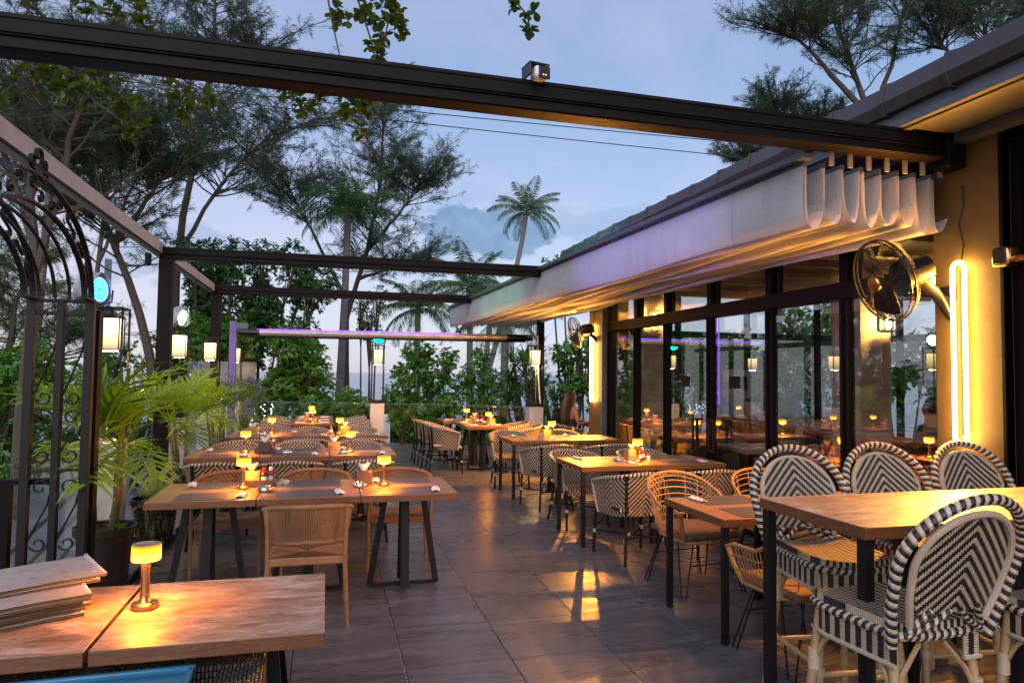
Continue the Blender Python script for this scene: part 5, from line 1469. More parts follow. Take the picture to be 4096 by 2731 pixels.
MB().lathe([(.0001, -.05), (.05, -.05), (.055, .0), (.04, .06), (.0001, .07)], 14, M3=Matrix.Rotation(radians(60), 3, 'X')).build('housing', M['black_gloss'], t_); MB().lathe([(.0001, -.052), (.046, -.052)], 14, M3=Matrix.Rotation(radians(60), 3, 'X')).build('lens', M['led_red'], t_)
MB().tube([(0, 0, .05), (0, 0, .70)], .008, 6).build('drop_rod', M['black_metal'], t_)
t_ = thing('stairs_sign', 'white hanging sign with the letters ST at the right end of the glass', 'sign', (4.62, 4.16, 1.62), radians(-52))
MB().box((0, 0, 0), (.22, .01, .5)).build('board', M['white_gloss'], t_, smooth=False)
o = obj('lettering', text_mesh('ST', .10), t_, (0, -.007, -.06), (pi/2, 0, 0)); o.data.materials.append(M['black_gloss'])

# ------------------------------------------------------------------ wrought iron arch on the left
ga = thing('iron_arch', 'black wrought iron garden arch with scrollwork at the left edge of the terrace', 'arch', (-1.62, 4.93, 0))
GO = Vector((-1.62, 4.93, 0))
def gp(name, mb, m='black_metal', **k):
    for i, p in enumerate(mb.v): mb.v[i] = tuple(Vector(p)-GO)
    return mb.build(name, M[m], ga, smooth=k.get('smooth', False), bevel=k.get('bevel', .003))
XI, XO = -1.45, -1.775
for x in (XI, (XI+XO)/2, XO):
    gp('stile', MB().box((x, 4.93, 1.02), (.050 if x != (XI+XO)/2 else .042, .05, 2.04)))
gp('gate_post', MB().box((XI+.005, 5.06, 1.0), (.045, .09, 1.98)), 'brown_metal')
for z in (2.035, 1.955, .98, .30): gp('cross_rail', MB().box(((XI+XO)/2, 4.93, z), (abs(XO-XI), .035, .022 if z > 1 else .014)))
for y in (3.11,):
    for x in (XI, XO): gp('stile', MB().box((x, y, 1.02), (.05, .05, 2.04)))
    gp('cross_rail', MB().box(((XI+XO)/2, y, 2.035), (abs(XO-XI), .035, .022)))
YC, RY, ZS, RZ = 4.02, .91, 2.04, .56
def ell(x, ry, rz, a0=0, a1=pi, n=36): return [Vector((x, YC+ry*cos(a0+(a1-a0)*i/n), ZS+rz*sin(a0+(a1-a0)*i/n))) for i in range(n+1)]
def flat_curve(pts, w, t, axis):
    """strap: w along axis, t across"""
    mb = MB(); axis = Vector(axis)
    for a, b in zip(pts[:-1], pts[1:]): mb.bar(a, b+(b-a).normalized()*.002, w, t, up=(Vector(b)-Vector(a)).cross(axis))
    return mb
for i, x in enumerate(np.linspace(XI, XO, 5)):
    gp('arch_rib', flat_curve(ell(x, RY-.13, RZ-.15), (.020 if i not in (0, 4) else .034), .012, (1, 0, 0)))
for x in (XI, XO):
    gp('outer_arch', flat_curve(ell(x, RY, RZ), .034, .012, (1, 0, 0)))
    gp('arch_foot', MB().box((x, YC+RY-.07, ZS+.006), (.05, .16, .014)))
def spiral(c, r0, r1, a0, a1, u, v, n=18):
    return [Vector(c)+Vector(u)*(cos(a0+(a1-a0)*k/n)*(r0+(r1-r0)*k/n))+Vector(v)*(sin(a0+(a1-a0)*k/n)*(r0+(r1-r0)*k/n)) for k in range(n+1)]
def s_scroll(p, q, side, r, u, v, wide):
    """an S or C scroll strap between p and q with curls at both ends, lying in plane u,v"""
    p, q = Vector(p), Vector(q); u, v = Vector(u), Vector(v)
    d = (q-p); a = math.atan2(d.dot(v), d.dot(u))
    n1 = spiral(q+ (u*-sin(a)+v*cos(a))*r*side, r, r*.25, a-side*pi/2, a-side*pi/2+side*pi*2.1, u, v)
    n0 = spiral(p+ (u*-sin(a)+v*cos(a))*r*side*(1 if wide else -1), r, r*.25, a+pi-(-side if wide else side)*pi/2, a+pi-(-side if wide else side)*pi/2+(-side if wide else side)*pi*2.1, u, v)
    return n0[::-1]+n1
X3, Y3, Z3 = (1, 0, 0), (0, 1, 0), (0, 0, 1)
for x in (XI, XO):
    for k in range(9):
        a = radians(18+k*18); yc, zc = YC+(RY-.065)*cos(a), ZS+(RZ-.075)*sin(a)
        t_ = Vector((0, -RY*sin(a), RZ*cos(a))).normalized(); c = Vector((x, yc, zc)); sgn = 1 if k % 2 else -1
        pts = s_scroll(c-t_*.05, c+t_*.05, sgn, .032, (0, 1, 0), (0, 0, 1), False)
        gp('arch_scroll', flat_curve(pts, .020, .006, (1, 0, 0)))
    for (dy, dz, r, sg) in ((0, .10, .055, 1), (-.07, .06, .035, -1), (.075, .07, .035, 1), (.09, .01, .03, 1)):
        pts = spiral((x, YC-.0+dy, ZS+RZ+dz), r, r*.25, -pi/2, -pi/2+sg*pi*2.2, (0, 1, 0), (0, 0, 1), 22)
        gp('finial_scroll', flat_curve([Vector((x, YC, ZS+RZ))]+pts, .022, .007, (1, 0, 0)))
for (xa, xb) in ((XI-.03, (XI+XO)/2+.025), ((XI+XO)/2-.025, XO+.03)):
    w = abs(xa-xb); xm = (xa+xb)/2
    for k, (z0, z1) in enumerate(((1.88, 1.40), (1.36, 1.04), (.93, .50), (1.36-.0, 1.03))):
        if k == 3: continue
        yy = 4.93
        c1 = spiral((xm, yy, z0-.055), w*.46, w*.16, pi*.1, pi*.1+pi*1.9, X3, Z3)
        gp('panel_scroll', flat_curve(c1, .022, .008, (0, 1, 0)))
        gp('panel_scroll', flat_curve([Vector((xa, yy, z0-.10)), Vector((xa-.01, yy, z0-.16)), Vector((xb+.02, yy, z1+.10)), Vector((xb, yy, z1+.05))], .022, .008, (0, 1, 0)))
        c2 = spiral((xm, yy, z1+.03), w*.44, w*.16, pi*1.1, pi*1.1+pi*1.9, X3, Z3)
        gp('panel_scroll', flat_curve(c2, .022, .008, (0, 1, 0)))
tag(MB().box((-2.02, 5.0, .44), (.30, .06, .90)).box((-1.9, 5.0, .905), (.55, .08, .03)).build('fence_panel', M['brown_metal'], smooth=False), 'dark solid fence panel beside the iron arch at the left edge', 'fence')
hr = thing('stair_railing', 'pale slanting stair handrails seen through the iron arch', 'railing', (-2.4, 7.5, 0))
for (a, b) in (((6.3, .12), (9.0, .55)), ((6.3, -.12), (9.0, .28)), ((6.3, -.38), (9.0, .02))):
    MB().tube([(0, a[0]-7.5, a[1]), (0, b[0]-7.5, b[1])], .02, 8).build('handrail', M['chrome'], hr)
for y in (6.6, 8.6): MB().tube([(0, y-7.5, -1.6), (0, y-7.5, .15 if y < 7 else .5)], .018, 8).build('rail_post', M['black_metal'], hr)

# ------------------------------------------------------------------ neighbouring roof, tarp, sign board
nb = thing('neighbour_roof', 'low grey corrugated roof of the neighbouring building beyond the arch', 'building', (-9, 24, -1.2))
xs_ = -11+.15*np.arange(117); V, F = [], []
ysr = np.linspace(-14.5, 18, 40)
for j, y in enumerate(ysr):
    for x in xs_: V.append((x, y, .045*(round((x+11)/.15) % 2)+(y+14.5)*.010))
for j in range(39):
    for i in range(116): a = j*117+i; F.append((a, a+1, a+118, a+117))
o = obj('roof', np_mesh('roof', np.array(V), np.array(F), [M['roof_sheet']]), nb)
MB().box((-2.3, 17.5, -1.3), (17.4, .15, 2.6)).box((6.3, 2, -1.3), (.15, 32, 2.4)).box((-2.3, -14.3, -1.3), (17.2, .15, 2.3)).build('wall', M['concrete'], nb, smooth=False)
tag(MB().grid([[(-7+i*.35, 8.3+.15*sin(i*1.3)-j*.45, -.95-j*.62+.05*sin(i*2+j)) for i in range(14)] for j in range(5)], thick=.01).build('blue_tarp', M['blue_tarp']), 'dark blue tarpaulin hanging below the grey roof behind the arch', 'tarpaulin')
sb = thing('sign_board', 'white sign board with blue and orange shapes behind the big palm', 'sign', (-2.05, 16.0, 1.2))
MB().box((-.1, 0, 0), (1.35, .06, 1.2)).build('board', M['grey_metal'], sb, smooth=False); MB().box((-.68, -.034, .0), (.18, .01, 1.2)).build('blue_edge', M['blue_tarp'], sb, smooth=False)
orange = mat('orange_paint', (.55, .16, .03), .5)
MB().box((.05, -.036, .25), (.10, .01, .18)).box((.12, -.036, .12), (.16, .01, .10)).build('orange_mark', orange, sb, smooth=False)
MB().tube([(.42+.22*cos(a), -.036, -.05+.28*sin(a)) for a in np.linspace(-pi/2, pi/2, 14)], .05, 6).box((-.08, -.036, .12), (.12, .01, .12)).build('blue_letter', M['blue_tarp'], sb)
MB().box((-.7, 0, -2.6), (.08, .06, 4.2)).box((.7, 0, -2.6), (.08, .06, 4.2)).build('sign_post', M['black_metal'], sb, smooth=False)

DRY1 = (2.203, 4.605); DRY2 = (1.932, 8.526)
# beach things beyond the rail
sc = thing('scaffold_frame', 'rusty white scaffold frame standing among the shrubs beyond the rail', 'scaffold', (3.02, 20.0, 0))
def fr(a, b, r=.022): return MB().tube([a, b], r, 6)
for x in (-.29, .29): fr((x, 0, -3.6), (x, 0, 1.25)).build('upright', M['rust_pipe'], sc)
for x in (-.19, .19): fr((x, 0, .55), (x, 0, 1.15), .012).build('inner_upright', M['rust_pipe'], sc)
for z in (1.25, 1.15, .55, .1, -.3, -1.2): fr((-.29, 0, z), (.29, 0, z), .016).build('cross_tube', M['rust_pipe'], sc)
for s_ in (-1, 1):
    for z in (1.0, .8): fr((s_*.29, 0, z), (s_*.19, 0, z), .010).build('rung', M['rust_pipe'], sc)
cs = thing('chair_stack', 'tall stack of grey plastic chairs on the ground beyond the rail', 'chair stack', (2.02, 19, -3.6))
for i in range(26): MB().box((0, 0, 0), (.50, .48, .035)).build('stacked_chair', M['grey_metal'], cs, (random.uniform(-.02, .02), 0, .9+i*.115), smooth=False, bevel=.01)
for i in range(4): MB().tube([(-.22+.44*(i % 2), -.2+.4*(i//2), 0), (-.22+.44*(i % 2), -.2+.4*(i//2), 3.8)], .018, 6).build('chair_leg', M['grey_metal'], cs)
tag(MB().lathe([(.02, -3.6), (.02, -.9), (.13, -.75), (.12, -.3), (.06, .02), (.01, .1)], 12, (2.52, 19, 0)).build('folded_umbrella', M['yellow_cloth']), 'folded yellow beach umbrella beyond the rail', 'umbrella')
tag(MB().add([(-.55, 0, -.1), (.05, 0, .35), (.65, .1, .75), (.55, .1, .15), (.1, -.1, -.05), (-.5, 0, -.35)], [(0, 1, 4, 5), (1, 2, 3, 4)]).build('tarp_awning', M['laminate'], loc=(1.9, 19.2, .35)), 'slanted white canvas corner beyond the rail', 'canvas')
tag(MB().box((0, 0, 0), (.20, .1, 1.2)).box((-.12, 0, 0), (.05, .1, 1.35)).build('white_banner', M['white_gloss'], loc=(1.42, 17, -.0), smooth=False), 'narrow white banner beyond the rail beside the mauve pillar', 'banner')
for i, (x, y) in enumerate(((-2.05, 22), (-1.85, 22.1))):
    o = MB(); r_ = random.Random(i)
    for k in range(26): o.lathe([(.0001, 0), (.03, .03), (.0001, .06)], 5, (x+.02*sin(k), y, -.55+k*.068))
    tag(o.build('led_string', M['led_purple']), ['left', 'right'][i]+' hanging string of purple LED lights beyond the rail', 'string lights')
for i, x in enumerate((-1.62, -1.40, -1.22)):
    o = MB(); r_ = random.Random(i)
    for k in range(30): o.lathe([(.0001, 0), (.016, .02), (.0001, .04)], 5, (x+r_.uniform(-.05, .05), 17.2+r_.uniform(-.1, .1), -.7+k*.052))
    tag(o.build('led_string', M['led_white']), ['left', 'middle', 'right'][i]+' string of white lights hanging behind the feathery palm', 'string lights', 'white light strings')
tag(MB().box((-5.8, 21, .5), (.14, .14, 8.2)).build('lamp_pole', M['grey_metal'], smooth=False), 'slim grey street pole among the trees on the left', 'pole')

for (x, y, a, l) in ((DRY1[0], DRY1[1], .6, 'dry brown leaf lying on the floor tiles before the high table'), (DRY2[0], DRY2[1], 1.8, 'small dark dry leaf lying on the floor in the open aisle')):
    P = [[((b_/4-.5)*.035, (k/6-.5)*.075, .004+.012*abs(b_/4-.5)+.010*(k/6-.5)**2) for b_ in range(5)] for k in range(7)]
    for k, row in enumerate(P): P[k] = [(p[0]*sin(pi*(k+.3)/6.6), p[1], p[2]) for p in row]
    o = MB().grid(P, thick=.001).build('dry_leaf', M['cushion'] if x == DRY1[0] else M['bark'], loc=(x, y, .001), rz=a); tag(o, l, 'leaf')

# ------------------------------------------------------------------ people
def skin_mesh(name, verts, edges, mats, sub=2):
    me = bpy.data.meshes.new('tmp'); me.from_pydata([v[:3] for v in verts], edges, [])
    o = bpy.data.objects.new('tmp', me); COL.objects.link(o)
    md = o.modifiers.new('s', 'SKIN'); md.use_smooth_shade = True
    for i, v in enumerate(verts):
        sv = me.skin_vertices[0].data[i]; r = v[3]; sv.radius = r if isinstance(r, tuple) else (r, r)
    me.skin_vertices[0].data[0].use_root = True
    o.modifiers.new('d', 'SUBSURF').levels = sub
    bpy.context.view_layer.update()
    dg = bpy.context.evaluated_depsgraph_get(); ev = bpy.data.meshes.new_from_object(o.evaluated_get(dg)); ev.name = name
    bpy.data.objects.remove(o, do_unlink=True)
    ev.materials.clear(); ev.materials.append(mats)
    ev.polygons.foreach_set('use_smooth', [True]*len(ev.polygons))
    return ev
def person(label, loc, rz, top_mat, skin, hair, hair_kind, sleeve=True):
    """seated figure, front is +y, seat at z .46"""
    t_ = thing('person', label, 'person', loc, rz)
    V = [(0, .0, .53, (.16, .12)), (0, -.02, .68, (.125, .10)), (0, -.01, .86, (.15, .105)), (0, -.02, 1.0, (.13, .085)), (0, -.005, 1.09, .050), (0, .015, 1.17, (.066, .078)), (0, .012, 1.255, (.078, .092)), (0, .0, 1.31, (.055, .065))]
    E_ = [(i, i+1) for i in range(7)]
    def limb(root, pts):
        k = root
        for p in pts: V.append(p); E_.append((k, len(V)-1)); k = len(V)-1
        return k
    for s_ in (-1, 1):
        e = limb(3, [(s_*.155, -.02, 1.0, .052), (s_*.20, -.01, .88, .044), (s_*.215, .03, .76, .037), (s_*.20, .16, .775, .033), (s_*.17, .27, .79, .024), (s_*.165, .32, .79, (.034, .016))])
        for f in range(4): limb(e, [(s_*(.145+.014*f), .37, .79, .0095), (s_*(.145+.014*f), .40+.006*(f in (1, 2)), .783, .0085), (s_*(.147+.014*f), .415, .772, .0075)])
        limb(e-0, [(s_*.140, .335, .785, .0105), (s_*.128, .355, .778, .009)])
        limb(0, [(s_*.09, .03, .53, .095), (s_*.11, .22, .54, .082), (s_*.12, .44, .52, .062), (s_*.12, .45, .30, .052), (s_*.12, .43, .08, .036), (s_*.12, .53, .04, .030)])
    obj('body', skin_mesh('body', V, E_, M[skin]), t_)
    # face and ears
    MB().lathe([(.0001, 0), (.012, .01), (.010, .03), (.0001, .045)], 8, (0, .10, 1.195)).build('nose', M[skin], t_)
    MB().lathe([(.0001, -.004), (.022, 0), (.0001, .006)], 10, (0, .088, 1.165)).build('mouth', M['red'], t_)
    for s_ in (-1, 1):
        MB().lathe([(.0001, -.008), (.011, 0), (.0001, .008)], 8, (s_*.030, .090, 1.235)).build('eye', M['black_gloss'], t_)
        MB().lathe([(.0001, -.02), (.012, 0), (.0001, .022)], 8, (s_*.080, .01, 1.225)).build('ear', M[skin], t_)
    # clothing: a slightly larger torso
    T = [(0, .0, .50, (.175, .135)), (0, -.02, .68, (.138, .112)), (0, -.01, .86, (.162, .118)), (0, -.018, .975 if not sleeve else 1.0, (.125 if not sleeve else .145, .088))]
    TE = [(0, 1), (1, 2), (2, 3)]
    if sleeve:
        for s_ in (-1, 1):
            k = 3
            for p in [(s_*.16, -.02, 1.0, .064), (s_*.205, -.01, .88, .058), (s_*.22, .03, .77, .052), (s_*.205, .14, .775, .047)]: T.append(p); TE.append((k, len(T)-1)); k = len(T)-1
    obj('top', skin_mesh('top', T, TE, M[top_mat]), t_)
    Lg = [(0, 0, .52, (.17, .125))]; LE = []
    for s_ in (-1, 1):
        k = 0
        for p in [(s_*.09, .04, .53, .105), (s_*.11, .22, .54, .092), (s_*.12, .44, .52, .072), (s_*.12, .45, .28, .06)]: Lg.append(p); LE.append((k, len(Lg)-1)); k = len(Lg)-1
    obj('trousers', skin_mesh('trousers', Lg, LE, M['black_cloth']), t_)
    if hair_kind == 'long':
        Hh = [(0, -.012, 1.29, (.088, .088)), (0, -.045, 1.22, (.098, .075)), (0, -.09, 1.08, (.11, .062)), (0, -.115, .94, (.115, .05)), (0, -.12, .82, (.09, .038)), (0, -.115, .73, (.04, .018))]
        obj('hair', skin_mesh('hair', Hh, [(i, i+1) for i in range(5)], M[hair]), t_)
        lk = MB(); rr = random.Random(5)
        for i in range(70):
            a = rr.uniform(-2.0, 2.0)-pi/2; x0, y0 = .085*cos(a), -.02+.085*sin(a)
            end = .70+rr.uniform(0, .14)
            lk.tube([(x0*.5, y0*.5, 1.325), (x0, y0, 1.27), (x0*1.22, y0*1.1-.035, 1.14), (x0*1.35+rr.uniform(-.02, .02), y0*.7-.10, .98), (x0*1.1+rr.uniform(-.03, .03), y0*.5-.115, end)], [.006, .009, .010, .009, .002], 4)
        lk.build('hair_locks', M[hair], t_)
    elif hair_kind == 'curly':
        lk = MB(); rr = random.Random(9)
        for i in range(420):
            v = Vector((rr.gauss(0, 1), rr.gauss(0, 1), rr.gauss(0, 1))).normalized()
            if v.y > .45 and v.z < .3: continue
            p = Vector((0, -.02, 1.27))+Vector((v.x*.12, v.y*.12, v.z*.115)); lk.lathe([(.0001, -.014), (.017, 0), (.0001, .014)], 5, p, M3=v.to_track_quat('Z', 'Y').to_matrix())
        lk.build('curly_hair', M[hair], t_)
    else:
        obj('hair', skin_mesh('hair', [(0, -.02, 1.30, (.08, .085)), (0, -.035, 1.25, (.085, .08)), (0, -.04, 1.18, (.068, .06))], [(0, 1), (1, 2)], M[hair]), t_)
    return t_
person('woman with long brown hair in a black halter top sitting at the far table', (4.17, 11.52, .0), -pi/2+.18, 'black_cloth', 'skin', 'hair', 'long', sleeve=False)
person('person with dark curly hair in a pink blouse seen through the window glass', (5.50, 11.5, .0), pi/2, 'pink_cloth', 'skin', 'hair', 'curly')
person('person in a dark shirt sitting indoors with their back turned', (7.30, 7.05, .0), .1, 'black_cloth', 'skin', 'hair', 'short')
ich((7.30, 7.0, 0), 0, 'dark woven indoor chair under the person in the dark shirt', IG)

# ------------------------------------------------------------------ potted plants
def pot(name, label, loc, r, h, m, ribs=0):
    t_ = thing(name, label, 'pot', loc)
    prof = [(r*.72, 0), (r*.76, .015)]
    for k in range(1, 9):
        f = k/9; rr = r*(.76+.20*f); 
        if ribs: prof += [(rr, h*f-.006), (rr+.008, h*f), (rr, h*f+.006)]
        else: prof.append((rr, h*f))
    prof += [(r*.97, h-.06), (r*1.03, h-.055), (r*1.04, h), (r*.96, h), (r*.93, h-.05)]
    MB().lathe(prof, 36).build('pot_wall', m, t_)
    MB().lathe([(.0001, h-.05), (r*.94, h-.055)], 24).build('soil', M['soil'], t_)
    MB().lathe([(.0001, 0), (r*.86, 0), (r*.92, .03), (r*.90, .032), (r*.84, .01)], 30).build('saucer', m, t_)
    return t_
def streak_pot(t, oc, uv, b):
    w = t.noise(t.mapping(oc, scale=(3, 3, .5)), 8, 5, .7); c = t.ramp(w, [(.52, (.022, .018, .012)), (.60, (.16, .13, .06)), (.66, (.03, .022, .014))])
    return c
M['pot_glaze'] = mat('streaked_black_glaze', rough=.15, colf=streak_pot)
def leaflet_mesh(L, w, curl, m, seg=5, name='leaflet'):
    V, F = [], []
    for i in range(seg+1):
        f = i/seg; ww = w*(sin(pi*min(1, (f*.92+.10)))**.7)*.5 if f < .999 else .0008
        z = -curl*f*f*L; y = L*f*(1-.15*curl*f)
        V += [(-ww, y, z+ww*.35), (0, y, z), (ww, y, z+ww*.35)]
    for i in range(seg):
        a = i*3; F += [(a, a+1, a+4, a+3), (a+1, a+2, a+5, a+4)]
    me = np_mesh(name, np.array(V), np.array(F), [m], smooth=True); return me
def frond_points(L, lift, droop, n=16):
    pts = [Vector((0, 0, 0))]; a = lift
    for i in range(n):
        a -= droop/n*(1+1.0*i/n); pts.append(pts[-1]+Vector((0, cos(a), sin(a)))*(L/n))
    return pts
def potted_palm(loc, label, z0, nf, L, nl, lw, ll, mats, seed, spread=1.0, stems=3, dirs=None):
    rr = random.Random(seed)
    t_ = thing('potted_palm', label, 'palm plant', loc)
    tips = []
    for k in range(stems):
        a = rr.uniform(0, 6.28); q = .05+.03*k
        tip = Vector((cos(a)*q*2.0, sin(a)*q*2.0, z0*rr.uniform(.8, 1.0))); b0 = Vector((cos(a)*q, sin(a)*q, 0))
        mb = MB().tube([b0, b0.lerp(tip, .35)+Vector((.012, 0, 0)), b0.lerp(tip, .7), tip], [.024, .021, .019, .013], 8)
        for z in (.18, .4, .6, .8): mb.lathe([(.020, -.004), (.0255, 0), (.020, .004)], 8, b0.lerp(tip, z))
        mb.build('stem', M['palm_stem'], t_); tips.append(tip)
    for k in range(nf):
        az = (k*2.399+rr.uniform(-.25, .25)) if dirs is None else dirs[k % len(dirs)][0]+rr.uniform(-.08, .08)
        lift = (rr.uniform(.9, 1.5) if k % 4 else rr.uniform(-.1, .45)) if dirs is None else dirs[k % len(dirs)][1]
        Lf = L*rr.uniform(.8, 1.1); base = tips[k % stems]+Vector((0, 0, rr.uniform(-.08, .06)))
        pts = frond_points(Lf, lift, rr.uniform(.35, .95)*spread)
        R = Matrix.Rotation(az, 3, 'Z'); P = [R @ p for p in pts]
        m = mats[0] if rr.random() < .72 else mats[1]
        fo = MB().tube(P, [.007*(1-.75*i/len(P)) for i in range(len(P))], 5).build('frond', m, t_, base)
        lms = [leaflet_mesh(ll*q, lw*q2, c, m) for q, q2, c in ((1, 1, .12), (.9, .9, .35), (1.0, .85, .6))]
        for i in range(nl):
            f = .18+.80*i/(nl-1); kk = f*(len(P)-1); j = min(int(kk), len(P)-2); p = P[j].lerp(P[j+1], kk-j); tg = (P[j+1]-P[j]).normalized()
            side = tg.cross(Vector((0, 0, 1))).normalized() if abs(tg.z) < .98 else R @ Vector((1, 0, 0)); up = side.cross(tg)
            sc_ = (.55+.45*sin(pi*min(1, f*.9+.12)))*rr.uniform(.88, 1.08)
            for s_ in (-1, 1):
                fw_ = .55+.75*f
                d = (side*s_*1.0+tg*fw_+up*rr.uniform(.25, .7)).normalized()
                zx = up.cross(d); 
                X_ = d.cross(up).normalized(); Z_ = X_.cross(d)
                mx = Matrix((X_, d, Z_)).transposed().to_4x4()
                o = bpy.data.objects.new('leaflet', rr.choice(lms)); COL.objects.link(o); o.parent = fo
                o.matrix_local = Matrix.Translation(p) @ mx @ Matrix.Diagonal((sc_, sc_, sc_, 1))
    return t_
M['palm_stem'] = mat('green_brown_palm_stem', (.14, .11, .035), .5, bump=(30, .3))
pot('plant_pot', 'large dark brown plastic pot holding the nearest palm', (-1.52, 5.68, .06), .20, .42, M['pot_dark'])
potted_palm((-1.52, 5.68, .42), 'big bright yellow green potted palm beside the iron arch', .66, 17, .72, 11, .042, .36, (M['pot_palm'], M['pot_palm_dark']), 21, 1.0, 3)
# droopy old leaves of the near palm
pot('plant_pot', 'glazed black pot with golden streaks holding the striped plant', (-1.50, 7.12, .06), .205, .37, M['pot_glaze'], ribs=1)
t_ = thing('striped_plant', 'cream and green striped leafy plant in the glazed pot', 'plant', (-1.50, 7.12, .38))
rr = random.Random(4)
for k in range(17):
    L = rr.uniform(.34, .62) if k < 9 else rr.uniform(.2, .32); me = leaflet_mesh(L, .075 if k < 9 else .055, rr.choice((.05, .25, .7)), M['dracaena'], seg=8, name='leaf')
    o = obj('leaf', me, t_, (rr.uniform(-.03, .03), rr.uniform(-.03, .03), .02)); o.rotation_euler = (rr.uniform(.5, 1.35) if k < 9 else rr.uniform(.35, .9), 0, k*2.399+rr.uniform(-.3, .3))
pot('plant_pot', 'dark pot of the second palm half hidden behind the tables', (-1.62, 9.0, .06), .20, .36, M['pot_dark'])
potted_palm((-1.62, 9.0, .40), 'second potted palm standing by the first awning post', .66, 15, .66, 11, .044, .34, (M['pot_palm'], M['pot_palm_dark']), 33, 1.0, 3)
pot('plant_pot', 'dark pot of the palm by the second awning post', (-1.60, 11.4, .06), .20, .36, M['pot_dark'])
potted_palm((-1.60, 11.4, .40), 'third potted palm beside the second awning post', .64, 14, .64, 10, .042, .32, (M['pot_palm'], M['pot_palm_dark']), 37, 1.0, 3)
pot('plant_pot', 'dark pot of the feathery palm in the far left corner', (-1.35, 13.9, .0), .22, .36, M['pot_dark'])
potted_palm((-1.35, 13.9, .36), 'feathery fine leaved potted palm in the far left corner', .45, 16, 1.0, 13, .022, .26, (M['pot_palm_dark'], M['pot_palm']), 41, 1.2, 4)
t_ = thing('green_sprig', 'single striped green leaf plant behind the farthest window side pair', 'plant', (3.62, 9.85, 0))
MB().lathe([(.10, 0), (.13, .25), (.14, .42), (.12, .42), (.11, .38)], 20).build('pot_wall', M['pot_dark'], t_)
for k, (a, tilt) in enumerate(((2.6, .9), (1.3, 1.1), (.2, 1.2), (3.9, 1.0), (5.1, 1.1))):
    o = obj('leaf', leaflet_mesh(.55 if k else .62, .085, .12, M['dracaena'], 8, 'leaf'), t_, (0, 0, .36)); o.rotation_euler = (tilt, 0, a-pi/2)
bushg = MB()
rr = random.Random(8)
t_ = tag(obj('pot_seedlings', None, None, (-1.52, 5.68, .44)), 'small round leaved seedlings on the soil of the nearest pot', 'seedling')
for k in range(14):
    a = rr.uniform(0, 6.28); q = rr.uniform(.05, .17); o = obj('leaf', leaflet_mesh(.05, .05, .2, M['broadleaf'], 3, 'leaf'), t_, (cos(a)*q, sin(a)*q, .02)); o.rotation_euler = (rr.uniform(.2, 1), 0, a)

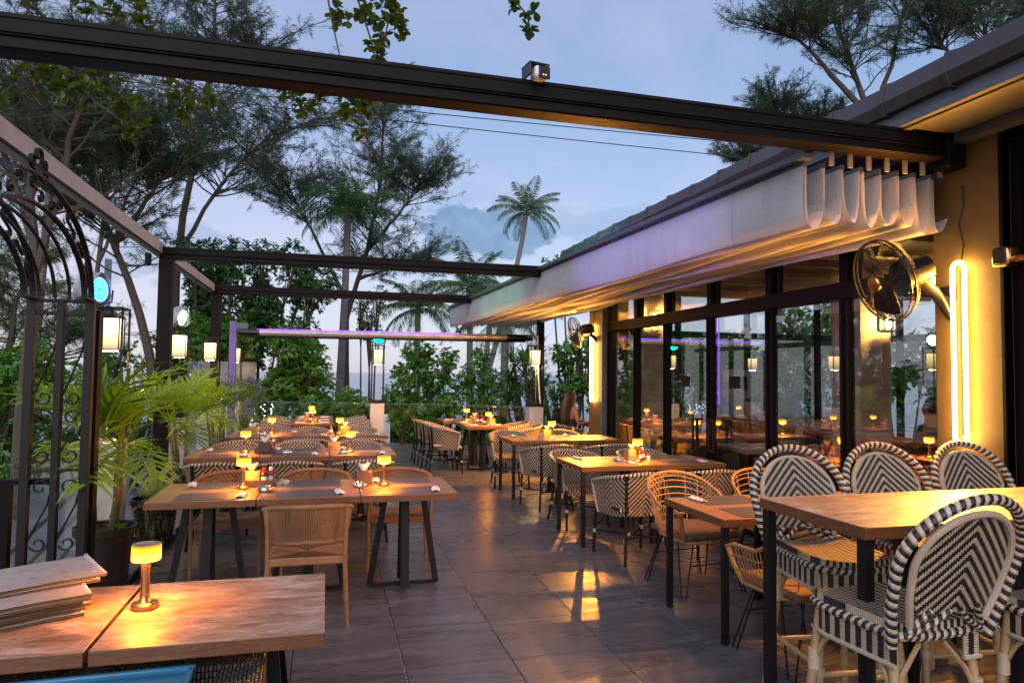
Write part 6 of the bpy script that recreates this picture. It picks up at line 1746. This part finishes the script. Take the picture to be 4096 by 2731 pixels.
# ------------------------------------------------------------------ trees
def tube_np(paths):
    """list of (pts, radii) -> MB"""
    mb = MB()
    for pts, rs, n in paths: mb.tube(pts, rs, n, caps=False)
    return mb
def rand_unit(rng, n):
    v = rng.normal(size=(n, 3)); return v/np.linalg.norm(v, axis=1, keepdims=True)
def poly_at(pts, f):
    k = f*(len(pts)-1); i = min(int(k), len(pts)-2); return pts[i].lerp(pts[i+1], k-i), (pts[i+1]-pts[i]).normalized()
def casuarina(name_label, base, trunk_pts, limbs, crown_r, seed, nsec=46, nter=9, twigs=26, tw_len=.30, matn='needle', spread=1.0, tw_w=.016, start=.32, up=.45):
    """feathery she-oak: trunk polyline and main limbs, secondary and tertiary branches, drooping needle twigs"""
    rr = random.Random(seed); rng = np.random.default_rng(seed); O = Vector(base)
    t_ = thing('she_oak_tree', name_label, 'tree', base)
    mains = [([Vector(p)-O for p in trunk_pts], .12)]+[([Vector(p)-O for p in l], .065) for l in limbs]
    paths = []; tips = []
    for pts, r0 in mains:
        n = 10; q = [poly_at(pts, i/n)[0]+Vector((rr.uniform(-.05, .05), rr.uniform(-.05, .05), 0))*(0 < i < n) for i in range(n+1)]
        paths.append((q, [r0*(1-.88*i/n)+.012 for i in range(n+1)], 7))
        L = sum((b-a).length for a, b in zip(q[:-1], q[1:]))
        for k in range(int(nsec*.95*len(pts)/4)):
            f = start+(1-start)*rr.random()**.85; p, tg = poly_at(q, f); a = rr.uniform(0, 6.28)
            out = Vector((cos(a), sin(a)*.8, rr.uniform(-.10, up+.3*f))).normalized()
            Ls = crown_r*rr.uniform(.5, 1.3)*(1.08-.7*f)*spread+.5
            s = [p]
            d = (out+tg*.3).normalized()
            for j in range(5): d = (d+Vector((rr.uniform(-.22, .22), rr.uniform(-.22, .22), rr.uniform(-.12, .2)))).normalized(); s.append(s[-1]+d*Ls/5)
            paths.append((s, [.024*(1-f*.5)*(1-.8*j/5)+.005 for j in range(6)], 4))
            for m in range(int(nter*1.7)):
                g = .15+.85*rr.random(); p2, tg2 = poly_at(s, g); d2 = (tg2*.7+Vector((rr.uniform(-1, 1), rr.uniform(-1, 1), rr.uniform(-.35, .75)))*.9).normalized(); L2 = Ls*rr.uniform(.14, .34)
                s2 = [p2, p2+d2*L2*.5, p2+d2*L2+Vector((0, 0, .06*L2))]; paths.append((s2, [.010, .007, .004], 3)); tips.append(s2)
    mb = MB()
    for pts, rs, n in paths: mb.tube(pts, rs, n, caps=False)
    mb.build('trunk', M['bark'], t_)
    # needles
    T = np.array([[tuple(p) for p in s2] for s2 in tips]); nt = len(T); n = nt*twigs
    idx = np.repeat(np.arange(nt), twigs); f = .35+.65*rng.random(n)**.7; A = T[idx, 0]; B = T[idx, 2]
    P = A+(B-A)*f[:, None]+rng.normal(scale=.03, size=(n, 3)); D = (B-A); D /= np.linalg.norm(D, axis=1, keepdims=True)
    d = D*.8+rand_unit(rng, n)*.55+np.array([0, 0, -.30]); d /= np.linalg.norm(d, axis=1, keepdims=True)
    L = tw_len*.62*rng.uniform(.5, 1.2, n)
    w = rand_unit(rng, n); w = np.cross(d, w); w /= np.linalg.norm(w, axis=1, keepdims=True); W_ = tw_w*.55*rng.uniform(.6, 1.3, n)
    mid = P+d*(L*.5)[:, None]; tip = P+d*L[:, None]+np.array([0, 0, -.06])*L[:, None]/.3
    V = np.empty((n, 4, 3)); V[:, 0] = P; V[:, 1] = mid+w*W_[:, None]; V[:, 2] = tip; V[:, 3] = mid-w*W_[:, None]*.6
    F = np.arange(n*4).reshape(n, 4)
    o = obj('crown', np_mesh('crown', V.reshape(-1, 3), F, [M[matn]]), t_); o['kind'] = 'stuff'
    return t_
TGp = 'feathery she-oaks'
casuarina('tall feathery she-oak with a forked trunk rising above the far left corner', (-3.95, 20, -3.6), [(-3.95, 20, -3.6), (-3.9, 20, 1), (-3.85, 20, 4.79), (-3.62, 20, 7.09), (-3.35, 20, 8.79), (-3.15, 20, 10.9), (-3.2, 20, 12.4)],
    [[(-3.86, 20, 4.6), (-3.72, 20.1, 5.08), (-2.95, 20.2, 6.56), (-2.21, 20.3, 7.71), (-.86, 20.5, 8.7)], [(-3.35, 20, 8.8), (-4.4, 20.2, 9.6), (-5.2, 20.1, 10.1)], [(-3.3, 20, 9.4), (-2.5, 20, 10.1), (-1.9, 20, 10.4)]], 2.4, 3, nsec=44, nter=8, twigs=22, start=.45, up=.35)
casuarina('big dark feathery she-oak right of the coconut palm', (.9, 26, -3.6), [(.9, 26, -3.6), (.65, 26, 1.5), (.73, 26, 4.06), (1.3, 26, 6.0), (1.75, 26, 8.2), (1.9, 26, 10.6), (1.9, 26, 11.7)],
    [[(.75, 26, 4.1), (-.3, 26.1, 6.0), (-1.1, 26.2, 7.6), (-1.6, 26.2, 8.5)], [(1.3, 26, 6.0), (2.3, 26.1, 7.3), (3.0, 26.2, 8.3), (3.3, 26, 9.0)], [(1.0, 26, 5.0), (2.0, 26.1, 5.4), (2.9, 26, 5.6)]], 2.7, 5, nsec=56, nter=8, twigs=24, start=.48, tw_len=.32)
casuarina('feathery she-oak with leaning trunk behind the pale side beam', (-3.55, 17, -3.6), [(-3.55, 17, -3.6), (-3.6, 17, .6), (-3.81, 17, 2.3), (-4.24, 17, 3.6), (-4.8, 17, 4.75), (-4.9, 17, 6.2), (-4.6, 17, 7.2)],
    [[(-4.6, 17, 4.4), (-4.0, 17.1, 5.4), (-3.6, 17.2, 6.3)], [(-4.85, 17, 5.6), (-5.5, 17, 6.4), (-5.9, 17, 6.9)]], 2.1, 7, nsec=46, nter=9, twigs=32, start=.5, tw_len=.26)
casuarina('feathery she-oak with twin trunks at the far left edge', (-5.4, 14.6, -3.6), [(-5.4, 14.6, -3.6), (-5.25, 14.6, 3.5), (-5.4, 14.6, 5.8), (-5.3, 14.6, 8.2)],
    [[(-5.25, 14.6, 3.3), (-4.9, 14.6, 5.0), (-4.6, 14.6, 6.8), (-4.5, 14.6, 7.8)], [(-5.3, 14.6, 4.0), (-5.9, 14.7, 5.6), (-6.3, 14.7, 7.0)]], 1.7, 9, nsec=42, nter=8, twigs=26, start=.42, tw_len=.24, tw_w=.011)
casuarina('tall she-oak between the palm and the far left trunks, farther back', (-9.5, 32, -3.6), [(-9.5, 32, -3.6), (-9.3, 32, 5), (-8.9, 32, 10), (-8.7, 32, 14.5)],
    [[(-9.2, 32, 6), (-8, 32, 9.5), (-6.8, 32, 12)], [(-9.0, 32, 8.5), (-10.5, 32, 11), (-11, 32, 13)]], 3.4, 13, nsec=38, nter=8, twigs=28, start=.40, tw_len=.45, tw_w=.022)
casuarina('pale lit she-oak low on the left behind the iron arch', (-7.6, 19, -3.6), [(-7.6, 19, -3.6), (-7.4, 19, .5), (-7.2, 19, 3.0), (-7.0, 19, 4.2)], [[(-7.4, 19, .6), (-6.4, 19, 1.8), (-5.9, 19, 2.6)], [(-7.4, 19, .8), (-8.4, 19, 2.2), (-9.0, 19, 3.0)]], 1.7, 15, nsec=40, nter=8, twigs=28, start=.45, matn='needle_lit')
casuarina('large dark she-oak rising above the green tiled roof at top right', (12.8, 14.5, -3.6), [(12.8, 14.5, -3.6), (13.0, 14.5, 6.5), (13.2, 14.5, 8.3), (12.6, 14.5, 9.9), (12.2, 14.5, 11.3)],
    [[(13.1, 14.5, 7.6), (13.8, 14.5, 9.3), (14.4, 14.5, 11.2), (14.5, 14.5, 12.2)], [(13.0, 14.5, 8.5), (12.0, 14.5, 9.3), (11.3, 14.5, 9.9), (10.9, 14.5, 10.3)]], 2.1, 17, nsec=46, nter=9, twigs=24, start=.58, tw_len=.22, tw_w=.012)
casuarina('she-oak at the very top right corner above the roof', (16.0, 13.5, -3.6), [(16.0, 13.5, -3.6), (16.2, 13.5, 7.5), (16.0, 13.5, 9.8), (15.6, 13.5, 11.6)],
    [[(16.1, 13.5, 8.3), (15.0, 13.6, 9.6), (14.3, 13.6, 10.4)], [(16.1, 13.5, 8.5), (17.0, 13.5, 10.3), (17.4, 13.5, 11.4)]], 2.2, 19, nsec=46, nter=9, twigs=28, start=.62, tw_len=.22, tw_w=.012)
casuarina('small bushy she-oak crown above the roof just right of the near beam', (11.6, 16, -3.6), [(11.6, 16, -3.6), (11.6, 16, 6.6), (11.6, 16, 8.0), (11.6, 16, 9.0)],
    [[(11.6, 16, 7.0), (12.6, 16, 8.0), (13.0, 16, 8.6)], [(11.6, 16, 6.5), (10.8, 16, 7.1), (10.5, 16, 7.3)]], 1.1, 23, nsec=46, nter=8, twigs=30, start=.74, tw_len=.16, tw_w=.012, matn='needle')

def coconut(label, base, pts, L, nf, seed, r=.13, lean=None, droop=1.5):
    rr = random.Random(seed); rng = np.random.default_rng(seed); O = Vector(base)
    t_ = thing('coconut_palm', label, 'palm', base)
    q = [Vector(p)-O for p in pts]; nn = 14; q = [poly_at(q, i/nn)[0] for i in range(nn+1)]
    MB().tube(q, [r*(1.15-.35*i/nn) for i in range(nn+1)], 10).build('trunk', M['palm_bark'], t_)
    top = q[-1]
    cr = MB()
    for k in range(7): a = k*.9; cr.lathe([(.0001, -.09), (.085, -.03), (.09, .03), (.0001, .10)], 8, top+Vector((cos(a)*.16, sin(a)*.16, -.10)))
    cr.build('coconut', M['yellow_cloth'] if 0 else M['palm_stem'], t_)
    for v in range(nf):
        az = v*2.399+rr.uniform(-.2, .2); lift = 1.40-1.55*(v/nf)+rr.uniform(-.15, .15)
        Lf = L*rr.uniform(.85, 1.08); fp = frond_points(Lf, lift, droop*.62*rr.uniform(.75, 1.2)*(.75+.4*(v/nf)), 16)
        P = np.array([tuple(p) for p in fp]); n = 64
        f = np.linspace(.10, .995, n); kk = f*16; j = np.minimum(kk.astype(int), 15); pp_ = P[j]+(P[j+1]-P[j])*(kk-j)[:, None]; tg = P[j+1]-P[j]; tg /= np.linalg.norm(tg, axis=1, keepdims=True)
        Vs, Fs = [], []
        for s_ in (-1, 1):
            ln = Lf*.24*np.sin(np.pi*np.clip(f*.93+.05, 0, 1))**.6*rng.uniform(.85, 1.1, n)
            d = np.array([1.0*s_, 0, 0])+tg*.75+np.array([0, 0, -.35])+rng.normal(scale=.10, size=(n, 3)); d /= np.linalg.norm(d, axis=1, keepdims=True)
            tip = pp_+d*ln[:, None]+np.array([0, 0, -.30])*ln[:, None]; mid = pp_+d*(ln*.5)[:, None]
            w = tg*(Lf*.0085)
            quad = np.stack([pp_-w, mid-w*.9, tip, mid+w*.9], 1)
            Vs.append(quad.reshape(-1, 3))
        V = np.concatenate(Vs); F = np.arange(len(V)).reshape(-1, 4)
        k0 = len(V); rb = MB().tube(fp, [.018*L/2*(1-.8*i/16) for i in range(17)], 4, caps=False)
        V = np.concatenate([V, np.array(rb.v)]); F = np.concatenate([F, np.array(rb.f)+k0])
        o = obj('frond', np_mesh('frond', V, F, [M['palm_leaf']]), t_, top, (0, 0, az))
    return t_
coconut('lone tall coconut palm against the open sky with a long curved trunk', (8.3, 38, -3.6), [(8.3, 38, -3.6), (8.76, 38, 1.56), (9.6, 38, 4.8), (10.33, 38, 7.54), (10.75, 38, 9.6), (10.94, 38, 10.9)], 2.35, 22, 1, r=.15, droop=1.7)
coconut('coconut palm with crown just below the far beam, behind the awning tip', (6.5, 32, -3.6), [(6.5, 32, -3.6), (6.53, 32, -.48), (6.5, 32, 3), (6.48, 32, 5.6)], 2.6, 24, 2, r=.16)
coconut('coconut palm left of the awning tip with a straight ringed trunk', (3.35, 26, -3.6), [(3.35, 26, -3.6), (3.31, 26, -.4), (3.27, 26, 4.0)], 2.1, 22, 3, r=.125, droop=1.9)
coconut('pale trunked coconut palm right beside the cream rail pillar', (5.12, 20, -3.6), [(5.12, 20, -3.6), (5.10, 20, 0), (5.14, 20, 3.25)], 1.9, 16, 4, r=.135, droop=1.9)
coconut('coconut palm in front of the big dark she-oak', (.55, 24, -3.6), [(.45, 24, -3.6), (.45, 24, 1), (.55, 24, 4.0), (.60, 24, 7.0)], 2.35, 24, 5, r=.13, droop=1.7)
coconut('thin leaning coconut trunk between two others beyond the rail', (6.2, 27, -3.6), [(5.8, 27, -3.6), (5.9, 27, .2), (6.15, 27, 2.2), (6.3, 27, 3.9)], 1.9, 14, 6, r=.12, droop=1.9)
coconut('small fan shaped palm crown peeking behind the pale side beam', (-8.6, 24, -3.6), [(-8.6, 24, -3.6), (-8.5, 24, 3), (-8.3, 24, 7.2)], 1.9, 16, 7, r=.14)

def leaf_cloud(name, centers, sizes, n_per, leaf, matn, seed, parent, O, rosette=True, aspect=.5, flat=.35):
    """broad leaves gathered in rosettes through ellipsoid clumps"""
    rng = np.random.default_rng(seed); Vs = []
    for c, s_ in zip(centers, sizes):
        nr = max(3, int(n_per*(s_[0]*s_[1]*s_[2])**.67)); k = 8
        u = rand_unit(rng, nr); rad = rng.random(nr)**.33
        R0 = np.array(c)-np.array(O)+u*rad[:, None]*np.array(s_)
        ax = u*.8+np.array([0, 0, .75])+rng.normal(scale=.3, size=(nr, 3)); ax /= np.linalg.norm(ax, axis=1, keepdims=True)
        R = np.repeat(R0, k, 0); A = np.repeat(ax, k, 0); n = nr*k
        r = rand_unit(rng, n); side = np.cross(A, r); side /= np.linalg.norm(side, axis=1, keepdims=True)
        d = side+A*rng.uniform(-.1, .75, n)[:, None]; d /= np.linalg.norm(d, axis=1, keepdims=True)
        L = leaf*rng.uniform(.45, 1.2, n)*np.repeat(rng.uniform(.6, 1.1, nr), k); w = np.cross(d, A); w /= np.linalg.norm(w, axis=1, keepdims=True); w = w*(L*aspect*.5)[:, None]
        nrm = np.cross(w, d); nrm /= (np.linalg.norm(nrm, axis=1, keepdims=True)+1e-9); nrm = nrm*np.sign(nrm[:, 2:3]+1e-6)
        P = R+rng.normal(scale=.02, size=(n, 3))
        q = [P, P+d*(L*.55)[:, None]+w*.85+nrm*(L*.07)[:, None], P+d*(L*.88)[:, None]+w*.75, P+d*L[:, None]-nrm*(L*.10)[:, None], P+d*(L*.88)[:, None]-w*.75, P+d*(L*.55)[:, None]-w*.85+nrm*(L*.07)[:, None]]
        Vs.append(np.stack(q, 1).reshape(-1, 3))
    V = np.concatenate(Vs); m = len(V)//6; b = np.arange(m)[:, None]*6
    F = np.concatenate([b+np.array([0, 1, 2, 3]), b+np.array([0, 3, 4, 5])])
    o = obj(name, np_mesh(name, V, F, [M[matn]]), parent); o['kind'] = 'stuff'; return o
def bush(label, base, clumps, dens, leaf, matn, seed, aspect=.5, cat='shrub', nm='broadleaf_shrub', stems=5):
    t_ = thing(nm, label, cat, base); O = Vector(base); rr = random.Random(seed)
    leaf_cloud('crown', [c[:3] for c in clumps], [c[3:] if len(c) == 6 else (c[3],)*3 for c in clumps], dens, leaf, matn, seed, t_, base, aspect=aspect)
    mb = MB()
    for c in clumps:
        e = Vector(c[:3])-O; s0 = Vector((rr.uniform(-.15, .15), rr.uniform(-.15, .15), 0)); mid = s0.lerp(e, .55)+Vector((rr.uniform(-.2, .2), 0, -.15))
        mb.tube([s0, mid, e], [.05, .035, .015], 5)
        for k in range(stems):
            v = Vector((rr.uniform(-1, 1), rr.uniform(-.6, .6), rr.uniform(-.2, 1))).normalized()*c[3]*.85; mb.tube([mid.lerp(e, .6), e+v*.4, e+v], [.018, .012, .006], 4)
    mb.build('trunk', M['bark'], t_); return t_
rr = random.Random(77)
def cl(x0, x1, y, z0, z1, n, s_): return [(rr.uniform(x0, x1), y+rr.uniform(-.6, .6), rr.uniform(z0, z1), s_*rr.uniform(.7, 1.2)) for _ in range(n)]
bush('wide dark leaved tree filling the space behind the far left corner', (-2.2, 20, -3.6), cl(-3.6, -.2, 20.6, 2.0, 5.0, 22, .62), 300, .17, 'broadleaf_dark', 1, nm='broadleaf_tree', cat='tree')
bush('glossy leaved tree under the dark tree, behind the feathery palm', (-2.0, 19, -3.6), cl(-3.7, -.2, 19, -.2, 2.9, 26, .55), 260, .20, 'broadleaf', 2, nm='broadleaf_tree', cat='tree')
bush('leafy shrub just left of the middle lantern', (.1, 18, -3.6), cl(-1.0, 1.0, 18, -.6, 1.15, 16, .42), 240, .21, 'broadleaf', 3)
bush('glossy shrub right of the cyan spotlight', (2.3, 18.4, -3.6), [(2.1, 18.2, 1.7, .45), (2.4, 18.5, 2.15, .40), (1.9, 18.3, 1.1, .45), (2.7, 18.4, 1.55, .5), (3.1, 18.5, 1.95, .35), (2.3, 18.3, .5, .55), (3.1, 18.5, .9, .6), (2.8, 18.5, .3, .6)]+cl(1.5, 3.3, 18.5, -.6, .5, 6, .45), 250, .21, 'broadleaf', 4)
bush('low glossy shrub close behind the rail between pillar and scaffold', (1.7, 16.6, -3.6), cl(1.2, 2.6, 16.6, -.5, .62, 9, .34), 240, .20, 'broadleaf', 5)
bush('glossy shrub between the two palm trunks beyond the rail', (4.0, 18, -3.6), [(3.7, 18, 1.5, .38), (4.05, 18.2, 2.0, .32), (4.25, 18, 1.3, .42), (3.8, 18, .8, .5), (4.4, 18, .5, .5)]+cl(3.5, 4.7, 18, -.5, .3, 5, .42), 250, .20, 'broadleaf', 6)
bush('airy round leaved tree between the brown post and the far neon loop', (6.2, 16.5, -3.6), [(5.75, 16.5, 2.2, .30), (6.1, 16.5, 2.45, .28), (5.95, 16.5, 1.85, .33), (6.3, 16.6, 2.05, .36), (6.6, 16.5, 1.7, .38), (5.8, 16.5, 1.35, .30), (6.25, 16.5, 1.3, .35), (6.7, 16.5, 1.15, .4), (5.9, 16.5, .85, .24)], 190, .17, 'broadleaf', 7, aspect=.75, nm='round_leaved_tree', cat='tree', stems=8)
bush('bright green leafy tree beyond the arch on the far left', (-7.3, 15.5, -3.6), cl(-8.2, -5.4, 15.5, -.4, 2.1, 20, .5), 260, .17, 'broadleaf', 8, nm='broadleaf_tree', cat='tree')
bush('leafy tree behind the sign board and the big potted palm', (-4.6, 17.6, -3.6), cl(-5.6, -2.6, 17.6, -.2, 2.3, 18, .48), 260, .17, 'broadleaf', 9, nm='broadleaf_tree', cat='tree')
bush('small pale green sapling above the awning tube', (1.35, 22, -3.6), [(1.25, 22, 3.4, .5), (1.5, 22, 3.9, .4), (1.0, 22, 3.7, .35), (1.3, 22, 2.9, .4)], 170, .14, 'branch_leaf', 10, nm='sapling', cat='tree', stems=9)
bush('dark row of trees seen through the window glass', (13.5, 14, -3.6), cl(9.0, 17, 14.5, -.6, 3.0, 34, .75), 230, .22, 'broadleaf', 12, nm='broadleaf_tree', cat='tree')
bush('green tree beyond the indoor windows on the right', (12.5, 9, -3.6), cl(11.5, 13.5, 9.5, -.5, 3.4, 22, .75), 230, .24, 'broadleaf', 14, nm='broadleaf_tree', cat='tree')
bush('green shrubs beyond the sea side windows, nearest to them', (7.6, 13.8, -3.6), cl(6.7, 9.6, 14.0, -.4, 2.3, 22, .42), 250, .18, 'broadleaf', 33)
bush('leafy tree behind the window glass near the pink dressed woman', (8.2, 18, -3.6), cl(7.2, 9.6, 18, -.3, 2.6, 16, .6), 230, .2, 'broadleaf', 31, nm='broadleaf_tree', cat='tree')
bush('little leafy top showing behind the roof edge at its far end', (5.9, 17, -3.6), [(5.4, 16.5, 4.35, .28), (5.7, 16.5, 4.3, .22)], 260, .13, 'broadleaf', 15)
bush('dark leafy shrub at the left edge beyond the fence panel', (-3.0, 7.0, -3.6), [(-2.95, 7.0, -.15, .35), (-3.0, 6.9, .3, .22), (-3.1, 7.2, -.6, .45)], 300, .09, 'broadleaf_dark', 16)

def pandanus(label, base, heads, seed):
    rng = np.random.default_rng(seed); t_ = thing('pandanus', label, 'shrub', base); O = Vector(base); mb = MB(); Vs = []
    for c in heads:
        e = Vector(c)-O; mb.tube([Vector((0, 0, 0)), e*.5+Vector((.25, 0, .1)), e], [.07, .05, .04], 6)
        n = 46; a = rng.uniform(0, 2*np.pi, n); el = rng.uniform(-.2, 1.35, n); L = rng.uniform(.45, .8, n)
        d = np.stack([np.cos(a)*np.cos(el), np.sin(a)*np.cos(el), np.sin(el)], 1); w = np.cross(d, [0, 0, 1]); w /= np.linalg.norm(w, axis=1, keepdims=True); w *= .022
        p0 = np.array(e)[None]+d*.03; p1 = p0+d*(L*.5)[:, None]; d2 = d+np.array([0, 0, -.75]); d2 /= np.linalg.norm(d2, axis=1, keepdims=True); p2 = p1+d2*(L*.5)[:, None]
        Vs.append(np.stack([p0-w, p0+w, p1+w, p1-w], 1).reshape(-1, 3)); Vs.append(np.stack([p1-w, p1+w, p2+w*.1, p2-w*.1], 1).reshape(-1, 3))
    mb.build('trunk', M['bark'], t_)
    V = np.concatenate(Vs); o = obj('crown', np_mesh('crown', V, np.arange(len(V)).reshape(-1, 4), [M['pandan']]), t_); o['kind'] = 'stuff'
pr_ = random.Random(3)
pandanus('spiky leaved pandanus between the pale palm trunk and the right lantern', (4.9, 16.5, -3.6), [(pr_.uniform(4.35, 5.25), 16.5+pr_.uniform(-.4, .4), pr_.uniform(.4, 2.1)) for _ in range(15)], 5)
pandanus('spiky pandanus just right of the brown post beyond the rail', (5.6, 16.0, -3.6), [(5.35, 16, .95), (5.5, 16.1, .6), (5.25, 16, .35), (5.6, 16, .2), (5.1, 16.1, 1.3)], 6)

# hanging leafy branches close overhead; every leaf is a piece of its own
def oval_leaf(L, w):
    V = [(0, 0, 0), (w*.42, L*.45, .10*L), (w*.5, L*.72, .08*L), (w*.2, L*.97, 0), (0, L, -.02*L), (-w*.2, L*.97, 0), (-w*.5, L*.72, .08*L), (-w*.42, L*.45, .10*L)]
    return np_mesh('leaf', np.array(V), np.array([(0, 1, 2, 3), (0, 3, 4, 5), (0, 5, 6, 7)]), [M['branch_leaf']], smooth=True)
oleaf = [oval_leaf(.095, .060), oval_leaf(.078, .052), oval_leaf(.108, .066)]
def hanging_branch(label, twigs_, clusters, seed, n=11):
    rr = random.Random(seed); t_ = thing('leafy_branch', label, 'branch', twigs_[0][0], group=None); O = Vector(twigs_[0][0])
    mb = MB()
    for tw in twigs_: mb.tube([Vector(p)-O for p in tw], [.012*(1-.7*i/len(tw)) for i in range(len(tw))], 5)
    allp = [Vector(p) for tw in twigs_ for p in tw]; rt_ = random.Random(seed+50)
    for (x, y, z, r_) in clusters:
        c = Vector((x, y, z)); q = min(allp, key=lambda p: (p-c).length)
        mb.tube([q-O, (q+c)/2-O+Vector((rt_.uniform(-.03, .03), 0, .03)), c-O], [.007, .005, .003], 4)
        for _ in range(6):
            e = c+Vector((rt_.gauss(0, r_*.5), rt_.gauss(0, r_*.4), rt_.gauss(0, r_*.5))); mb.tube([c-O, e-O], [.003, .0015], 3)
    mb.build('twig', M['bark'], t_)
    for (x, y, z, r_) in clusters:
        for s_ in range(max(4, int(r_*80))):
            c = Vector((x+rr.gauss(0, r_*.45), y+rr.gauss(0, r_*.4), z+rr.gauss(0, r_*.5))); ax = Vector((rr.uniform(-1, 1), rr.uniform(-1, 1), rr.uniform(-.6, 1))).normalized()
            k = rr.randint(4, 6)
            for j in range(k):
                v = Vector((rr.gauss(0, 1), rr.gauss(0, 1), rr.gauss(0, 1))); d = (ax.cross(v).normalized()+ax*rr.uniform(.1, .8)).normalized()
                o = bpy.data.objects.new('leaf', rr.choice(oleaf)); COL.objects.link(o); o.parent = t_
                o.location = c-O; q = d.to_track_quat('Y', 'Z'); o.rotation_mode = 'QUATERNION'; o.rotation_quaternion = q
                s2 = rr.uniform(.7, 1.1); o.scale = (s2, s2, s2)
    return t_
hanging_branch('leafy branch hanging from the top of the picture over the near beam', [[(.10, 6, 5.6), (-.12, 6, 5.1), (-.03, 6, 4.63), (.05, 6, 4.3)], [(.22, 6, 5.5), (.16, 6, 4.9), (.30, 6, 4.5), (.40, 6, 4.1)], [(.35, 6, 5.5), (.5, 6, 4.9), (.42, 6, 4.5)]],
    [(.45, 6, 4.80, .15), (.54, 6, 4.62, .11), (.36, 6, 4.62, .13), (.40, 6, 4.40, .10), (.02, 6, 4.65, .09), (.25, 6, 4.72, .08)], 1)
hanging_branch('leafy sprays hanging just under the near beam in the centre left', [[(.40, 6, 4.3), (.45, 6, 4.02), (.2, 6, 3.9)], [(-.3, 6, 4.3), (-.35, 6, 4.0), (-.23, 6, 3.8)]],
    [(-.40, 6, 3.93, .10), (-.26, 6, 3.88, .10), (-.10, 6, 3.97, .06), (.10, 6, 3.96, .12), (.26, 6, 3.88, .12), (.40, 6, 3.98, .08), (.16, 6, 3.76, .09), (.24, 6, 3.66, .06)], 2)
hanging_branch('small leafy tip hanging from the top edge near the middle', [[(1.55, 6, 5.4), (1.60, 6, 5.02), (1.72, 6, 4.9), (1.74, 6, 4.72)]], [(1.58, 6, 5.0, .05), (1.75, 6, 4.93, .05), (1.74, 6, 4.76, .06)], 3)
hanging_branch('leafy branch drooping at the far left under the near beam', [[(-2.4, 6, 4.6), (-2.1, 6, 4.0), (-1.8, 6, 3.7), (-1.5, 6, 3.5)], [(-2.3, 6, 4.3), (-1.7, 6, 3.95), (-1.3, 6, 3.85)]],
    [(-2.25, 6, 3.88, .14), (-2.05, 6, 3.82, .12), (-1.88, 6, 3.75, .12), (-1.70, 6, 3.88, .10), (-1.55, 6, 3.66, .12), (-1.52, 6, 3.50, .09), (-1.2, 6, 3.86, .10), (-1.12, 6, 3.70, .08), (-.95, 6, 3.80, .06), (-2.5, 6, 3.6, .12)], 4)
hanging_branch('leafy branch above the near beam in the top left corner', [[(-2.3, 6, 4.9), (-1.9, 6, 4.6), (-1.5, 6, 4.5)], [(-2.4, 6, 4.7), (-1.8, 6, 4.45), (-1.4, 6, 4.42)]],
    [(-1.95, 6, 4.46, .10), (-1.72, 6, 4.40, .09), (-1.50, 6, 4.43, .08), (-1.58, 6, 4.58, .06), (-2.25, 6, 4.48, .08)], 5)
